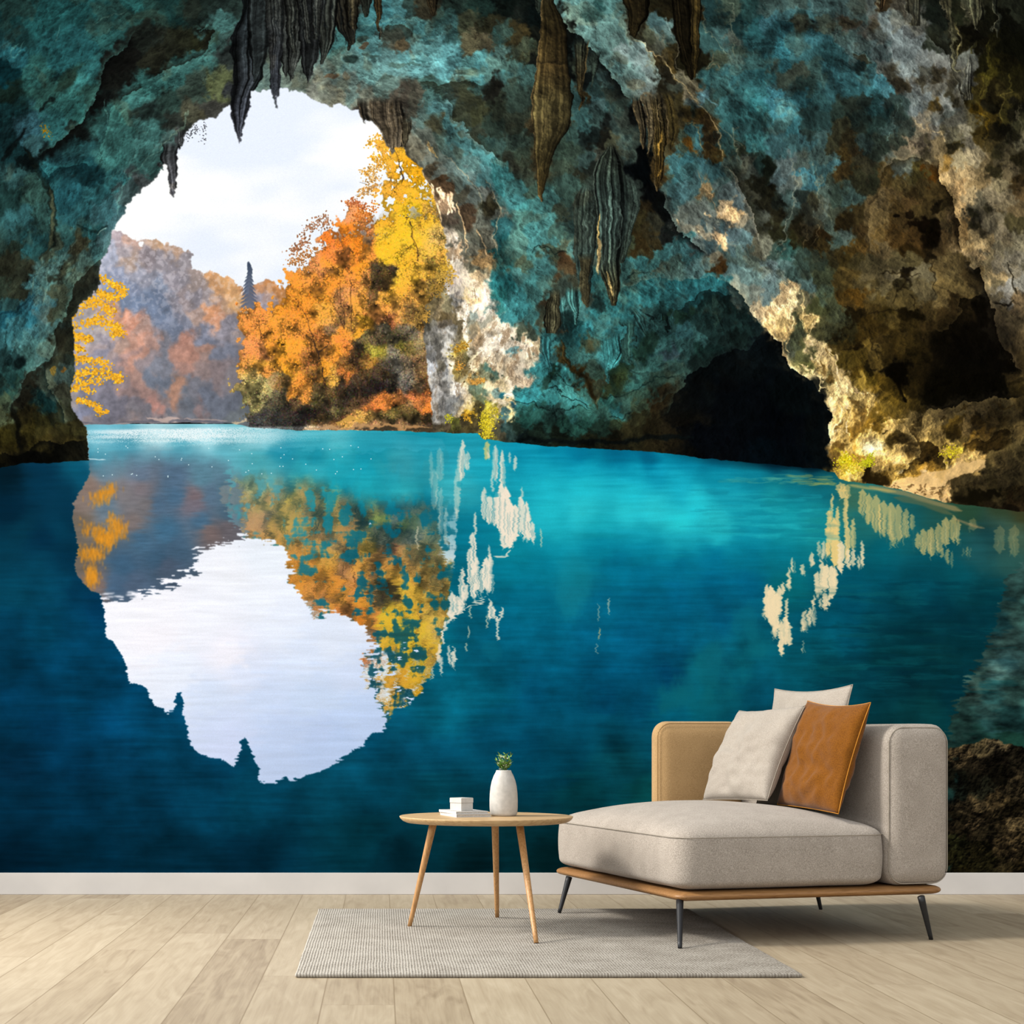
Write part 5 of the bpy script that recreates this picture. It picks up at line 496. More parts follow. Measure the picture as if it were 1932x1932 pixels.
def water_features(p, sprig, rs, dxr, dyr):
    S, E, B = p.stroke, p.edge, p.blob
    # dark mirror of the far grotto
    for q, w, c, a in (([(1290, 836), (1400, 852), (1560, 880)], 26, (4, 14, 22), .8),): S('P', q, w, c, a, 14, .3)
    B('K', 650, 120, 430, 55, (2, 20, 30), .85, 4, 1.2, .3)
    def fall(t, x, y0, y1, w, c, a, n=1):
        S(t, [(x, y0), (x + rs.uniform(-6, 6), (y0 + y1) / 2), (x + rs.uniform(-4, 4), y1)], w, c, a, 3.0, .6)
    # white stone mirrored in the middle
    wh = (240, 226, 206)
    for x, y0, y1, w, a in ((820, 30, 260, 8, .8), (850, 100, 200, 9, .6), (800, 100, 420, 6, .5), (785, 200, 460, 6, .45), (790, 420, 480, 6, .4), (960, 40, 140, 10, .7), (1010, 60, 260, 7, .7), (1045, 90, 300, 7, .8), (990, 200, 330, 4, .6), (1120, 120, 200, 6, .7), (1090, 100, 160, 4, .6), (945, 300, 480, 8, .75), (975, 340, 510, 10, .85), (1010, 330, 520, 10, .9), (1040, 280, 560, 14, .95), (1065, 300, 600, 16, 1.), (1090, 380, 640, 16, 1.), (1120, 400, 600, 14, .95), (1150, 350, 560, 10, .85), (1180, 380, 590, 10, .9), (1200, 440, 600, 9, .9), (1222, 500, 610, 7, .8), (1160, 300, 420, 4, .6), (1060, 560, 640, 14, .9), (890, 440, 640, 5, .75), (880, 560, 800, 10, .85), (860, 640, 860, 10, .8), (900, 700, 900, 11, .9), (930, 760, 900, 8, .8), (955, 700, 880, 12, .95), (980, 680, 900, 8, .85), (970, 630, 720, 4, .7), (820, 760, 960, 9, .8), (840, 850, 940, 10, .85), (885, 840, 930, 10, .9), (760, 900, 1040, 12, .85), (790, 920, 1020, 12, .8), (810, 940, 1000, 10, .8), (745, 1000, 1080, 6, .8), (725, 1060, 1110, 5, .8), (710, 1120, 1190, 4, .8), (690, 1190, 1300, 6, .75), (700, 1260, 1370, 5, .7), (680, 1220, 1280, 4, .7), (745, 1200, 1300, 4, .7), (765, 1230, 1320, 8, .8), (775, 1210, 1290, 4, .7), (650, 1320, 1400, 3, .7), (975, 940, 1050, 7, .85), (1000, 980, 1050, 6, .8), (1020, 1040, 1170, 4, .8), (1050, 990, 1040, 4, .7), (960, 1030, 1100, 3, .7), (865, 970, 1040, 3, .7), (855, 1090, 1160, 2.5, .7), (840, 1180, 1230, 2.5, .7), (1268, 540, 640, 2.5, .7), (725, 420, 620, 6, .35), (700, 300, 560, 8, .3), (660, 200, 420, 12, .25), (690, 80, 260, 12, .25), (640, 100, 300, 6, .25), (565, 520, 650, 3, .55), (1600, 1100, 1170, 3, .6), (1655, 930, 1020, 2.5, .6), (1598, 970, 1060, 2, .5), (1583, 1190, 1240, 2, .5)):
        c = (236, 206, 116) if (x < 1010 and x > 940 and y0 < 100) else ((238, 200, 130) if x == 1600 else (wh if w > 3 else (230, 214, 180)))
        fall('J', x, y0, y1, w * 1.05, c, a)
        if w > 6:
            for k in range(3): fall('J', x + rs.uniform(-16, 16), y0 + (y1 - y0) * rs.uniform(.1, .6), y1 - rs.uniform(-25, 30), 2, wh, a * .7)
            for k in range(2): fall('J', x + rs.uniform(-12, 12), y0 + (y1 - y0) * rs.uniform(.1, .5), y1 - rs.uniform(0, 60), 1.6, (60, 140, 156), .5)
    for q in ([(740, 1040), (800, 1020), (840, 970), (960, 925)], [(700, 1160), (735, 1060)], [(990, 980), (1030, 1060), (1060, 1000)], [(1000, 690), (1060, 690), (1100, 660)]): S('J', q, 3, wh, .8, 1.8, 1)
    B('J', 990, 335, 34, 16, (16, 150, 170), .8, 0, .6)
    B('J', 805, 285, 18, 14, (20, 150, 170), .7, 0, .6)
    # sunlit foot of the pillar mirrored
    yl = (244, 214, 160)
    for x, y0, y1, w, a in ((915, 310, 460, 5, .8), (905, 400, 560, 8, .85), (930, 440, 690, 14, .95), (950, 380, 700, 8, .85), (895, 480, 640, 9, .9), (990, 290, 500, 7, .75), (970, 270, 330, 12, .75), (1000, 480, 660, 10, .8), (1030, 440, 600, 7, .7), (965, 560, 720, 12, .9), (1000, 600, 700, 8, .8), (1030, 600, 690, 8, .75), (1075, 560, 690, 6, .75), (1060, 640, 700, 5, .7), (875, 560, 660, 6, .7), (850, 560, 640, 5, .6), (860, 660, 840, 8, .85), (885, 680, 820, 12, .95), (915, 690, 860, 13, .95), (935, 700, 820, 7, .85), (840, 720, 850, 9, .85), (880, 830, 920, 9, .85), (905, 840, 900, 7, .8), (860, 860, 910, 5, .7), (810, 620, 690, 9, .75), (765, 680, 740, 8, .7), (710, 650, 720, 4, .7), (690, 700, 800, 5, .75), (690, 770, 810, 8, .7), (575, 790, 960, 10, .9), (600, 800, 1000, 14, .98), (625, 830, 1040, 14, .98), (640, 800, 950, 9, .9), (660, 780, 840, 7, .8), (680, 860, 1050, 6, .8), (650, 980, 1150, 10, .92), (675, 960, 1100, 12, .92), (695, 1000, 1110, 8, .85), (655, 1100, 1165, 7, .8), (620, 1000, 1070, 8, .8), (565, 840, 970, 5, .7), (775, 920, 1040, 7, .75), (800, 910, 1000, 7, .8), (820, 870, 1000, 4, .7), (760, 980, 1040, 5, .7), (820, 840, 900, 4, .7), (765, 1080, 1150, 2, .5)):
        c = (238, 206, 132) if y0 < 560 else (246, 222, 178)
        fall('K', x, y0, y1, w, c, a)
        for k in range(3): fall('K', x + rs.uniform(-12, 12), y0 + (y1 - y0) * rs.uniform(.2, .7), y1 - rs.uniform(-15, 20), 1.7, c, a * .7)
    gd = (232, 198, 120)
    for x, y0, y1, w, a in ((960, 255, 300, 22, .8), (1000, 265, 330, 14, .7), (1080, 290, 420, 16, .75), (1110, 310, 470, 16, .75), (1150, 320, 510, 20, .75), (1190, 350, 530, 20, .75), (1230, 360, 560, 20, .75), (1270, 370, 560, 16, .7), (1310, 390, 540, 14, .6), (1340, 420, 500, 10, .6), (1370, 520, 600, 12, .7), (1400, 500, 630, 16, .7), (1440, 490, 640, 18, .7), (1480, 470, 620, 16, .65), (1520, 440, 580, 18, .7), (1560, 430, 560, 16, .65), (1585, 450, 570, 8, .6), (1530, 600, 680, 8, .6), (1500, 600, 650, 8, .6), (1630, 590, 640, 4, .5), (1250, 540, 590, 10, .6), (1660, 440, 500, 16, .3), (1800, 480, 620, 22, .25), (1880, 480, 640, 22, .25)):
        fall('K', x, y0, y1, w * .8, gd, a * .85)
        for k in range(4): fall('K', x + rs.uniform(-26, 26), y0 + (y1 - y0) * rs.uniform(.1, .6), y1 + rs.uniform(-30, 25), 2, (236, 204, 130) if k % 2 else (60, 110, 104), a * .6)
    for q, w, c, a in (([(1120, 275), (1300, 310), (1500, 370), (1600, 400)], 9, (176, 146, 92), .6), ([(1000, 262), (1100, 280), (1250, 300)], 5, (206, 180, 100), .6), ([(1250, 330), (1400, 360), (1550, 420)], 10, (110, 108, 70), .5), ([(1560, 440), (1640, 470), (1720, 490)], 4, (190, 150, 100), .5)): S('K', q, w, c, a, 4, .6)
    # yellow-green ripples left of the stone
    for k in range(46):
        v = rs.rand(); x = 940 - v * v * 560; y = 235 + rs.uniform(-28, 34) * (1 - .6 * v)
        L = rs.uniform(40, 150)
        S('K', [(x - L, y + rs.uniform(-5, 5)), (x - L / 2, y + rs.uniform(-6, 6)), (x, y + rs.uniform(-4, 4))], rs.uniform(1.2, 3), (150, 160, 90) if v < .5 else (90, 170, 150), .45 * (1 - .5 * v), 2, 1)
    for k in range(60):
        x = rs.uniform(250, 900); y = rs.uniform(290, 560); L = rs.uniform(60, 180)
        S('K', [(x - L, y + rs.uniform(-8, 8)), (x, y), (x + L * .5, y + rs.uniform(-8, 8))], rs.uniform(2, 6), (16, 120, 140) if k % 2 else (40, 190, 200), .25, 4, 1)
    # drowned and mirrored stone at the lower right
    P, C = notes(P_SHINE)
    x0, y0 = 1740 - CX0, 1060 - CY0
    m = np.array([(1900, 1085), (1890, 1120), (1878, 1180), (1860, 1215), (1850, 1250), (1825, 1275), (1815, 1300), (1800, 1335), (1790, 1370), (1780, 1420), (1780, 1660), (2080, 1660), (2080, 1000), (1960, 1040)], F32) - np.array([CX0, CY0], F32)
    m = soft(shift(polymask(m), dxr * 1.6, dyr * 1.2))[y0:, x0:]
    c = idw(P, C, (x0, y0, CW, CH), 3, (dxr * 2, dyr * 2), 3, 6)
    g = fbm(14, 4, 205, 1.5, .7)[y0:, x0:]
    c = c * (1 + .22 * g)[..., None]
    p.img[y0:, x0:] += (c - p.img[y0:, x0:]) * (m * .92)[..., None]
    # faint mirror of the teal vault
    g = fbm(30, 5, 207, .8, 1.4)
    for t, x, y, rx, ry, cc, a, rot in (('K', 320, 1230, 330, 120, (14, 104, 116), .5, -35), ('K', 500, 1020, 120, 130, (12, 104, 120), .4, -30), ('K', 200, 1400, 200, 90, (12, 96, 108), .35, 0), ('J', 1450, 860, 110, 200, (20, 130, 146), .3, 0), ('J', 1000, 1240, 60, 60, (12, 100, 120), .4, 0)):
        q = tpt(t, [(x, y)])[0]; k = TILES[t][2]
        X, Y = np.meshgrid(np.arange(CW, dtype=F32) - q[0], np.arange(int(max(0, q[1] - 300 * k)), CH, dtype=F32) - q[1])
        y0 = int(max(0, q[1] - 300 * k)); aa = np.radians(rot)
        U = (X * np.cos(aa) + Y * np.sin(aa)) / (rx * k); V = (-X * np.sin(aa) + Y * np.cos(aa)) / (ry * k)
        mm = np.clip(1.15 - U * U - V * V + .5 * g[y0:], 0, 1) * a
        mix(p.img[y0:], cc, mm)
    for k in range(120):
        x = rs.uniform(850, 1800); y = rs.uniform(780, 1350); L = rs.uniform(50, 160)
        S('K', [(x - L, y + rs.uniform(-8, 8)), (x, y), (x + L, y + rs.uniform(-8, 8))], rs.uniform(2, 8), (3, 44, 58) if k % 3 else (12, 92, 100), .3, 6, 1)
def paint():
    rs = np.random.RandomState(7)
    img = np.zeros((CH, CW, 3), F32)
    Yp = (np.arange(CH, dtype=F32) + CY0)[:, None]; Xp = (np.arange(CW, dtype=F32) + CX0)[None, :]
    UH = 990 - CY0                                    # rows of the upper half
    n1 = fbm(60, 5, 1); n2 = fbm(60, 5, 2); n3 = fbm(14, 4, 3); n4 = fbm(14, 4, 4)
    g1 = fbm(5, 3, 5)
    wob = Pen(img, (n3 * 2.2 + n1 * 2).astype(F32), (n4 * 2.2 + n2 * 2).astype(F32))
    S = lambda a, b=None: None
    # ---------------- sky and hills
    t = np.clip((Yp - 160) / 380, 0, 1)
    cl = sstep(-.4, 1.6, fbm(150, 4, 11, 1.6, .7) + (t - .45) * 2.2)
    img[:] = np.array([232, 238, 252], F32) + (np.array([254, 253, 252], F32) - np.array([232, 238, 252], F32)) * cl[..., None]
    hill = tpt('E', [(500, 1500), (500, 0), (880, -20), (960, 0), (1030, 60), (1080, 40), (1180, 15), (1260, 80), (1290, 110), (1350, 110), (1420, 170), (1450, 250), (1480, 300), (1540, 320), (1620, 290), (1690, 350), (1750, 330), (1810, 390), (1830, 450), (1900, 470), (1932, 400), (2030, 370), (2130, 400), (2300, 380), (2900, 500), (2900, 1500)])
    hm = shift(polymask(hill), n3 * 4.5 + g1 * 2.5, n4 * 4.5 + g1 * 2)
    P, C = notes(P_HILL)
    box = (0, 350, 900, 880)
    hc = idw(P, C, box, 3, (n1 * 9 + n3 * 5, n2 * 9 + n4 * 5), 3, 6)
    sl = (slice(box[1], box[3]), slice(box[0], box[2]))
    lum = (n3[sl] * .05 + g1[sl] * .05)
    hc = hc * (1 + lum[..., None]); hc = hc * .80 + np.array([150, 152, 164], F32) * .20
    top = sstep(.5, 1.1, field(3.2, 3.2, 77)[sl] + g1[sl]) * np.clip(1 - (Yp[sl[0]] - 520) / 160, 0, 1) * .28
    hc = hc + (np.array([214, 206, 212], F32) - hc) * top[..., None]
    img[sl] += (hc - img[sl]) * soft(hm[sl])[..., None]
    # spruce on the skyline
    for k in range(34):
        v = k / 33.; y = 497 + v * 82; w = 2 + v * 15 * (1 + .3 * np.sin(k * 2.1))
        wob.stroke('P', [(470 - w, y + 3 + v * 3), (470, y - 2), (470 + w, y + 3 + v * 2.5)], 3.2, (60 + 40 * v, 72 + 34 * v, 92 + 34 * v), .85, 1.2, .5)
    # far shore
    wob.stroke('E', [(590, 1430), (750, 1445), (950, 1440), (1200, 1425), (1500, 1420), (1760, 1430)], 4, (96, 96, 108), .7, 2, .5)
    wob.stroke('E', [(600, 1452), (800, 1450), (1000, 1444)], 2.5, (170, 156, 152), .7, 1.5, .4)
    wob.stroke('E', [(1120, 1392), (1180, 1412), (1290, 1400), (1360, 1410)], 5, (196, 172, 164), .8, 2, 1)
    wob.stroke('E', [(1400, 1412), (1560, 1405), (1740, 1415)], 2.5, (168, 150, 146), .8, 1.5, .5)

    img[801 - CY0:850 - CY0, 500 - CX0:840 - CX0] = (70, 58, 42)
    # ---------------- trees on the near bank: crowns as heaps of leaf dabs
    P, C = notes(P_TREE)
    C[:, 1] = np.where((C[:, 0] > 150) & (C[:, 1] < .68 * C[:, 0]), C[:, 1] * .72 + .68 * .28 * C[:, 0], C[:, 1])
    C = C * .9 + C.mean(1, keepdims=True) * .1
    x0, y0, x1, y1 = 560, 250, 1010, 880
    tc = idw(P, C, (x0, y0, x1, y1), 2, (n1 * 4 + n3 * 4, n2 * 4 + n4 * 4), 3, 5)
    crown = tpt('F', [(-160, 620), (-100, 560), (-40, 530), (40, 540), (110, 590), (150, 520), (190, 460), (200, 400), (260, 380), (270, 300), (330, 250), (400, 220), (480, 120), (540, 40), (600, -20), (650, -60), (690, -90), (700, -160), (720, -230), (780, -255), (830, -200), (880, -150), (930, -200), (950, -260), (960, -340), (1000, -420), (1000, -560), (960, -600), (920, -660), (960, -730), (1060, -780), (1080, -830), (1120, -830), (1200, -720), (1300, -600), (1500, 0), (1500, 420), (1420, 620), (1450, 1540), (900, 1540), (300, 1540), (-40, 1480), (-60, 1350), (-180, 1200), (-120, 1100), (-150, 1000), (-130, 880), (-60, 820), (-130, 760)])
    cm = shift(polymask(crown), n3 * 5 + g1 * 3.5, n4 * 5 + g1 * 3.5)
    sl = (slice(y0, y1), slice(x0, x1))
    under = tc * (.80 + .10 * n3[sl] + .12 * g1[sl])[..., None]
    lace = np.maximum(sstep(-1.15, -.75, n3[sl] * .7 + .8 * g1[sl]), sstep(380, 480, Yp[sl[0]] + 40 * sstep(720, 800, Xp[:, sl[1]])))     # sky shows through the tops
    img[sl] += (under - img[sl]) * (soft(cm[sl]) * lace)[..., None]
    # trunks and boughs
    tr = (52, 38, 30)
    for p, w, w2 in (([(600, 1380), (570, 1300), (530, 1150), (500, 1000), (470, 880), (430, 700), (370, 560), (300, 480)], 4.5, 1.5), ([(690, 720), (680, 600), (660, 470), (640, 360), (600, 250)], 3, 1.2),
                     ([(745, 730), (735, 600), (745, 480), (720, 330), (740, 230)], 3.5, 1.2), ([(690, 720), (640, 600), (560, 480), (520, 340), (500, 200)], 3, 1), ([(810, 1310), (795, 1200), (775, 1080), (765, 900), (770, 760)], 4.5, 3),
                     ([(1250, 220), (1235, 100), (1210, 0), (1190, -60), (1140, -130)], 4.5, 2), ([(1120, -380), (1100, -560), (1070, -640), (1020, -690)], 2.5, 1), ([(1080, -280), (1030, -390), (1000, -450)], 1.8, .8),
                     ([(40, 800), (30, 700), (10, 600)], 2.5, 1), ([(460, 820), (350, 740), (250, 650)], 1.6, .6), ([(470, 900), (560, 820), (640, 760)], 1.6, .6), ([(950, 1170), (945, 1050)], 2.2, 2), ([(885, 1160), (885, 1080)], 2, 2),
                     ([(620, 260), (560, 180), (530, 60), (520, -20)], 1.6, .7), ([(1210, 0), (1260, -60), (1290, -130)], 1.8, .8), ([(560, 1150), (640, 1230), (700, 1260)], 1.4, 1), ([(960, -370), (880, -320), (780, -270)], 1.0, .5), ([(940, -340), (860, -360), (800, -380)], .9, .5)):
        wob.stroke('F', p, w, tr, .9, 1.3, .8, w2, False)
    wob.stroke('F', [(803, 1300), (788, 1200), (775, 1100)], 1.6, (150, 112, 76), .8, 1.2, .6)
    n = 120000
    lx = rs.uniform(x0, x1 - 1, n).astype(F32); ly = rs.uniform(y0, y1 - 1, n).astype(F32)
    xi, yi = lx.astype(int), ly.astype(int)
    keep = (cm[yi, xi] > .5) & (n3[yi, xi] + .7 * rs.standard_normal(n) > -.35)
    keep &= lace[yi - y0, xi - x0] > .3
    lx, ly, xi, yi = lx[keep], ly[keep], xi[keep], yi[keep]
    base = tc[yi - y0, xi - x0]
    li = 1.03 + .15 * n3[yi, xi] + .17 * rs.standard_normal(len(lx)).astype(F32)
    lc = np.clip(base * np.minimum(li, 250 / base.max(1))[:, None] * np.array([1, .97, .95]) + rs.standard_normal((len(lx), 3)) * 5, 0, 255).astype(F32)
    o = np.argsort(li); 
    leaves(img, lx[o], ly[o], lc[o], rs.uniform(.55, 1.55, len(o)).astype(F32), rs, 1.4)
    for p, w, w2 in (([(570, 1300), (530, 1150), (500, 1000), (470, 880), (430, 700), (370, 560)], 2.6, 1.2), ([(690, 720), (680, 600), (660, 470), (640, 360)], 2.2, 1), ([(745, 730), (735, 600), (745, 480), (720, 330)], 2.4, 1), ([(690, 720), (640, 600), (560, 480)], 2, 1), ([(1250, 220), (1235, 100), (1210, 0), (1190, -60)], 3, 1.6), ([(810, 1310), (795, 1200), (775, 1080)], 3, 2.4), ([(1120, -380), (1100, -560), (1070, -640)], 1.8, .9), ([(40, 800), (30, 700), (10, 620)], 2, 1)):
        wob.stroke('F', p, w, (66, 44, 30), .62, 1.2, .8, w2, False)
    # loose twigs against the sky
    def sprig(t, pts, n, spread, col, s=1.3, var=.14):
        p = tpt(t, pts); k = rs.uniform(0, len(p) - 1.001, n); i = k.astype(int); f = (k - i)[:, None]
        q = p[i] * (1 - f) + p[i + 1] * f + rs.standard_normal((n, 2)) * spread
        c = np.clip(np.asarray(col, F32) * (1 + var * rs.standard_normal((n, 1))), 0, 255).astype(F32)
        leaves(img, q[:, 0].astype(F32), q[:, 1].astype(F32), c, rs.uniform(.6, 1.2, n).astype(F32) * s, rs, 1.4)
    for p, nn, sp, col in (([(860, -670), (950, -720), (1000, -660)], 130, 5, (236, 170, 60)), ([(890, -580), (960, -560), (1020, -570)], 120, 5, (232, 166, 50)), ([(820, -450), (900, -480), (960, -520)], 110, 5, (222, 160, 70)),
                           ([(790, -290), (850, -330), (930, -360)], 110, 5, (208, 150, 80)), ([(860, -400), (930, -420)], 60, 5, (206, 156, 90)), ([(360, 30), (440, -60), (520, -110), (560, -60)], 150, 6, (160, 110, 80)), ([(270, 140), (330, 110), (400, 60)], 110, 5, (166, 112, 80)),
                           ([(270, 230), (350, 190), (430, 130)], 140, 6, (176, 116, 66)), ([(700, -230), (780, -230), (850, -190)], 110, 5, (186, 104, 62)), ([(760, -130), (840, -160), (900, -190)], 110, 7, (206, 116, 50))):
        sprig('F', p, nn, sp, col)
    # yellow boughs in front of the left wall's edge
    for p, nn, sp in (([(690, 290), (830, 380), (900, 410), (970, 455)], 190, 3.6), ([(740, 450), (850, 490), (920, 480)], 150, 4), ([(480, 660), (640, 540), (700, 510), (800, 560), (850, 610)], 260, 5.5), ([(480, 720), (680, 680), (760, 640), (840, 700), (920, 745), (860, 770)], 330, 5),
                      ([(520, 760), (600, 790), (700, 800)], 150, 4), ([(500, 830), (570, 860), (640, 890)], 110, 3), ([(500, 950), (600, 950), (700, 960), (830, 1000)], 200, 4), ([(500, 1090), (570, 1080), (680, 1050), (790, 1060), (900, 1080), (890, 1130)], 330, 4.5), ([(600, 1140), (800, 1110)], 70, 4),
                      ([(500, 1190), (560, 1180), (620, 1150), (700, 1210)], 120, 4), ([(590, 1260), (680, 1290), (750, 1330), (760, 1370)], 150, 3.5), ([(800, 1350), (815, 1365)], 16, 2)):
        sprig('E', p, nn, sp, (240, 172, 44), 1.7, .12)
    # bank
    for p, w, c in (([(370, 1478), (480, 1470), (650, 1462), (800, 1462), (1000, 1475), (1200, 1478), (1340, 1488)], 5, (186, 142, 94)), ([(620, 1425), (720, 1405), (830, 1425)], 5, (206, 158, 76)), ([(880, 1497), (1100, 1500), (1400, 1503)], 9, (66, 54, 38)), ([(700, 1492), (950, 1494)], 2.5, (58, 52, 44)), ([(900, 1484), (1100, 1480), (1300, 1488)], 3, (176, 130, 84)), ([(10, 1476), (120, 1474)], 2.5, (196, 186, 180)),
                    ([(-180, 1470), (-120, 1430), (-60, 1400), (-30, 1420)], 4, (200, 180, 150)), ([(-170, 1482), (-80, 1475), (-10, 1482)], 4, (196, 170, 140))):
        wob.stroke('F', p, w, c, .9, 2, 1.4)
    outside = img.copy()

    # ---------------- the cave
    hole = tpt('P', [(199, 480), (207, 457), (214, 435), (221, 420), (233, 402), (241, 382), (258, 368), (267, 364), (271, 355), (286, 343), (296, 333), (302, 318), (306, 321), (310, 309), (315, 310), (315, 333), (320, 353), (322, 366), (325, 372), (329, 365), (332, 348), (334, 330), (335, 308), (333, 288), (339, 281), (342, 286), (345, 276), (348, 253), (355, 245), (368, 231), (380, 226), (397, 221), (405, 225), (410, 216), (422, 206), (431, 198), (435, 209), (437, 226), (443, 239), (443, 246), (447, 258), (453, 270), (458, 256), (462, 236), (466, 219), (470, 209), (473, 189), (474, 174), (480, 173), (495, 170), (509, 166), (510, 171), (513, 184), (517, 189), (519, 205), (522, 206), (523, 185), (527, 181), (528, 166), (541, 165), (545, 174), (548, 170), (552, 174), (555, 171), (576, 175), (587, 185), (604, 193), (623, 202), (641, 195), (654, 199), (664, 207), (676, 210), (679, 221), (683, 226), (688, 235), (690, 227), (701, 230), (710, 237), (721, 251), (725, 263), (730, 276), (733, 275), (740, 294), (745, 278), (761, 277), (764, 288), (778, 303), (790, 313), (797, 314), (798, 328), (805, 343), (813, 360), (822, 380), (824, 398), (833, 422), (839, 440), (842, 462), (842, 495), (834, 540), (806, 568), (795, 592), (803, 650), (806, 700), (813, 745), (815, 800), (818, 860), (700, 905), (169, 905), (168, 850), (166, 836), (165, 818), (160, 805), (147, 788), (135, 770), (135, 753), (132, 738), (137, 718), (139, 688), (140, 649), (137, 629), (135, 599), (144, 589), (157, 569), (174, 559), (184, 549), (189, 534), (188, 522), (190, 505), (190, 490)])
    hmask = soft(shift(polymask(hole), g1 * 1.1 + n3 * .9, g1 * 1.1 + n4 * .9))
    rock = 1 - hmask
    P, C = notes(P_ROCK)
    g2 = fbm(6, 3, 6)
    rk = idw(P, C, (0, 0, CW, UH), 2, (n1 * 5 + n3 * 4.2 + g1 * 2.6, n2 * 5 + n4 * 4.2 + g2 * 2.6), 4, 4)
    rk = rk * .93 + rk.mean(-1, keepdims=True) * .07
    pad = np.zeros((CH, CW, 3), F32); pad[:UH] = rk
    pen = Pen(pad, wob.wx, wob.wy)
    features(pen)
    rk = pad[:UH]
    # flow of the stone
    fl = np.array(FLOW, F32)
    a2 = np.radians(fl[:, 2] * 2)
    v = idw(fl[:, :2] - np.array([CX0, CY0], F32), np.stack([np.cos(a2), np.sin(a2)], 1), (0, 0, CW, UH), 8, None, 2, 30)
    ang = .5 * np.arctan2(v[..., 1], v[..., 0]) + n1[:UH] * .22
    w1 = rs.standard_normal((UH, CW)).astype(F32)
    l1 = lic(w1, ang, 5)
    l2 = lic(field(5, 5, 41, (UH, CW)), ang, 16)
    l3 = lic(field(14, 14, 43, (UH, CW)), ang, 26)
    r1 = ridged(46, 5, 51)[:UH]
    H = r1 * 6.5 + l2 * .75 + l3 * 1.5 + n3[:UH] * 1.0 + l1 * .10 + g1[:UH] * .35
    gy, gx = np.gradient(H)
    dx = 560 - (Xp - 0); dy = 640 - Yp[:UH]; dn = np.sqrt(dx * dx + dy * dy) + 60
    sh = np.clip((gx * dx + gy * dy) / dn * -1.0, -2.2, 2.2)
    r2 = ridged(15, 4, 57)[:UH]
    gy2, gx2 = np.gradient(r2 * 3.4)
    sh2 = np.clip((gx2 * dx + gy2 * dy) / dn * -1.0, -1.6, 1.6)
    lum = rk.mean(-1)
    warm = sstep(55, 130, lum) * sstep(1.15, 1.5, rk[..., 0] / (rk[..., 2] + 8))
    bright = sstep(120, 190, lum)
    occ = sstep(-.1, .45, r1) * .22 + sstep(-.05, .5, r2) * .20
    rel = .95 + occ + sh * (.28 - .08 * bright) + l1 * .03 + l3 * .10 + l2 * .06 + n3[:UH] * .05 + sh2 * (.20 + .22 * warm)
    # pits and cracks
    pit = sstep(1.2, 2.1, l1 * .5 + l2 * .9 + g1[:UH] * .5) * .35
    crack = np.exp(-(np.abs(field(60, 38, 61) + .55 * n3 + .3 * n2)[:UH] / .035) ** 2) * sstep(.2, 1.1, n1[:UH]) * .38
    crack2 = np.exp(-(np.abs(field(26, 18, 63) + .4 * n4)[:UH] / .03) ** 2) * sstep(.5, 1.2, n2[:UH]) * .3
    rel = np.clip(rel * (1 - pit * (1 - .45 * bright)) * (1 - crack) * (1 - crack2), .25, 1.9)
    rk = rk * (rel * (1 + .12 * warm))[..., None]
    # ochre and lichen stains
    st = sstep(.9, 1.7, fbm(34, 4, 71)[:UH]) * .22 * (1 - bright)
    rk = rk + (np.array([1.12, .95, .62], F32) * rk.mean(-1, keepdims=True) - rk) * st[..., None]
    # sun-struck stone: dark pores along the flow
    po = sstep(.45, 1.2, l2 * .75 + l1 * .45 + n4[:UH] * .35 + g1[:UH] * .2) * bright * .55
    rk = rk + (np.array([120, 92, 62], F32) - rk) * po[..., None]
    hi = sstep(.5, 1.6, -l2 * .6 + l1 * .4 + n3[:UH] * .5) * bright * .6
    rk = rk + (np.array([255, 240, 214], F32) - rk) * hi[..., None]
    pad[:UH] = rk
    late(pen)
    img[:UH] += (pad[:UH] - img[:UH]) * rock[:UH, :, None]
    # haze of daylight on the rim of the opening
    glow = np.clip(blur(hmask[:UH], 7) * 1.0 - .18, 0, 1) * rock[:UH] * sstep(720, 400, Yp[:UH]) * .35
    img[:UH] += (np.array([206, 206, 214], F32) - img[:UH]) * glow[..., None]
    # twigs on the rim and plants on the stone
    sprig('A', [(1420, 1060), (1470, 1000), (1500, 960)], 45, 3.5, (60, 60, 66), .9)
    sprig('A', [(1540, 1070), (1550, 980), (1560, 930)], 40, 3.5, (60, 60, 66), .8)
    sprig('A', [(330, 950), (350, 1000), (370, 1030)], 50, 4, (140, 104, 20), 1)
    for p, nn, sp, c in (([(1520, 900), (1570, 860), (1620, 850)], 120, 4, (186, 140, 50)), ([(1540, 930), (1580, 1000), (1600, 1060)], 150, 7, (120, 100, 60)), ([(1540, 1010), (1570, 1020)], 40, 4, (206, 146, 60)), ([(1640, 1130), (1700, 1125), (1750, 1110)], 120, 3, (206, 150, 70)), ([(1590, 1390), (1640, 1400)], 60, 4, (190, 140, 40)),
                         ([(1740, 1380), (1800, 1340), (1840, 1380)], 150, 5, (196, 176, 56)), ([(1740, 1400), (1760, 1460), (1740, 1540)], 170, 5, (206, 184, 40)), ([(1780, 1420), (1800, 1480), (1760, 1550)], 120, 4, (214, 190, 50)), ([(1420, 280), (1460, 240), (1500, 330)], 150, 6, (206, 160, 56)), ([(1380, 340), (1440, 320), (1490, 350)], 150, 6, (190, 150, 66)), ([(1220, 700), (1240, 620), (1290, 560)], 110, 5, (150, 116, 56)), ([(1330, 430), (1400, 440), (1430, 400)], 120, 6, (150, 116, 50)),
                         ([(1460, 1420), (1490, 1390)], 50, 4, (176, 170, 50)), ([(1300, 600), (1290, 660)], 60, 4, (180, 136, 60))):
        sprig('F', p, nn, sp, c, 1.2)
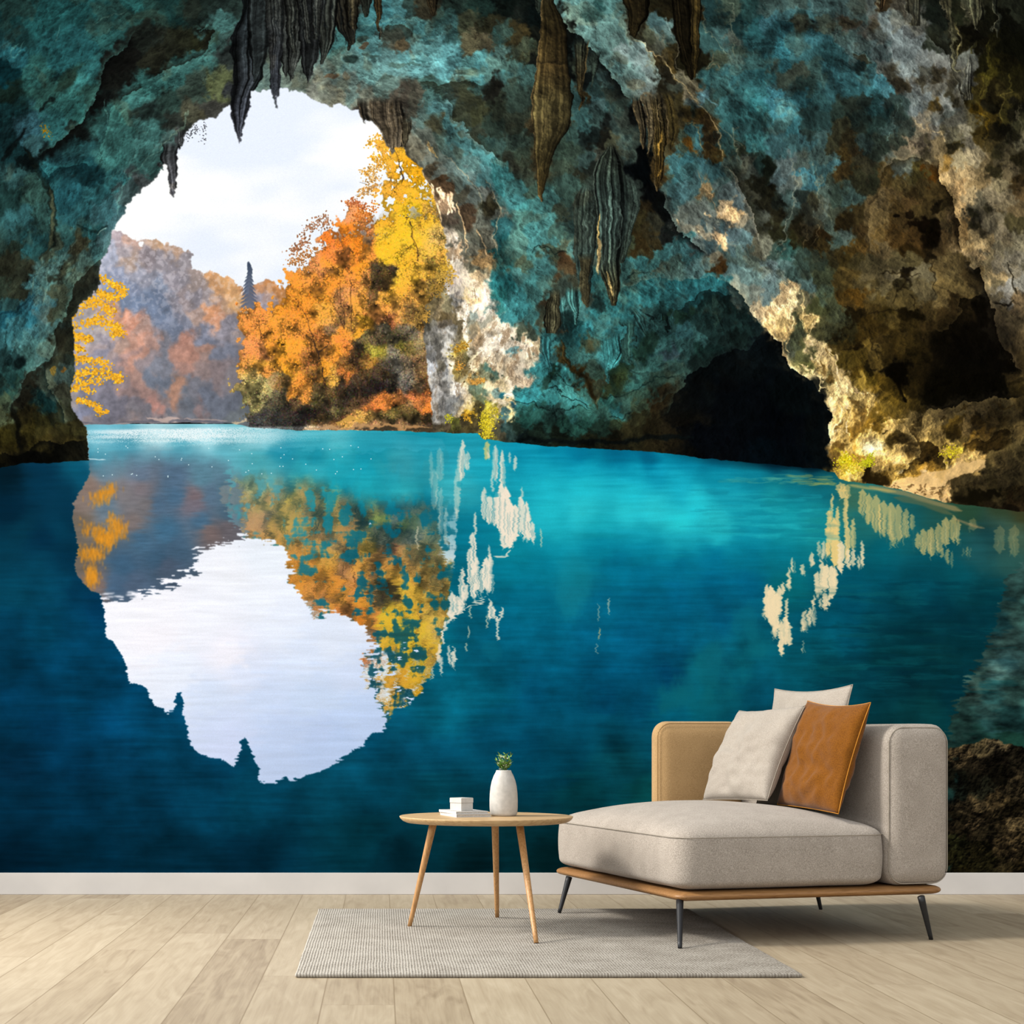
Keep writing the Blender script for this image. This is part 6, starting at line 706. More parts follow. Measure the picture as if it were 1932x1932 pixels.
    for p, nn, sp, c in (([(570, 1560), (610, 1510), (660, 1560)], 220, 6, (214, 190, 30)), ([(710, 1560), (760, 1540), (800, 1510)], 170, 5, (190, 184, 30)), ([(570, 1600), (640, 1590), (720, 1590)], 120, 6, (222, 186, 60)), ([(1350, 1480), (1430, 1450)], 120, 6, (200, 176, 40))):
        sprig('H', p, nn, sp, c, 1.2)
    img[:UH] = np.clip(img[:UH] + .35 * (soft(img[:UH]) - soft(soft(soft(img[:UH])))), 0, 255); img[:UH] = soft(img[:UH]) * .45 + img[:UH] * .55

    # ---------------- the lake
    shore = tpt('P', [(-140, 892), (0, 884), (42, 874), (94, 873), (145, 870), (150, 868), (151, 801), (250, 799), (360, 797), (440, 800), (470, 806), (560, 811), (700, 812), (815, 815), (900, 818), (912, 828), (960, 834), (1050, 842), (1150, 847), (1240, 853), (1350, 866), (1440, 875), (1540, 884), (1574, 890), (1582, 903), (1600, 910), (1636, 911), (1660, 915), (1700, 925), (1745, 937), (1780, 948), (1830, 953), (1932, 966), (2080, 975)])
    ys = np.interp(np.arange(CW), shore[:, 0], shore[:, 1]).astype(F32)[None, :]
    yabs = np.arange(CH, dtype=F32)[:, None]
    lake = np.clip(yabs - ys + .5 + n3 * .7, 0, 1)
    lake = np.where((Yp < 869) & (Xp < 185), np.minimum(lake, hmask), lake).astype(F32)
    rip1 = fbm(36, 3, 91, 1.5, .12); rip2 = field(11, 1.9, 95) * .8 + field(5, 1.4, 96) * .4
    depth = np.clip((Yp - 830) / 500, 0, 1)
    dxr = (rip1 * 1.1 + rip2 * 1.9) * (.5 + .8 * depth); dyr = (rip1 * 2.0 + rip2 * 1.2) * (.35 + depth)
    P, C = notes(P_WATER)
    wb = 800 - CY0
    wc = np.zeros((CH, CW, 3), F32)
    C = C * (1 - .2 * sstep(1430, 1640, P[:, 1:2] + CY0))
    wc[wb:] = idw(P, C, (0, wb, CW, CH), 4, (dxr * 1.6 + n1 * 5, dyr * 1.4 + n2 * 4), 2, 22)
    cloudy = fbm(40, 5, 97, 1.1, 1.)
    wc *= (1 + (.06 * cloudy + .02 * rip1) * sstep(960, 1250, Yp) + .018 * rip1 + .015 * cloudy)[..., None]
    wc += sstep(120, 185, wc[..., 1:2]) * np.array([16, 10, 7], F32)
    wpen = Pen(wc, (dxr * 1.0).astype(F32), (dyr * .8).astype(F32))
    # reflection of the opening
    refl = tpt('I', [(510, 150), (508, 240), (470, 290), (440, 340), (420, 380), (412, 450), (418, 520), (435, 580), (442, 640), (430, 720), (425, 770), (450, 815), (480, 850), (520, 890), (570, 910), (580, 960), (597, 1010), (598, 1120), (600, 1150), (640, 1180), (680, 1230), (715, 1300), (730, 1370), (735, 1410), (800, 1420), (830, 1440), (845, 1490), (880, 1540), (935, 1560), (945, 1590), (990, 1570), (1000, 1500), (1005, 1470), (1030, 1465), (1040, 1520), (1045, 1600), (1060, 1660), (1075, 1720), (1085, 1770), (1140, 1825), (1190, 1840), (1280, 1860), (1330, 1890), (1345, 1850), (1375, 1790), (1370, 1750), (1400, 1728), (1415, 1750), (1410, 1770), (1440, 1810), (1440, 1850), (1475, 1890), (1470, 1960), (1480, 1985), (1540, 1990), (1580, 1985), (1600, 1960), (1630, 1950), (1650, 1970), (1760, 1935), (1870, 1890), (1932, 1850)]).tolist() \
        + tpt('J', [(90, 1850), (170, 1820), (190, 1790), (260, 1770), (265, 1730), (330, 1700), (370, 1690), (385, 1630), (430, 1580), (440, 1560), (500, 1560), (540, 1500), (580, 1480), (600, 1420), (640, 1380), (660, 1330), (690, 1270), (700, 1180), (720, 1090), (740, 1040), (745, 900), (760, 820), (780, 700), (790, 560), (780, 300), (740, 100), (700, 20), (0, -60), (-1200, -40)]).tolist()
    rm = polymask(np.array(refl, F32))
    rm = soft(shift(rm, dxr * .75, dyr * .6))
    P, C = notes(P_SKYR); box = (0, wb, 1000, 1520 - CY0); sl = (slice(box[1], box[3]), slice(box[0], box[2]))
    skyr = idw(P, C, box, 6, (dxr * 3, dyr * 2), 2, 20) * (1 + .012 * rip1[sl])[..., None]
    P, C = notes(P_HILLR)
    hillr = idw(P, C, box, 4, (dxr * 1.4, dyr), 2, 8) * (1 + .03 * rip2[sl] + .03 * n1[sl])[..., None]
    hr = tpt('I', [(300, 0), (1330, 0), (1345, 400), (1400, 570), (1360, 600), (1250, 630), (1150, 660), (1110, 690), (1105, 770), (1060, 800), (1000, 820), (900, 870), (760, 900), (620, 930), (560, 930), (300, 930)])
    hm = soft(shift(polymask(hr), dxr * 2.0 + rip2 * 4, dyr * 2.2 + rip2 * 2.5))[sl]
    out = skyr + (hillr - skyr) * hm[..., None]
    # mirrored bank
    yy = np.clip((2 * (823 - CY0) - np.arange(box[1], box[3]))[:, None] + dyr[sl] * 1.3, 0, CH - 1).astype(int)
    xx = np.clip(np.arange(box[0], box[2])[None, :] - 6 + dxr[sl] * 1.5, 0, CW - 1).astype(int)
    mir = outside[yy, xx]
    for k in (2, 4, 7, 10): mir = mir + outside[np.clip(yy - k, 0, CH - 1), xx]
    mir = mir / 5
    trees = np.array([(435, 850), (420, 930), (440, 985), (455, 1010), (490, 1020), (530, 1020), (548, 1050), (552, 1110), (575, 1135), (600, 1170), (635, 1150), (655, 1165), (688, 1180), (700, 1200), (712, 1225), (680, 1240), (690, 1260), (695, 1300), (720, 1340), (725, 1365), (740, 1400), (900, 1400), (900, 850)], F32) - np.array([CX0, CY0], F32)
    tm = soft(shift(polymask(trees), dxr * 2 + rip2 * 3 + n3 * 4, dyr * 2 + rip2 * 2 + n4 * 3))[sl]
    inner = sstep(-1.3, -.8, n3[sl] * .7 + rip2[sl] * .7 + 2.5 * sstep(1330, 1150, Yp[sl[0]]))
    gap = sstep(-.7, .8, n3[sl] * .7 + fbm(16, 3, 311, .6, 1.6)[sl] * .6 + rip1[sl] * .35 + .6) * (.55 + .4 * sstep(950, 1150, Yp[sl[0]]))
    mir = wc[sl] * .9 + (mir * .95 - wc[sl] * .9) * np.clip(gap + .12, 0, .92)[..., None]
    out = out + (mir - out) * (tm * inner)[..., None]
    for p, nn in (([(530, 360), (600, 330), (650, 300)], 1), ([(470, 520), (560, 540), (640, 580), (700, 520)], 1), ([(620, 600), (640, 460), (700, 560)], 1), ([(460, 660), (520, 670), (580, 670)], 1), ([(510, 760), (530, 800), (515, 840)], 1), ([(560, 560), (620, 620)], 1)):
        q = tpt('I', p)
        tmp = Pen(out, (dxr * 1.5)[sl], (dyr * 1.5)[sl])
        mcol = (236, 156, 44)
        k = rs.uniform(0, len(q) - 1.001, 260); i = k.astype(int); f = (k - i)[:, None]
        d = q[i] * (1 - f) + q[i + 1] * f + rs.standard_normal((260, 2)) * np.array([7, 7])
        for (a, b) in d:
            a, b = int(a), int(b) - box[1]; h = rs.randint(4, 12)
            if 0 < a < 995 and 0 < b < out.shape[0] - 20:
                out[b:b + h, a:a + 2] += (np.array(mcol, F32) * rs.uniform(.75, 1.05) - out[b:b + h, a:a + 2]) * .42
    q = (slice(880 - CY0 - box[1], 1130 - CY0 - box[1]), slice(130 - CX0, 260 - CX0)); out[q] = blur(out[q], 1)
    # the lake's own colour takes over towards the far shore
    yc = 868 + 48 * sstep(400, 520, Xp[:, sl[1]]) + 25 * sstep(580, 760, Xp[:, sl[1]]) + 8 * n1[sl]
    own = sstep(30, -30, Yp[sl[0]] - yc)
    own = np.maximum(own * .93, sstep(740, 860, Xp[:, sl[1]] + 0 * own) * .5 * sstep(1120, 900, Yp[sl[0]]))
    wsl = wc[sl]
    wsl += (out - wsl) * (rm[sl] * (1 - own))[..., None]
    water_features(wpen, sprig, rs, dxr, dyr)
    img += (wc - img) * lake[..., None]
    # glitter
    veil = np.exp(-((Xp - 330) / 190) ** 2) * sstep(806, 812, Yp + .02 * (Xp - 300)) * sstep(850, 822, Yp) * (1 - rock)
    sp = sstep(-.9, 1.2, rs.standard_normal((CH, CW)).astype(F32) * .8 + .5 * field(40, 3, 303) + 1.7 * sstep(842, 818, Yp) - .8)
    mix(img, (236, 246, 250), np.clip(veil * sp * 1.1, 0, .95) * (Xp > 160))
    for k in range(46):
        x, y = rs.uniform(175, 700), rs.uniform(838, 900); a, b = int(x - CX0), int(y - CY0)
        img[b:b + 2, a:a + 2] += (np.array([220, 244, 250], F32) - img[b:b + 2, a:a + 2]) * .8
    wob.stroke('I', [(500, 136), (540, 138), (600, 141)], 2, (210, 232, 240), .8, 1.2, .3)
    # ---------------- stones in the shallows, lower right
    P, C = notes(P_SHORE)
    x0, y0 = 1740 - CX0, 1380 - CY0
    sc = idw(P, C, (x0, y0, CW, CH), 2, (n1 * 4 + n3 * 5, n2 * 4 + n4 * 5), 4, 4)
    rr = ridged(18, 4, 131)[y0:, x0:]; gy, gx = np.gradient(rr * 9 + n3[y0:, x0:] * 3 + g1[y0:, x0:] * .8)
    sc = sc * .74 * np.clip(1 + (-gx * .5 - gy * .8) * -.45 * -1 + g1[y0:, x0:] * .2 + n3[y0:, x0:] * .15, .3, 2.2)[..., None]
    ed = np.array([(1700, 1700), (1700, 1412), (1792, 1410), (1830, 1402), (1865, 1396), (1890, 1398), (1915, 1405), (1932, 1412), (2080, 1420), (2080, 1700)], F32) - np.array([CX0, CY0], F32)
    em = soft(shift(polymask(ed), n3 * 2, n4 * 3))[y0:, x0:] * sstep(1742, 1785, Xp[:, x0:] + 14 * n3[y0:, x0:])
    img[y0:, x0:] += (sc - img[y0:, x0:]) * em[..., None]
    img *= (1 + .012 * rs.standard_normal((CH, CW)).astype(F32))[..., None]
    return np.clip(img, 0, 255)
MURAL_K, AMB0, AMB1, SUN_S, AREA_W = .96, .28, 1.5, 3.0, 75.
# ------------------------------------------------------------------ the room
import bpy, bmesh, math, random
from mathutils import Vector, Matrix, noise as mnoise
C = bpy.context.scene.collection
PI = math.pi
FPX, VX, VY, CAMZ = 3100.0, 720.0, 1385.0, 0.705     # focal length, vanishing point (photo pixels), eye height
WALL_Y = 7.228

def srgb(r, g, b):
    f = lambda c: (c / 255 / 12.92) if c <= 10 else ((c / 255 + .055) / 1.055) ** 2.4
    return (f(r), f(g), f(b), 1)

def at(px, py, z):
    """point on the level z seen at a photo pixel"""
    y = FPX * (CAMZ - z) / (py - VY)
    return Vector(((px - VX) * y / FPX, y, z))

# ---- materials
def mat(name, rough=.6, spec=.3):
    m = bpy.data.materials.new(name); m.use_nodes = True
    nt = m.node_tree; b = nt.nodes['Principled BSDF']
    b.inputs['Roughness'].default_value = rough; b.inputs['Specular IOR Level'].default_value = spec
    return m, nt, b
def nd(nt, t, **kw):
    n = nt.nodes.new(t)
    for k, v in kw.items():
        if hasattr(n, k): setattr(n, k, v)
        else: n.inputs[k.replace('_', ' ')].default_value = v
    return n
def coords(nt, scale=(1, 1, 1), rot=(0, 0, 0)):
    tc = nd(nt, 'ShaderNodeTexCoord'); mp = nd(nt, 'ShaderNodeMapping')
    mp.inputs['Scale'].default_value = scale; mp.inputs['Rotation'].default_value = rot
    nt.links.new(tc.outputs['Object'], mp.inputs['Vector']); return mp.outputs['Vector']
def ramp(nt, fac, stops):
    r = nd(nt, 'ShaderNodeValToRGB'); e = r.color_ramp.elements
    while len(e) < len(stops): e.new(.5)
    for i, (p, c) in enumerate(stops): e[i].position = p; e[i].color = c
    nt.links.new(fac, r.inputs['Fac']); return r.outputs['Color']
def bump(nt, b, h, strength, dist=.002):
    n = nd(nt, 'ShaderNodeBump'); n.inputs['Strength'].default_value = strength; n.inputs['Distance'].default_value = dist
    nt.links.new(h, n.inputs['Height']); nt.links.new(n.outputs['Normal'], b.inputs['Normal'])
def mathn(nt, op, a, bb=None, v=None):
    n = nd(nt, 'ShaderNodeMath', operation=op)
    for i, x in enumerate((a, bb)):
        if x is None: continue
        if isinstance(x, (int, float)): n.inputs[i].default_value = x
        else: nt.links.new(x, n.inputs[i])
    return n.outputs[0]

def cloth(name, dark, light, sc=300, bs=.6):
    m, nt, b = mat(name, .95, .1)
    v = coords(nt)
    w1 = nd(nt, 'ShaderNodeTexNoise'); w1.inputs['Scale'].default_value = sc; w1.inputs['Detail'].default_value = 3
    nt.links.new(v, w1.inputs['Vector'])
    w2 = nd(nt, 'ShaderNodeTexNoise'); w2.inputs['Scale'].default_value = 14; w2.inputs['Detail'].default_value = 4
    nt.links.new(v, w2.inputs['Vector'])
    f = mathn(nt, 'ADD', mathn(nt, 'MULTIPLY', w1.outputs['Fac'], .8), mathn(nt, 'MULTIPLY', w2.outputs['Fac'], .2))
    nt.links.new(ramp(nt, f, [(.3, srgb(*dark)), (.7, srgb(*light))]), b.inputs['Base Color'])
    b.inputs['Sheen Weight'].default_value = .12
    bump(nt, b, w1.outputs['Fac'], bs, .0015); return m
def wood(name, cols, axis_scale, rough=.45):
    m, nt, b = mat(name, rough, .35)
    v = coords(nt, axis_scale)
    n1 = nd(nt, 'ShaderNodeTexNoise'); n1.inputs['Scale'].default_value = 9; n1.inputs['Detail'].default_value = 8; n1.inputs['Distortion'].default_value = .6
    nt.links.new(v, n1.inputs['Vector'])
    nt.links.new(ramp(nt, n1.outputs['Fac'], [(.3, srgb(*cols[0])), (.52, srgb(*cols[1])), (.75, srgb(*cols[2]))]), b.inputs['Base Color'])
    bump(nt, b, n1.outputs['Fac'], .15, .001); return m
def plain(name, rgb, rough=.5, spec=.3, grain=0, amp=.06):
    m, nt, b = mat(name, rough, spec)
    n1 = nd(nt, 'ShaderNodeTexNoise'); n1.inputs['Scale'].default_value = grain or 30; n1.inputs['Detail'].default_value = 4
    nt.links.new(coords(nt), n1.inputs['Vector'])
    lo = tuple(max(0, c * (1 - amp)) for c in rgb); hi = tuple(min(255, c * (1 + amp)) for c in rgb)
    nt.links.new(ramp(nt, n1.outputs['Fac'], [(.3, srgb(*lo)), (.7, srgb(*hi))]), b.inputs['Base Color']); return m

LINEN = cloth('linen_greige', (126, 117, 106), (176, 166, 154))
LINEN_P = cloth('linen_pillow', (140, 131, 119), (168, 159, 147))
TAN = cloth('linen_tan', (154, 123, 82), (184, 151, 106))
AMBER = cloth('velvet_amber', (92, 53, 9), (124, 75, 15), 260, .3)
SEAM = plain('seam_thread', (146, 137, 124), .9, .1)
SEAM_T = plain('seam_thread_tan', (150, 120, 80), .9, .1)
SEAM_A = plain('seam_thread_amber', (176, 118, 44), .9, .1)
OAK = wood('oak_warm', [(118, 82, 46), (144, 104, 62), (162, 120, 74)], (2, 26, 26))
OAK_T = wood('oak_pale', [(162, 130, 90), (182, 151, 108), (196, 166, 122)], (2, 18, 18))
OAK_L = wood('oak_leg', [(150, 108, 64), (176, 132, 84), (188, 146, 98)], (26, 26, 2))
BLACK = plain('black_metal', (26, 27, 29), .45, .4)
CERAMIC = plain('white_ceramic', (182, 178, 170), .65, .3, 60, .05)
PAPER = plain('white_board', (188, 184, 177), .8, .2, 80, .03)
PAGES = plain('book_pages', (176, 172, 164), .9, .1, 300, .08)
COVER = plain('book_cover', (190, 187, 183), .6, .3, 60, .03)
GREEN = plain('leaf_green', (86, 120, 44), .6, .3, 120, .3)
PETAL = plain('petal_white', (214, 216, 196), .7, .2, 100, .05)
STEM = plain('stem_green', (70, 92, 40), .7, .2, 90, .15)
PAINT = plain('white_paint', (208, 204, 199), .55, .3, 6, .02)
PLASTER = plain('plaster', (200, 196, 190), .9, .1, 20, .02)

# ---- mesh helpers
def obj(name, bm, m, parent=None, smooth=True):
    me = bpy.data.meshes.new(name); bm.normal_update(); bm.to_mesh(me); bm.free()
    o = bpy.data.objects.new(name, me); C.objects.link(o)
    if m: me.materials.append(m)
    if smooth:
        for p in me.polygons: p.use_smooth = True
    if parent: o.parent = parent
    return o
def thing(name, label, cat, loc=(0, 0, 0), rz=0):
    o = bpy.data.objects.new(name, None); C.objects.link(o); o.location = loc; o.rotation_euler = (0, 0, rz)
    o.empty_display_size = .1; o['label'] = label; o['category'] = cat; return o
def tag(o, label, cat): o['label'] = label; o['category'] = cat; return o

def rbox(bm, lo, hi, r, n=10, f=None):
    """rounded box from lo to hi; r = corner radii along x, y, z; f reshapes each point"""
    h = (Vector(hi) - Vector(lo)) / 2; c = (Vector(hi) + Vector(lo)) / 2
    r = Vector((r, r, r)) if isinstance(r, (int, float)) else Vector(r)
    def ticks(hh, rr):
        a = [-1 + (1 - math.cos(k / 6 * PI / 2)) * rr / hh for k in range(6)]
        b = [-1 + rr / hh + (2 - 2 * rr / hh) * k / n for k in range(n + 1)]
        return a + b + [-x for x in reversed(a)]
    T = [ticks(h[i], r[i]) for i in range(3)]
    vs = {}
    def vert(i, j, k):
        key = (i, j, k)
        if key in vs: return vs[key]
        q = Vector((T[0][i] * h[0], T[1][j] * h[1], T[2][k] * h[2]))
        cl = Vector([max(-(h[a] - r[a]), min(h[a] - r[a], q[a])) for a in range(3)])
        d = Vector([(q[a] - cl[a]) / r[a] for a in range(3)])
        if d.length > 1e-9: d = d.normalized()
        p = cl + Vector([d[a] * r[a] for a in range(3)])
        if f: p = f(p, h)
        vs[key] = bm.verts.new(p + c); return vs[key]
    N = [len(t) - 1 for t in T]
    for ax in range(3):
        a1, a2 = (ax + 1) % 3, (ax + 2) % 3
        for side in (0, N[ax]):
            for i in range(N[a1]):
                for j in range(N[a2]):
                    q = []
                    for (di, dj) in ((0, 0), (1, 0), (1, 1), (0, 1)):
                        idx = [0, 0, 0]; idx[ax] = side; idx[a1] = i + di; idx[a2] = j + dj; q.append(vert(*idx))
                    if side == 0: q.reverse()
                    try: bm.faces.new(q)
                    except ValueError: pass
    return bm
def tube(bm, pts, r, seg=8, closed=False):
    pts = [Vector(p) for p in pts]; n = len(pts); rings = []
    rr = r if isinstance(r, (list, tuple)) else [r] * n
    for i, p in enumerate(pts):
        a = pts[(i - 1) % n] if (closed or i > 0) else p; b = pts[(i + 1) % n] if (closed or i < n - 1) else p
        t = (b - a).normalized(); up = Vector((0, 0, 1)) if abs(t.z) < .95 else Vector((1, 0, 0))
        x = t.cross(up).normalized(); y = t.cross(x)
        rings.append([bm.verts.new(p + (x * math.cos(k * 2 * PI / seg) + y * math.sin(k * 2 * PI / seg)) * rr[i]) for k in range(seg)])
    for i in range(n if closed else n - 1):
        A, B = rings[i], rings[(i + 1) % n]
        for k in range(seg): bm.faces.new((A[k], A[(k + 1) % seg], B[(k + 1) % seg], B[k]))
    if not closed: bm.faces.new(rings[0][::-1]); bm.faces.new(rings[-1])
    bmesh.ops.recalc_face_normals(bm, faces=bm.faces[:])
    return bm
def lathe(bm, prof, seg=48):
    rings = [[bm.verts.new((r * math.cos(k * 2 * PI / seg), r * math.sin(k * 2 * PI / seg), z)) for k in range(seg)] for r, z in prof]
    for A, B in zip(rings, rings[1:]):
        for k in range(seg): bm.faces.new((A[k], A[(k + 1) % seg], B[(k + 1) % seg], B[k]))
    bm.faces.new(rings[0][::-1]); bm.faces.new(rings[-1])
    bmesh.ops.recalc_face_normals(bm, faces=bm.faces[:]); return bm
def box(bm, lo, hi, bev=0):
    r = bmesh.ops.create_cube(bm, size=1)
    s = Vector(hi) - Vector(lo); c = (Vector(hi) + Vector(lo)) / 2
    for v in r['verts']: v.co = Vector((v.co.x * s.x, v.co.y * s.y, v.co.z * s.z)) + c
    if bev: bmesh.ops.bevel(bm, geom=bm.edges[:], offset=bev, segments=2, affect='EDGES')
    return bm

# ---- floor, wall, skirting
def planks():
    m, nt, b = mat('oak_planks', .5, .3)
    tc = nd(nt, 'ShaderNodeTexCoord'); sp = nd(nt, 'ShaderNodeSeparateXYZ'); nt.links.new(tc.outputs['Object'], sp.inputs[0])
    W = .19
    u = mathn(nt, 'DIVIDE', mathn(nt, 'ADD', sp.outputs['X'], 10.036), W)
    row = mathn(nt, 'FLOOR', u); fu = mathn(nt, 'FRACT', u)
    wn = nd(nt, 'ShaderNodeTexWhiteNoise', noise_dimensions='1D'); nt.links.new(row, wn.inputs['W'])
    v = mathn(nt, 'ADD', mathn(nt, 'DIVIDE', sp.outputs['Y'], 1.85), mathn(nt, 'MULTIPLY', wn.outputs['Value'], 7.3))
    seg = mathn(nt, 'FLOOR', v); fv = mathn(nt, 'FRACT', v)
    cb = nd(nt, 'ShaderNodeCombineXYZ'); nt.links.new(row, cb.inputs[0]); nt.links.new(seg, cb.inputs[1])
    w2 = nd(nt, 'ShaderNodeTexWhiteNoise', noise_dimensions='2D'); nt.links.new(cb.outputs[0], w2.inputs['Vector'])
    # grain: stretched along the plank, shifted plank by plank
    cg = nd(nt, 'ShaderNodeCombineXYZ')
    nt.links.new(mathn(nt, 'MULTIPLY', sp.outputs['X'], 9.), cg.inputs[0]); nt.links.new(mathn(nt, 'ADD', mathn(nt, 'MULTIPLY', sp.outputs['Y'], 1.1), mathn(nt, 'MULTIPLY', w2.outputs['Value'], 37.)), cg.inputs[1])
    nt.links.new(mathn(nt, 'MULTIPLY', w2.outputs['Value'], 11.), cg.inputs[2])
    g1 = nd(nt, 'ShaderNodeTexNoise'); g1.inputs['Scale'].default_value = 2.2; g1.inputs['Detail'].default_value = 7; g1.inputs['Distortion'].default_value = 1.6; nt.links.new(cg.outputs[0], g1.inputs['Vector'])
    cg2 = nd(nt, 'ShaderNodeVectorMath', operation='MULTIPLY'); cg2.inputs[1].default_value = (5, .8, 1); nt.links.new(cg.outputs[0], cg2.inputs[0])
    g2 = nd(nt, 'ShaderNodeTexNoise'); g2.inputs['Scale'].default_value = 4; g2.inputs['Detail'].default_value = 5; nt.links.new(cg2.outputs[0], g2.inputs['Vector'])
    f = mathn(nt, 'ADD', mathn(nt, 'ADD', mathn(nt, 'MULTIPLY', g1.outputs['Fac'], .55), mathn(nt, 'MULTIPLY', g2.outputs['Fac'], .25)), mathn(nt, 'ADD', mathn(nt, 'MULTIPLY', w2.outputs['Value'], .19), .0))
    col = ramp(nt, f, [(.26, srgb(128, 112, 90)), (.45, srgb(153, 138, 114)), (.62, srgb(166, 152, 128)), (.82, srgb(180, 167, 144))])
    eu = mathn(nt, 'LESS_THAN', mathn(nt, 'MINIMUM', fu, mathn(nt, 'SUBTRACT', 1., fu)), .010)
    ev = mathn(nt, 'LESS_THAN', mathn(nt, 'MINIMUM', fv, mathn(nt, 'SUBTRACT', 1., fv)), .0008)
    e = mathn(nt, 'MAXIMUM', eu, ev)
    mx = nd(nt, 'ShaderNodeMix', data_type='RGBA'); nt.links.new(mathn(nt, 'MULTIPLY', e, .6), mx.inputs['Factor']); nt.links.new(col, mx.inputs[6]); mx.inputs[7].default_value = srgb(112, 94, 68)
    nt.links.new(mx.outputs[2], b.inputs['Base Color'])
    bump(nt, b, mathn(nt, 'SUBTRACT', mathn(nt, 'MULTIPLY', g2.outputs['Fac'], .25), e), .25, .001)
    return m
fl = obj('floor', box(bmesh.new(), (-6, -1.5, -.08), (8, WALL_Y + .12, 0)), planks(), None, False); fl['kind'] = 'structure'
wl = obj('wall_back', box(bmesh.new(), (-6, WALL_Y, -.08), (8, WALL_Y + .12, 4.6)), PLASTER, None, False); wl['kind'] = 'structure'
sk = bmesh.new(); box(sk, (-6, WALL_Y - .015, 0), (8, WALL_Y, .0954), .002)
bb = obj('baseboard_back', sk, PAINT, None, False); bb['kind'] = 'structure'

# ---- the printed mural
def mural():
    px = paint()
    h, w = px.shape[:2]
    im = bpy.data.images.new('cave_lake_print', w, h)
    a = np.ones((h, w, 4), np.float32); a[..., :3] = px[::-1] / 255.
    im.pixels.foreach_set(a.ravel()); im.update(); im.pack()
    s = FPX / WALL_Y
    x0, x1 = (CX0 - VX) / s, (CX0 + CW - VX) / s; z1, z0 = CAMZ + (VY - CY0) / s, CAMZ + (VY - CY0 - CH) / s
    me = bpy.data.meshes.new('wall_mural'); yf = WALL_Y - .002
    zb = .0954; vb = (zb - z0) / (z1 - z0)
    me.from_pydata([(x0, yf, zb), (x1, yf, zb), (x1, yf, z1), (x0, yf, z1), (x0, WALL_Y, zb), (x1, WALL_Y, zb), (x1, WALL_Y, z1), (x0, WALL_Y, z1)], [],
                   [(0, 1, 2, 3), (5, 4, 7, 6), (4, 0, 3, 7), (1, 5, 6, 2), (3, 2, 6, 7), (4, 5, 1, 0)])
    uv = me.uv_layers.new(name='print')
    co = {0: (0, vb), 1: (1, vb), 2: (1, 1), 3: (0, 1), 4: (0, vb), 5: (1, vb), 6: (1, 1), 7: (0, 1)}
    for l in me.loops: uv.data[l.index].uv = co[l.vertex_index]
    m = bpy.data.materials.new('printed_wallpaper'); m.use_nodes = True; nt = m.node_tree; nt.nodes.clear()
    o = nd(nt, 'ShaderNodeOutputMaterial'); d = nd(nt, 'ShaderNodeBsdfDiffuse'); t = nd(nt, 'ShaderNodeTexImage', image=im, extension='EXTEND')
    u = nd(nt, 'ShaderNodeUVMap', uv_map='print'); nt.links.new(u.outputs[0], t.inputs['Vector'])
    k = nd(nt, 'ShaderNodeMix', data_type='RGBA', blend_type='MULTIPLY'); k.inputs['Factor'].default_value = 1; k.inputs[7].default_value = (MURAL_K * .97, MURAL_K, MURAL_K * 1.01, 1)
    nt.links.new(t.outputs['Color'], k.inputs[6]); nt.links.new(k.outputs[2], d.inputs['Color']); nt.links.new(d.outputs[0], o.inputs['Surface'])
    me.materials.append(m)
    ob = bpy.data.objects.new('wall_mural', me); C.objects.link(ob)
    tag(ob, 'huge wall mural of a turquoise cave lake with autumn trees, above the white baseboard', 'wall mural')
mural()

# ---- rug
def rug_mat():
    m, nt, b = mat('woven_wool', .95, .1)
    tc = nd(nt, 'ShaderNodeTexCoord'); sp = nd(nt, 'ShaderNodeSeparateXYZ'); nt.links.new(tc.outputs['Object'], sp.inputs[0])
    n0 = nd(nt, 'ShaderNodeTexNoise'); n0.inputs['Scale'].default_value = 5; n0.inputs['Detail'].default_value = 3; nt.links.new(tc.outputs['Object'], n0.inputs['Vector'])
    x = mathn(nt, 'ADD', sp.outputs['X'], mathn(nt, 'MULTIPLY', n0.outputs['Fac'], .006))
    rib = mathn(nt, 'ADD', mathn(nt, 'MULTIPLY', mathn(nt, 'SINE', mathn(nt, 'MULTIPLY', x, 2 * PI / .0088)), .5), .5)
    mp = nd(nt, 'ShaderNodeMapping'); mp.inputs['Scale'].default_value = (170, 60, 1); nt.links.new(tc.outputs['Object'], mp.inputs['Vector'])
    n1 = nd(nt, 'ShaderNodeTexNoise'); n1.inputs['Scale'].default_value = 1; n1.inputs['Detail'].default_value = 3; nt.links.new(mp.outputs[0], n1.inputs['Vector'])
    n2 = nd(nt, 'ShaderNodeTexNoise'); n2.inputs['Scale'].default_value = 9; n2.inputs['Detail'].default_value = 5; nt.links.new(tc.outputs['Object'], n2.inputs['Vector'])
    fade = nd(nt, 'ShaderNodeMapRange'); fade.inputs['From Min'].default_value = 0; fade.inputs['From Max'].default_value = 1.3; fade.inputs['To Min'].default_value = .27; fade.inputs['To Max'].default_value = .06; nt.links.new(sp.outputs['X'], fade.inputs['Value'])
    f = mathn(nt, 'ADD', mathn(nt, 'ADD', mathn(nt, 'MULTIPLY', rib, fade.outputs[0]), mathn(nt, 'MULTIPLY', n1.outputs['Fac'], .62)), mathn(nt, 'MULTIPLY', n2.outputs['Fac'], .32))
    nt.links.new(ramp(nt, f, [(.38, srgb(108, 101, 91)), (.55, srgb(142, 136, 126)), (.78, srgb(172, 167, 157))]), b.inputs['Base Color'])
    bump(nt, b, mathn(nt, 'ADD', mathn(nt, 'MULTIPLY', rib, fade.outputs[0]), mathn(nt, 'MULTIPLY', n1.outputs['Fac'], .5)), .8, .004)
    return m
rg = bmesh.new()
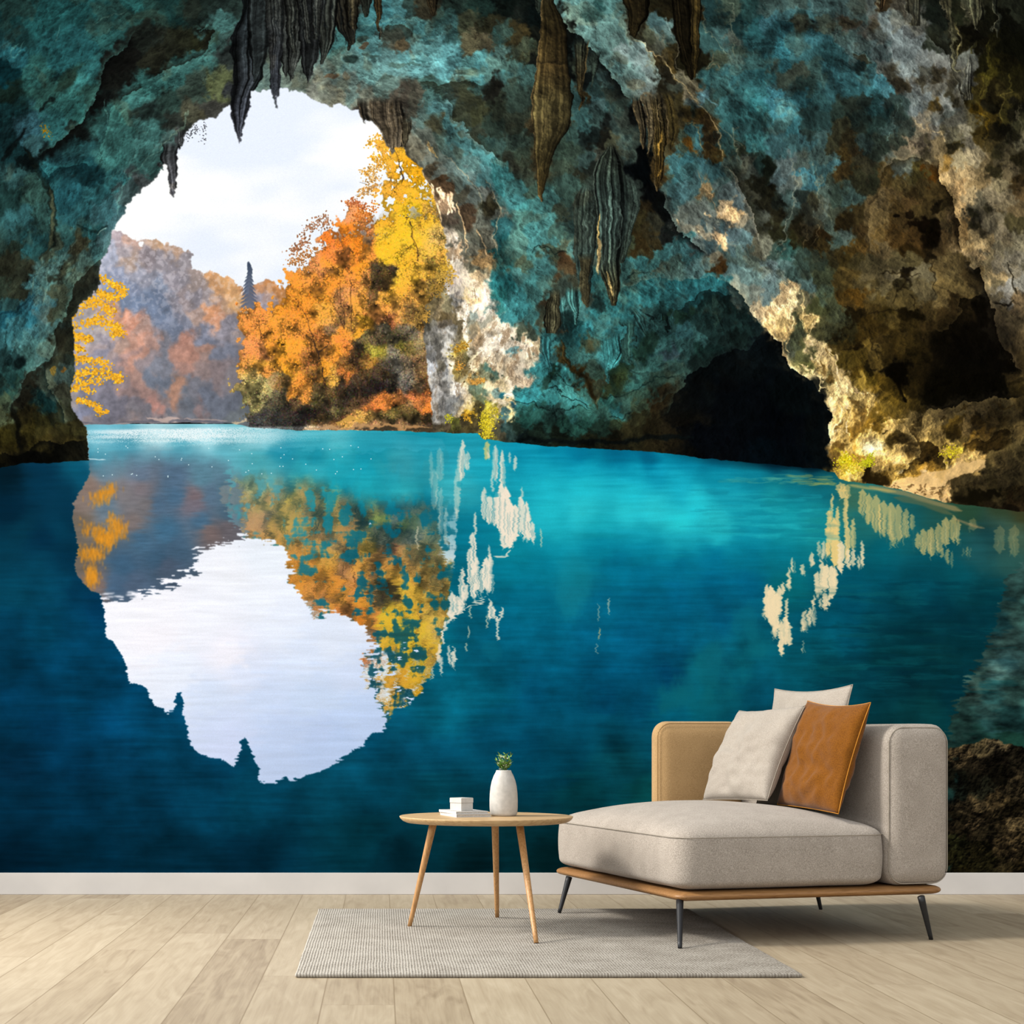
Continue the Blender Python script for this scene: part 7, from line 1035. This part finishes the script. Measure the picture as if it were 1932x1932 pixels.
def rugf(p, h):
    e = .003 * mnoise.noise(Vector((p.x * 6, p.y * 6, 0)))
    return Vector((p.x + e * (abs(p.x) > h[0] - .02), p.y + e * (abs(p.y) > h[1] - .02), p.z))
rbox(rg, (-.252, 4.75, .0005), (1.217, 6.524, .0125), (.006, .006, .0055), 40, rugf)
tag(obj('area_rug', rg, rug_mat()), 'pale grey ribbed woven rug lying on the oak floor under the round table', 'rug')

# ---- lounge chair: u runs right along the front, v runs back
SOFA = Vector((.979, 5.42, 0)); ANG = math.atan2(.2651, .9644)
US, VS = 1.012, 1.131
sofa = thing('chaise_lounge', 'greige linen corner chaise on an oak base with black tapered legs', 'sofa', SOFA, ANG)
def sofa_local(p):
    d = Vector(p) - SOFA; return Vector((d.x * .9644 + d.y * .2651, -d.x * .2651 + d.y * .9644, d.z))
def rrect(x0, y0, x1, y1, r, n=8):
    out = []
    for cx, cy, a in ((x1 - r, y1 - r, 0), (x0 + r, y1 - r, 90), (x0 + r, y0 + r, 180), (x1 - r, y0 + r, 270)):
        for k in range(n + 1):
            t = math.radians(a + 90 * k / n); out.append((cx + r * math.cos(t), cy + r * math.sin(t)))
    return out
bm = bmesh.new(); rbox(bm, (0, 0, .149), (US, VS, .181), (.045, .045, .0155), 6)
obj('base_frame', bm, OAK, sofa)
def leg_pair(top, foot): return sofa_local(top), sofa_local(foot)
for top, foot in ((Vector((.990, 5.455, .152)), Vector((.963, 5.304, .0128))), (Vector((.728, 6.375, .152)), Vector((.687, 6.356, .0128))), (Vector((1.838, 5.60, .152)), Vector((1.884, 5.633, 0))), (Vector((1.722, 6.56, .152)), Vector((1.764, 6.60, 0)))):
    a, b = leg_pair(top, foot)
    bm = bmesh.new(); n = 8; tube(bm, [a.lerp(b, k / n) for k in range(n + 1)], [.0125 - .0055 * k / n for k in range(n + 1)], 16)
    bmesh.ops.bevel(bm, geom=[e for e in bm.edges if len(e.link_faces) == 2 and e.calc_face_angle(0) > 1.0], offset=.0012, segments=2, affect='EDGES')
    for v in bm.verts:
        if v.co.z < foot.z: v.co.z = foot.z
    obj('leg', bm, BLACK, sofa)
# seat cushion: soft block with a crowned top
SEAM_Z = .357
def seatf(p, h):
    x, y, z = p.x / h[0], p.y / h[1], p.z / h[2]
    k = 1 + .018 * (1 - z * z) * 1.0
    q = Vector((p.x * k, p.y * k, p.z))
    if z > .2:
        q.z += .072 * ((1 - abs(x) ** 2.6) * (1 - abs(y) ** 2.6)) ** .75 * min(1, (z - .2) / .6)
    q.z += .0015 * mnoise.noise(Vector((p.x * 7, p.y * 7, p.z * 5)))
    return q
bm = bmesh.new(); rbox(bm, (.004, .004, .184), (.786, VS - .01, .384), (.075, .075, .030), 22, seatf)
seat = obj('seat_cushion', bm, LINEN, sofa)
bm = bmesh.new(); tube(bm, [(x, y, SEAM_Z + .004) for x, y in rrect(-.0025, -.003, .793, VS - .003, .08, 10)], .0016, 6, True)
obj('piping', bm, SEAM, seat)
# arm block on the right, full depth
def armf(p, h):
    q = p.copy(); x, y, z = p.x / h[0], p.y / h[1], p.z / h[2]
    q.x += .010 * x * (1 - y * y) * (1 - z * z); q.y += .008 * y * (1 - x * x) * (1 - z * z)
    q.z += .006 * (1 - x * x) * (z > 0)
    q.x += .0012 * mnoise.noise(Vector((p.x * 5, p.y * 6, p.z * 6))); return q
bm = bmesh.new(); rbox(bm, (.788, -.002, .184), (1.030, VS, .735), (.050, .040, .062), 14, armf)
arm = obj('armrest', bm, LINEN, sofa)
bm = bmesh.new()
pr = [(x, -.0015 + 0, z) for x, z in rrect(.7945, .190, 1.0235, .7275, .056, 10)]
tube(bm, [(x, .012, z) for x, y, z in pr], .002, 6, True); obj('piping', bm, SEAM, arm)
# back block
def backf(p, h):
    q = p.copy(); x, y, z = p.x / h[0], p.y / h[1], p.z / h[2]
    q.y += .012 * y * (1 - x * x) * (1 - z * z); q.z += .004 * (1 - y * y) * (z > 0); return q
bm = bmesh.new(); rbox(bm, (.412, VS - .085, .30), (.80, VS + .006, .752), (.055, .040, .062), 14, backf)
bk = obj('backrest', bm, TAN, sofa); bk['label'] = 'tan backrest panel'
bm = bmesh.new(); tube(bm, [(x, VS - .074, z) for x, z in rrect(.4165, .31, .80, .748, .058, 10)], .002, 6, True); obj('piping', bm, SEAM_T, bk)

# ---- pillows
def pillow(name, label, w, h, th, m, ms, u, v, z, tilt, yaw, roll=0, seed=0, wr=1.):
    """bottom edge centre at sofa (u, v), height z; leans over to +u by tilt, faces -u turned by yaw"""
    root = thing(name, label, 'pillow')
    n = 44; bm = bmesh.new(); V = {}
    def pt(i, j, side):
        s, t = -1 + 2 * i / n, -1 + 2 * j / n
        es, et = 1 - abs(s) ** 2.2, 1 - abs(t) ** 2.2
        x = s * w / 2 * (1 - .055 * (1 - t * t) * abs(s) ** 3 * 1.5 - .0); y = t * h / 2 * (1 - (.085 if t > 0 else .02) * (1 - s * s) * abs(t) ** 3)
        d = th / 2 * (max(es, 0) * max(et, 0)) ** .42
        wk = mnoise.noise(Vector((s * 2.1 + seed, t * 2.1, side * 3))) * .010 + mnoise.noise(Vector((s * 4.5 - t * 2.5 + seed, t * 5 + s * 3, side * 2 + 9))) * .0075 * (1 - .5 * (t + 1) / 2)
        d = max(0, d + wk * wr * (es * et) ** .6)
        sag = -.014 * (1 - (t + 1) / 2) * d / (th / 2)
        return Vector((d * side, x, y + h / 2 + sag * 0))
    for side in (-1, 1):
        for i in range(n + 1):
            for j in range(n + 1):
                edge = i in (0, n) or j in (0, n)
                k = (i, j, 0) if edge else (i, j, side)
                if k not in V: V[k] = bm.verts.new(pt(i, j, 0 if edge else side))
    for side in (-1, 1):
        for i in range(n):
            for j in range(n):
                q = []
                for a, b in ((0, 0), (1, 0), (1, 1), (0, 1)):
                    e = (i + a) in (0, n) or (j + b) in (0, n); q.append(V[(i + a, j + b, 0 if e else side)])
                bm.faces.new(q if side < 0 else q[::-1])
    bmesh.ops.recalc_face_normals(bm, faces=bm.faces[:])
    ring = [pt(i, 0, 0) for i in range(n)] + [pt(n, j, 0) for j in range(n)] + [pt(i, n, 0) for i in range(n, 0, -1)] + [pt(0, j, 0) for j in range(n, 0, -1)]
    pb = bmesh.new(); tube(pb, ring, .0017, 6, True)
    body = obj('pillow_cover', bm, m, root); obj('piping', pb, ms, root)
    M = Matrix.Translation(SOFA) @ Matrix.Rotation(ANG, 4, 'Z') @ Matrix.Translation((u, v, z)) @ Matrix.Rotation(yaw, 4, 'Z') @ Matrix.Rotation(tilt, 4, 'Y') @ Matrix.Rotation(roll, 4, 'X')
    root.matrix_world = M
    return root
R_ = math.radians
pillow('throw_pillow', 'large greige back pillow rising behind the amber pillow, against the armrest', .56, .455, .065, LINEN_P, SEAM, .703, .50, .433, R_(10), R_(0), 0, 3, 1)
pillow('throw_pillow', 'amber velvet pillow leaning between the two greige pillows', .43, .40, .105, AMBER, SEAM_A, .628, .27, .4385, R_(17), R_(0), R_(2), 8, 2.2)
pillow('throw_pillow', 'off-white linen pillow in front, leaning on the amber pillow', .44, .385, .13, LINEN_P, SEAM, .528, .625, .4575, R_(26), R_(4), R_(-2), 15, 2.2)

# ---- round side table and what stands on it
TC = Vector((.372, 5.856, 0)); TOPZ = .4135
table = thing('side_table', 'small round oak side table with three splayed legs standing on the rug', 'table', (TC.x, TC.y, .0125))
bm = bmesh.new()
lathe(bm, [(.05, -.0215), (.286, -.0215), (.297, -.0165), (.305, -.009), (.3085, -.003), (.3085, -.0012), (.307, 0), (.05, 0)], 96)
tp = obj('tabletop', bm, OAK_T, table); tp.location = (0, 0, TOPZ - .0125)
for f in tp.data.polygons: f.use_smooth = abs(f.normal.z) < .9
for top, foot in (((.185, 5.857), (.101, 5.923)), ((.483, 5.757), (.512, 5.437)), ((.414, 6.0), (.4366, 6.209))):
    a = Vector((top[0] - TC.x, top[1] - TC.y, TOPZ - .0225 - .0125)); b = Vector((foot[0] - TC.x, foot[1] - TC.y, 0)); n = 10
    bm = bmesh.new(); tube(bm, [a.lerp(b, k / n) for k in range(n + 1)], [.0138 - .0060 * k / n for k in range(n + 1)], 18)
    for v in bm.verts:
        if v.co.z < 0: v.co.z = 0
    obj('leg', bm, OAK_L, table)

def book(name, label, L, W, T, loc, rz, seed=0):
    root = thing(name, label, 'book', loc, rz)
    bm = bmesh.new(); box(bm, (.0015, 0, .0012), (W - .003, L - .003, T - .0012)); bmesh.ops.translate(bm, verts=bm.verts, vec=(0, .0015, 0)); obj('pages', bm, PAGES, root, False)
    bm = bmesh.new()
    for z in (0, T - .0012): box(bm, (0, 0, z), (W, L, z + .0012))
    box(bm, (-.0012, 0, 0), (0, L, T)); obj('cover', bm, COVER, root, False)
BK = Vector((.263, 5.742, TOPZ))
book('book', 'white hardback book lying lowest, under the thinner book on the table', .195, .128, .0115, BK, R_(15))
book('book', 'thin white book lying on the other book, under the small box', .185, .120, .0085, BK + Vector((-.001, .006, .0115)), R_(17))
bx = thing('gift_box', 'small white square box sitting on the two books', 'box', (BK.x + .02, BK.y + .080, TOPZ + .02), R_(42))
bm = bmesh.new(); box(bm, (-.029, -.029, 0), (.029, .029, .028), .0012); obj('box_body', bm, PAPER, bx, False)
bm = bmesh.new(); box(bm, (-.030, -.030, .0281), (.030, .030, .046), .0012); obj('lid', bm, PAPER, bx, False)

VB = Vector((.4346, 5.852, TOPZ))
bm = bmesh.new()
prof = [(.028, 0), (.040, .0), (.0455, .003), (.0485, .010), (.0500, .03), (.0502, .055), (.0492, .08), (.0465, .105), (.0420, .125), (.0355, .143), (.030, .153), (.0275, .158), (.0270, .1615), (.0255, .163), (.0235, .162), (.0225, .156), (.026, .148), (.03, .135), (.03, .12)]
lathe(bm, prof, 64)
for v in bm.verts:
    t = math.atan2(v.co.y, v.co.x); rr = math.hypot(v.co.x, v.co.y)
    if rr > .03 and .012 < v.co.z < .15:      # faint hand-cut grooves
        k = 1 - .010 * max(0, math.cos(8 * t)) ** 24
        v.co.x *= k; v.co.y *= k
vs = obj('vase', bm, CERAMIC); vs.location = VB
tag(vs, 'matte white ceramic bottle vase on the round table holding a small sprig', 'vase')
sp = thing('flower_sprig', 'small green sprig with white buds in the white vase', 'plant', VB + Vector((0, 0, .125)))
rn = random.Random(4)
stems, leaf, petal = bmesh.new(), bmesh.new(), bmesh.new()
def leaf_at(bm, p, d, L, W):
    d = d.normalized(); s = d.cross(Vector((rn.uniform(-1, 1), rn.uniform(-1, 1), rn.uniform(-1, 1)))).normalized(); nrm = d.cross(s)
    rows = []
    for k in range(5):
        t = k / 4; wd = W * math.sin(PI * min(1, .08 + .92 * t)) ** .8 * (1 if k < 4 else .1); c = p + d * L * t + nrm * (.25 * L * t * t)
        rows.append([bm.verts.new(c - s * wd), bm.verts.new(c - nrm * wd * .3), bm.verts.new(c + s * wd)])
    for A, B in zip(rows, rows[1:]):
        for q in (0, 1): bm.faces.new((A[q], A[q + 1], B[q + 1], B[q]))
for k in range(15):
    a = rn.uniform(0, 2 * PI); lean = rn.uniform(.2, .62) if k > 3 else .15; top = Vector((math.cos(a) * lean * .075, math.sin(a) * lean * .075, .066 + rn.uniform(-.012, .030)))
    base = Vector((math.cos(a) * .008, math.sin(a) * .008, 0)); base = base * .6; mid = Vector((math.cos(a) * .010, math.sin(a) * .010, .036))
    tube(stems, [base, mid, top], [.0011, .0010, .0007], 6)
    for j in range(13):
        t = .50 + .5 * j / 12; p = mid.lerp(top, .25 + .75 * max(0, (t - .5) * 2)); b = rn.uniform(0, 2 * PI)
        leaf_at(leaf, p, Vector((math.cos(b), math.sin(b), rn.uniform(.3, 1.3))), rn.uniform(.010, .017), rn.uniform(.0018, .0032))
    for j in range(2):
        p = mid.lerp(top, rn.uniform(.3, .95)) + Vector((rn.uniform(-.008, .008), rn.uniform(-.008, .008), rn.uniform(-.004, .006)))
        for q in range(5): leaf_at(petal, p, Vector((math.cos(q * 1.256), math.sin(q * 1.256), .9)), .006, .0020)
obj('stem', stems, STEM, sp); obj('leaves', leaf, GREEN, sp); obj('blossoms', petal, PETAL, sp)

# ---- daylight
w = bpy.data.worlds.new('daylight'); bpy.context.scene.world = w; w.use_nodes = True; nt = w.node_tree
bg = nt.nodes['Background']; tc = nd(nt, 'ShaderNodeTexCoord'); dp = nd(nt, 'ShaderNodeVectorMath', operation='DOT_PRODUCT'); dp.inputs[1].default_value = Vector((-.45, -.86, .22)).normalized()
nt.links.new(tc.outputs['Generated'], dp.inputs[0])
mr = nd(nt, 'ShaderNodeMapRange', interpolation_type='SMOOTHSTEP'); mr.inputs['From Min'].default_value = -.35; mr.inputs['From Max'].default_value = .95; mr.inputs['To Min'].default_value = AMB0; mr.inputs['To Max'].default_value = AMB1
nt.links.new(dp.outputs['Value'], mr.inputs['Value']); nt.links.new(mr.outputs[0], bg.inputs['Strength']); bg.inputs['Color'].default_value = (.985, 1, 1.02, 1)
def sun(name, d, s, ang, col):
    l = bpy.data.lights.new(name, 'SUN'); l.energy = s; l.angle = math.radians(ang); l.color = col
    o = bpy.data.objects.new(name, l); C.objects.link(o); o.location = (-3, 4, 4); o.rotation_euler = Vector(d).to_track_quat('-Z', 'Y').to_euler(); return o
sun('sun_from_left', (.70, .07, -.62), SUN_S, 11, (1, .955, .89))
al = bpy.data.lights.new('window_left', 'AREA'); al.shape = 'RECTANGLE'; al.size = 2.6; al.size_y = 1.6; al.energy = AREA_W; al.color = (1, .975, .95); al.spread = math.radians(110)
ao = bpy.data.objects.new('window_left', al); C.objects.link(ao); ao.location = (-3.0, 5.7, 1.9); ao.rotation_euler = Vector((.8, -.42, -.58)).to_track_quat('-Z', 'Y').to_euler()

# ---- camera
cd = bpy.data.cameras.new('camera'); cam = bpy.data.objects.new('camera', cd); C.objects.link(cam)
cam.location = (0, 0, CAMZ); cam.rotation_euler = (PI / 2, 0, 0); cd.sensor_width = 36; cd.lens = 36 * FPX / 1932
cd.shift_x = (966 - VX) / 1932; cd.shift_y = (VY - 966) / 1932; cd.clip_end = 100
sc = bpy.context.scene; sc.camera = cam
sc.view_settings.view_transform = 'Standard'; sc.view_settings.look = 'None'; sc.view_settings.exposure = 0; sc.view_settings.gamma = 1; sc.view_settings.use_curve_mapping = False
try: sc.cycles.use_denoising = True
except Exception: pass
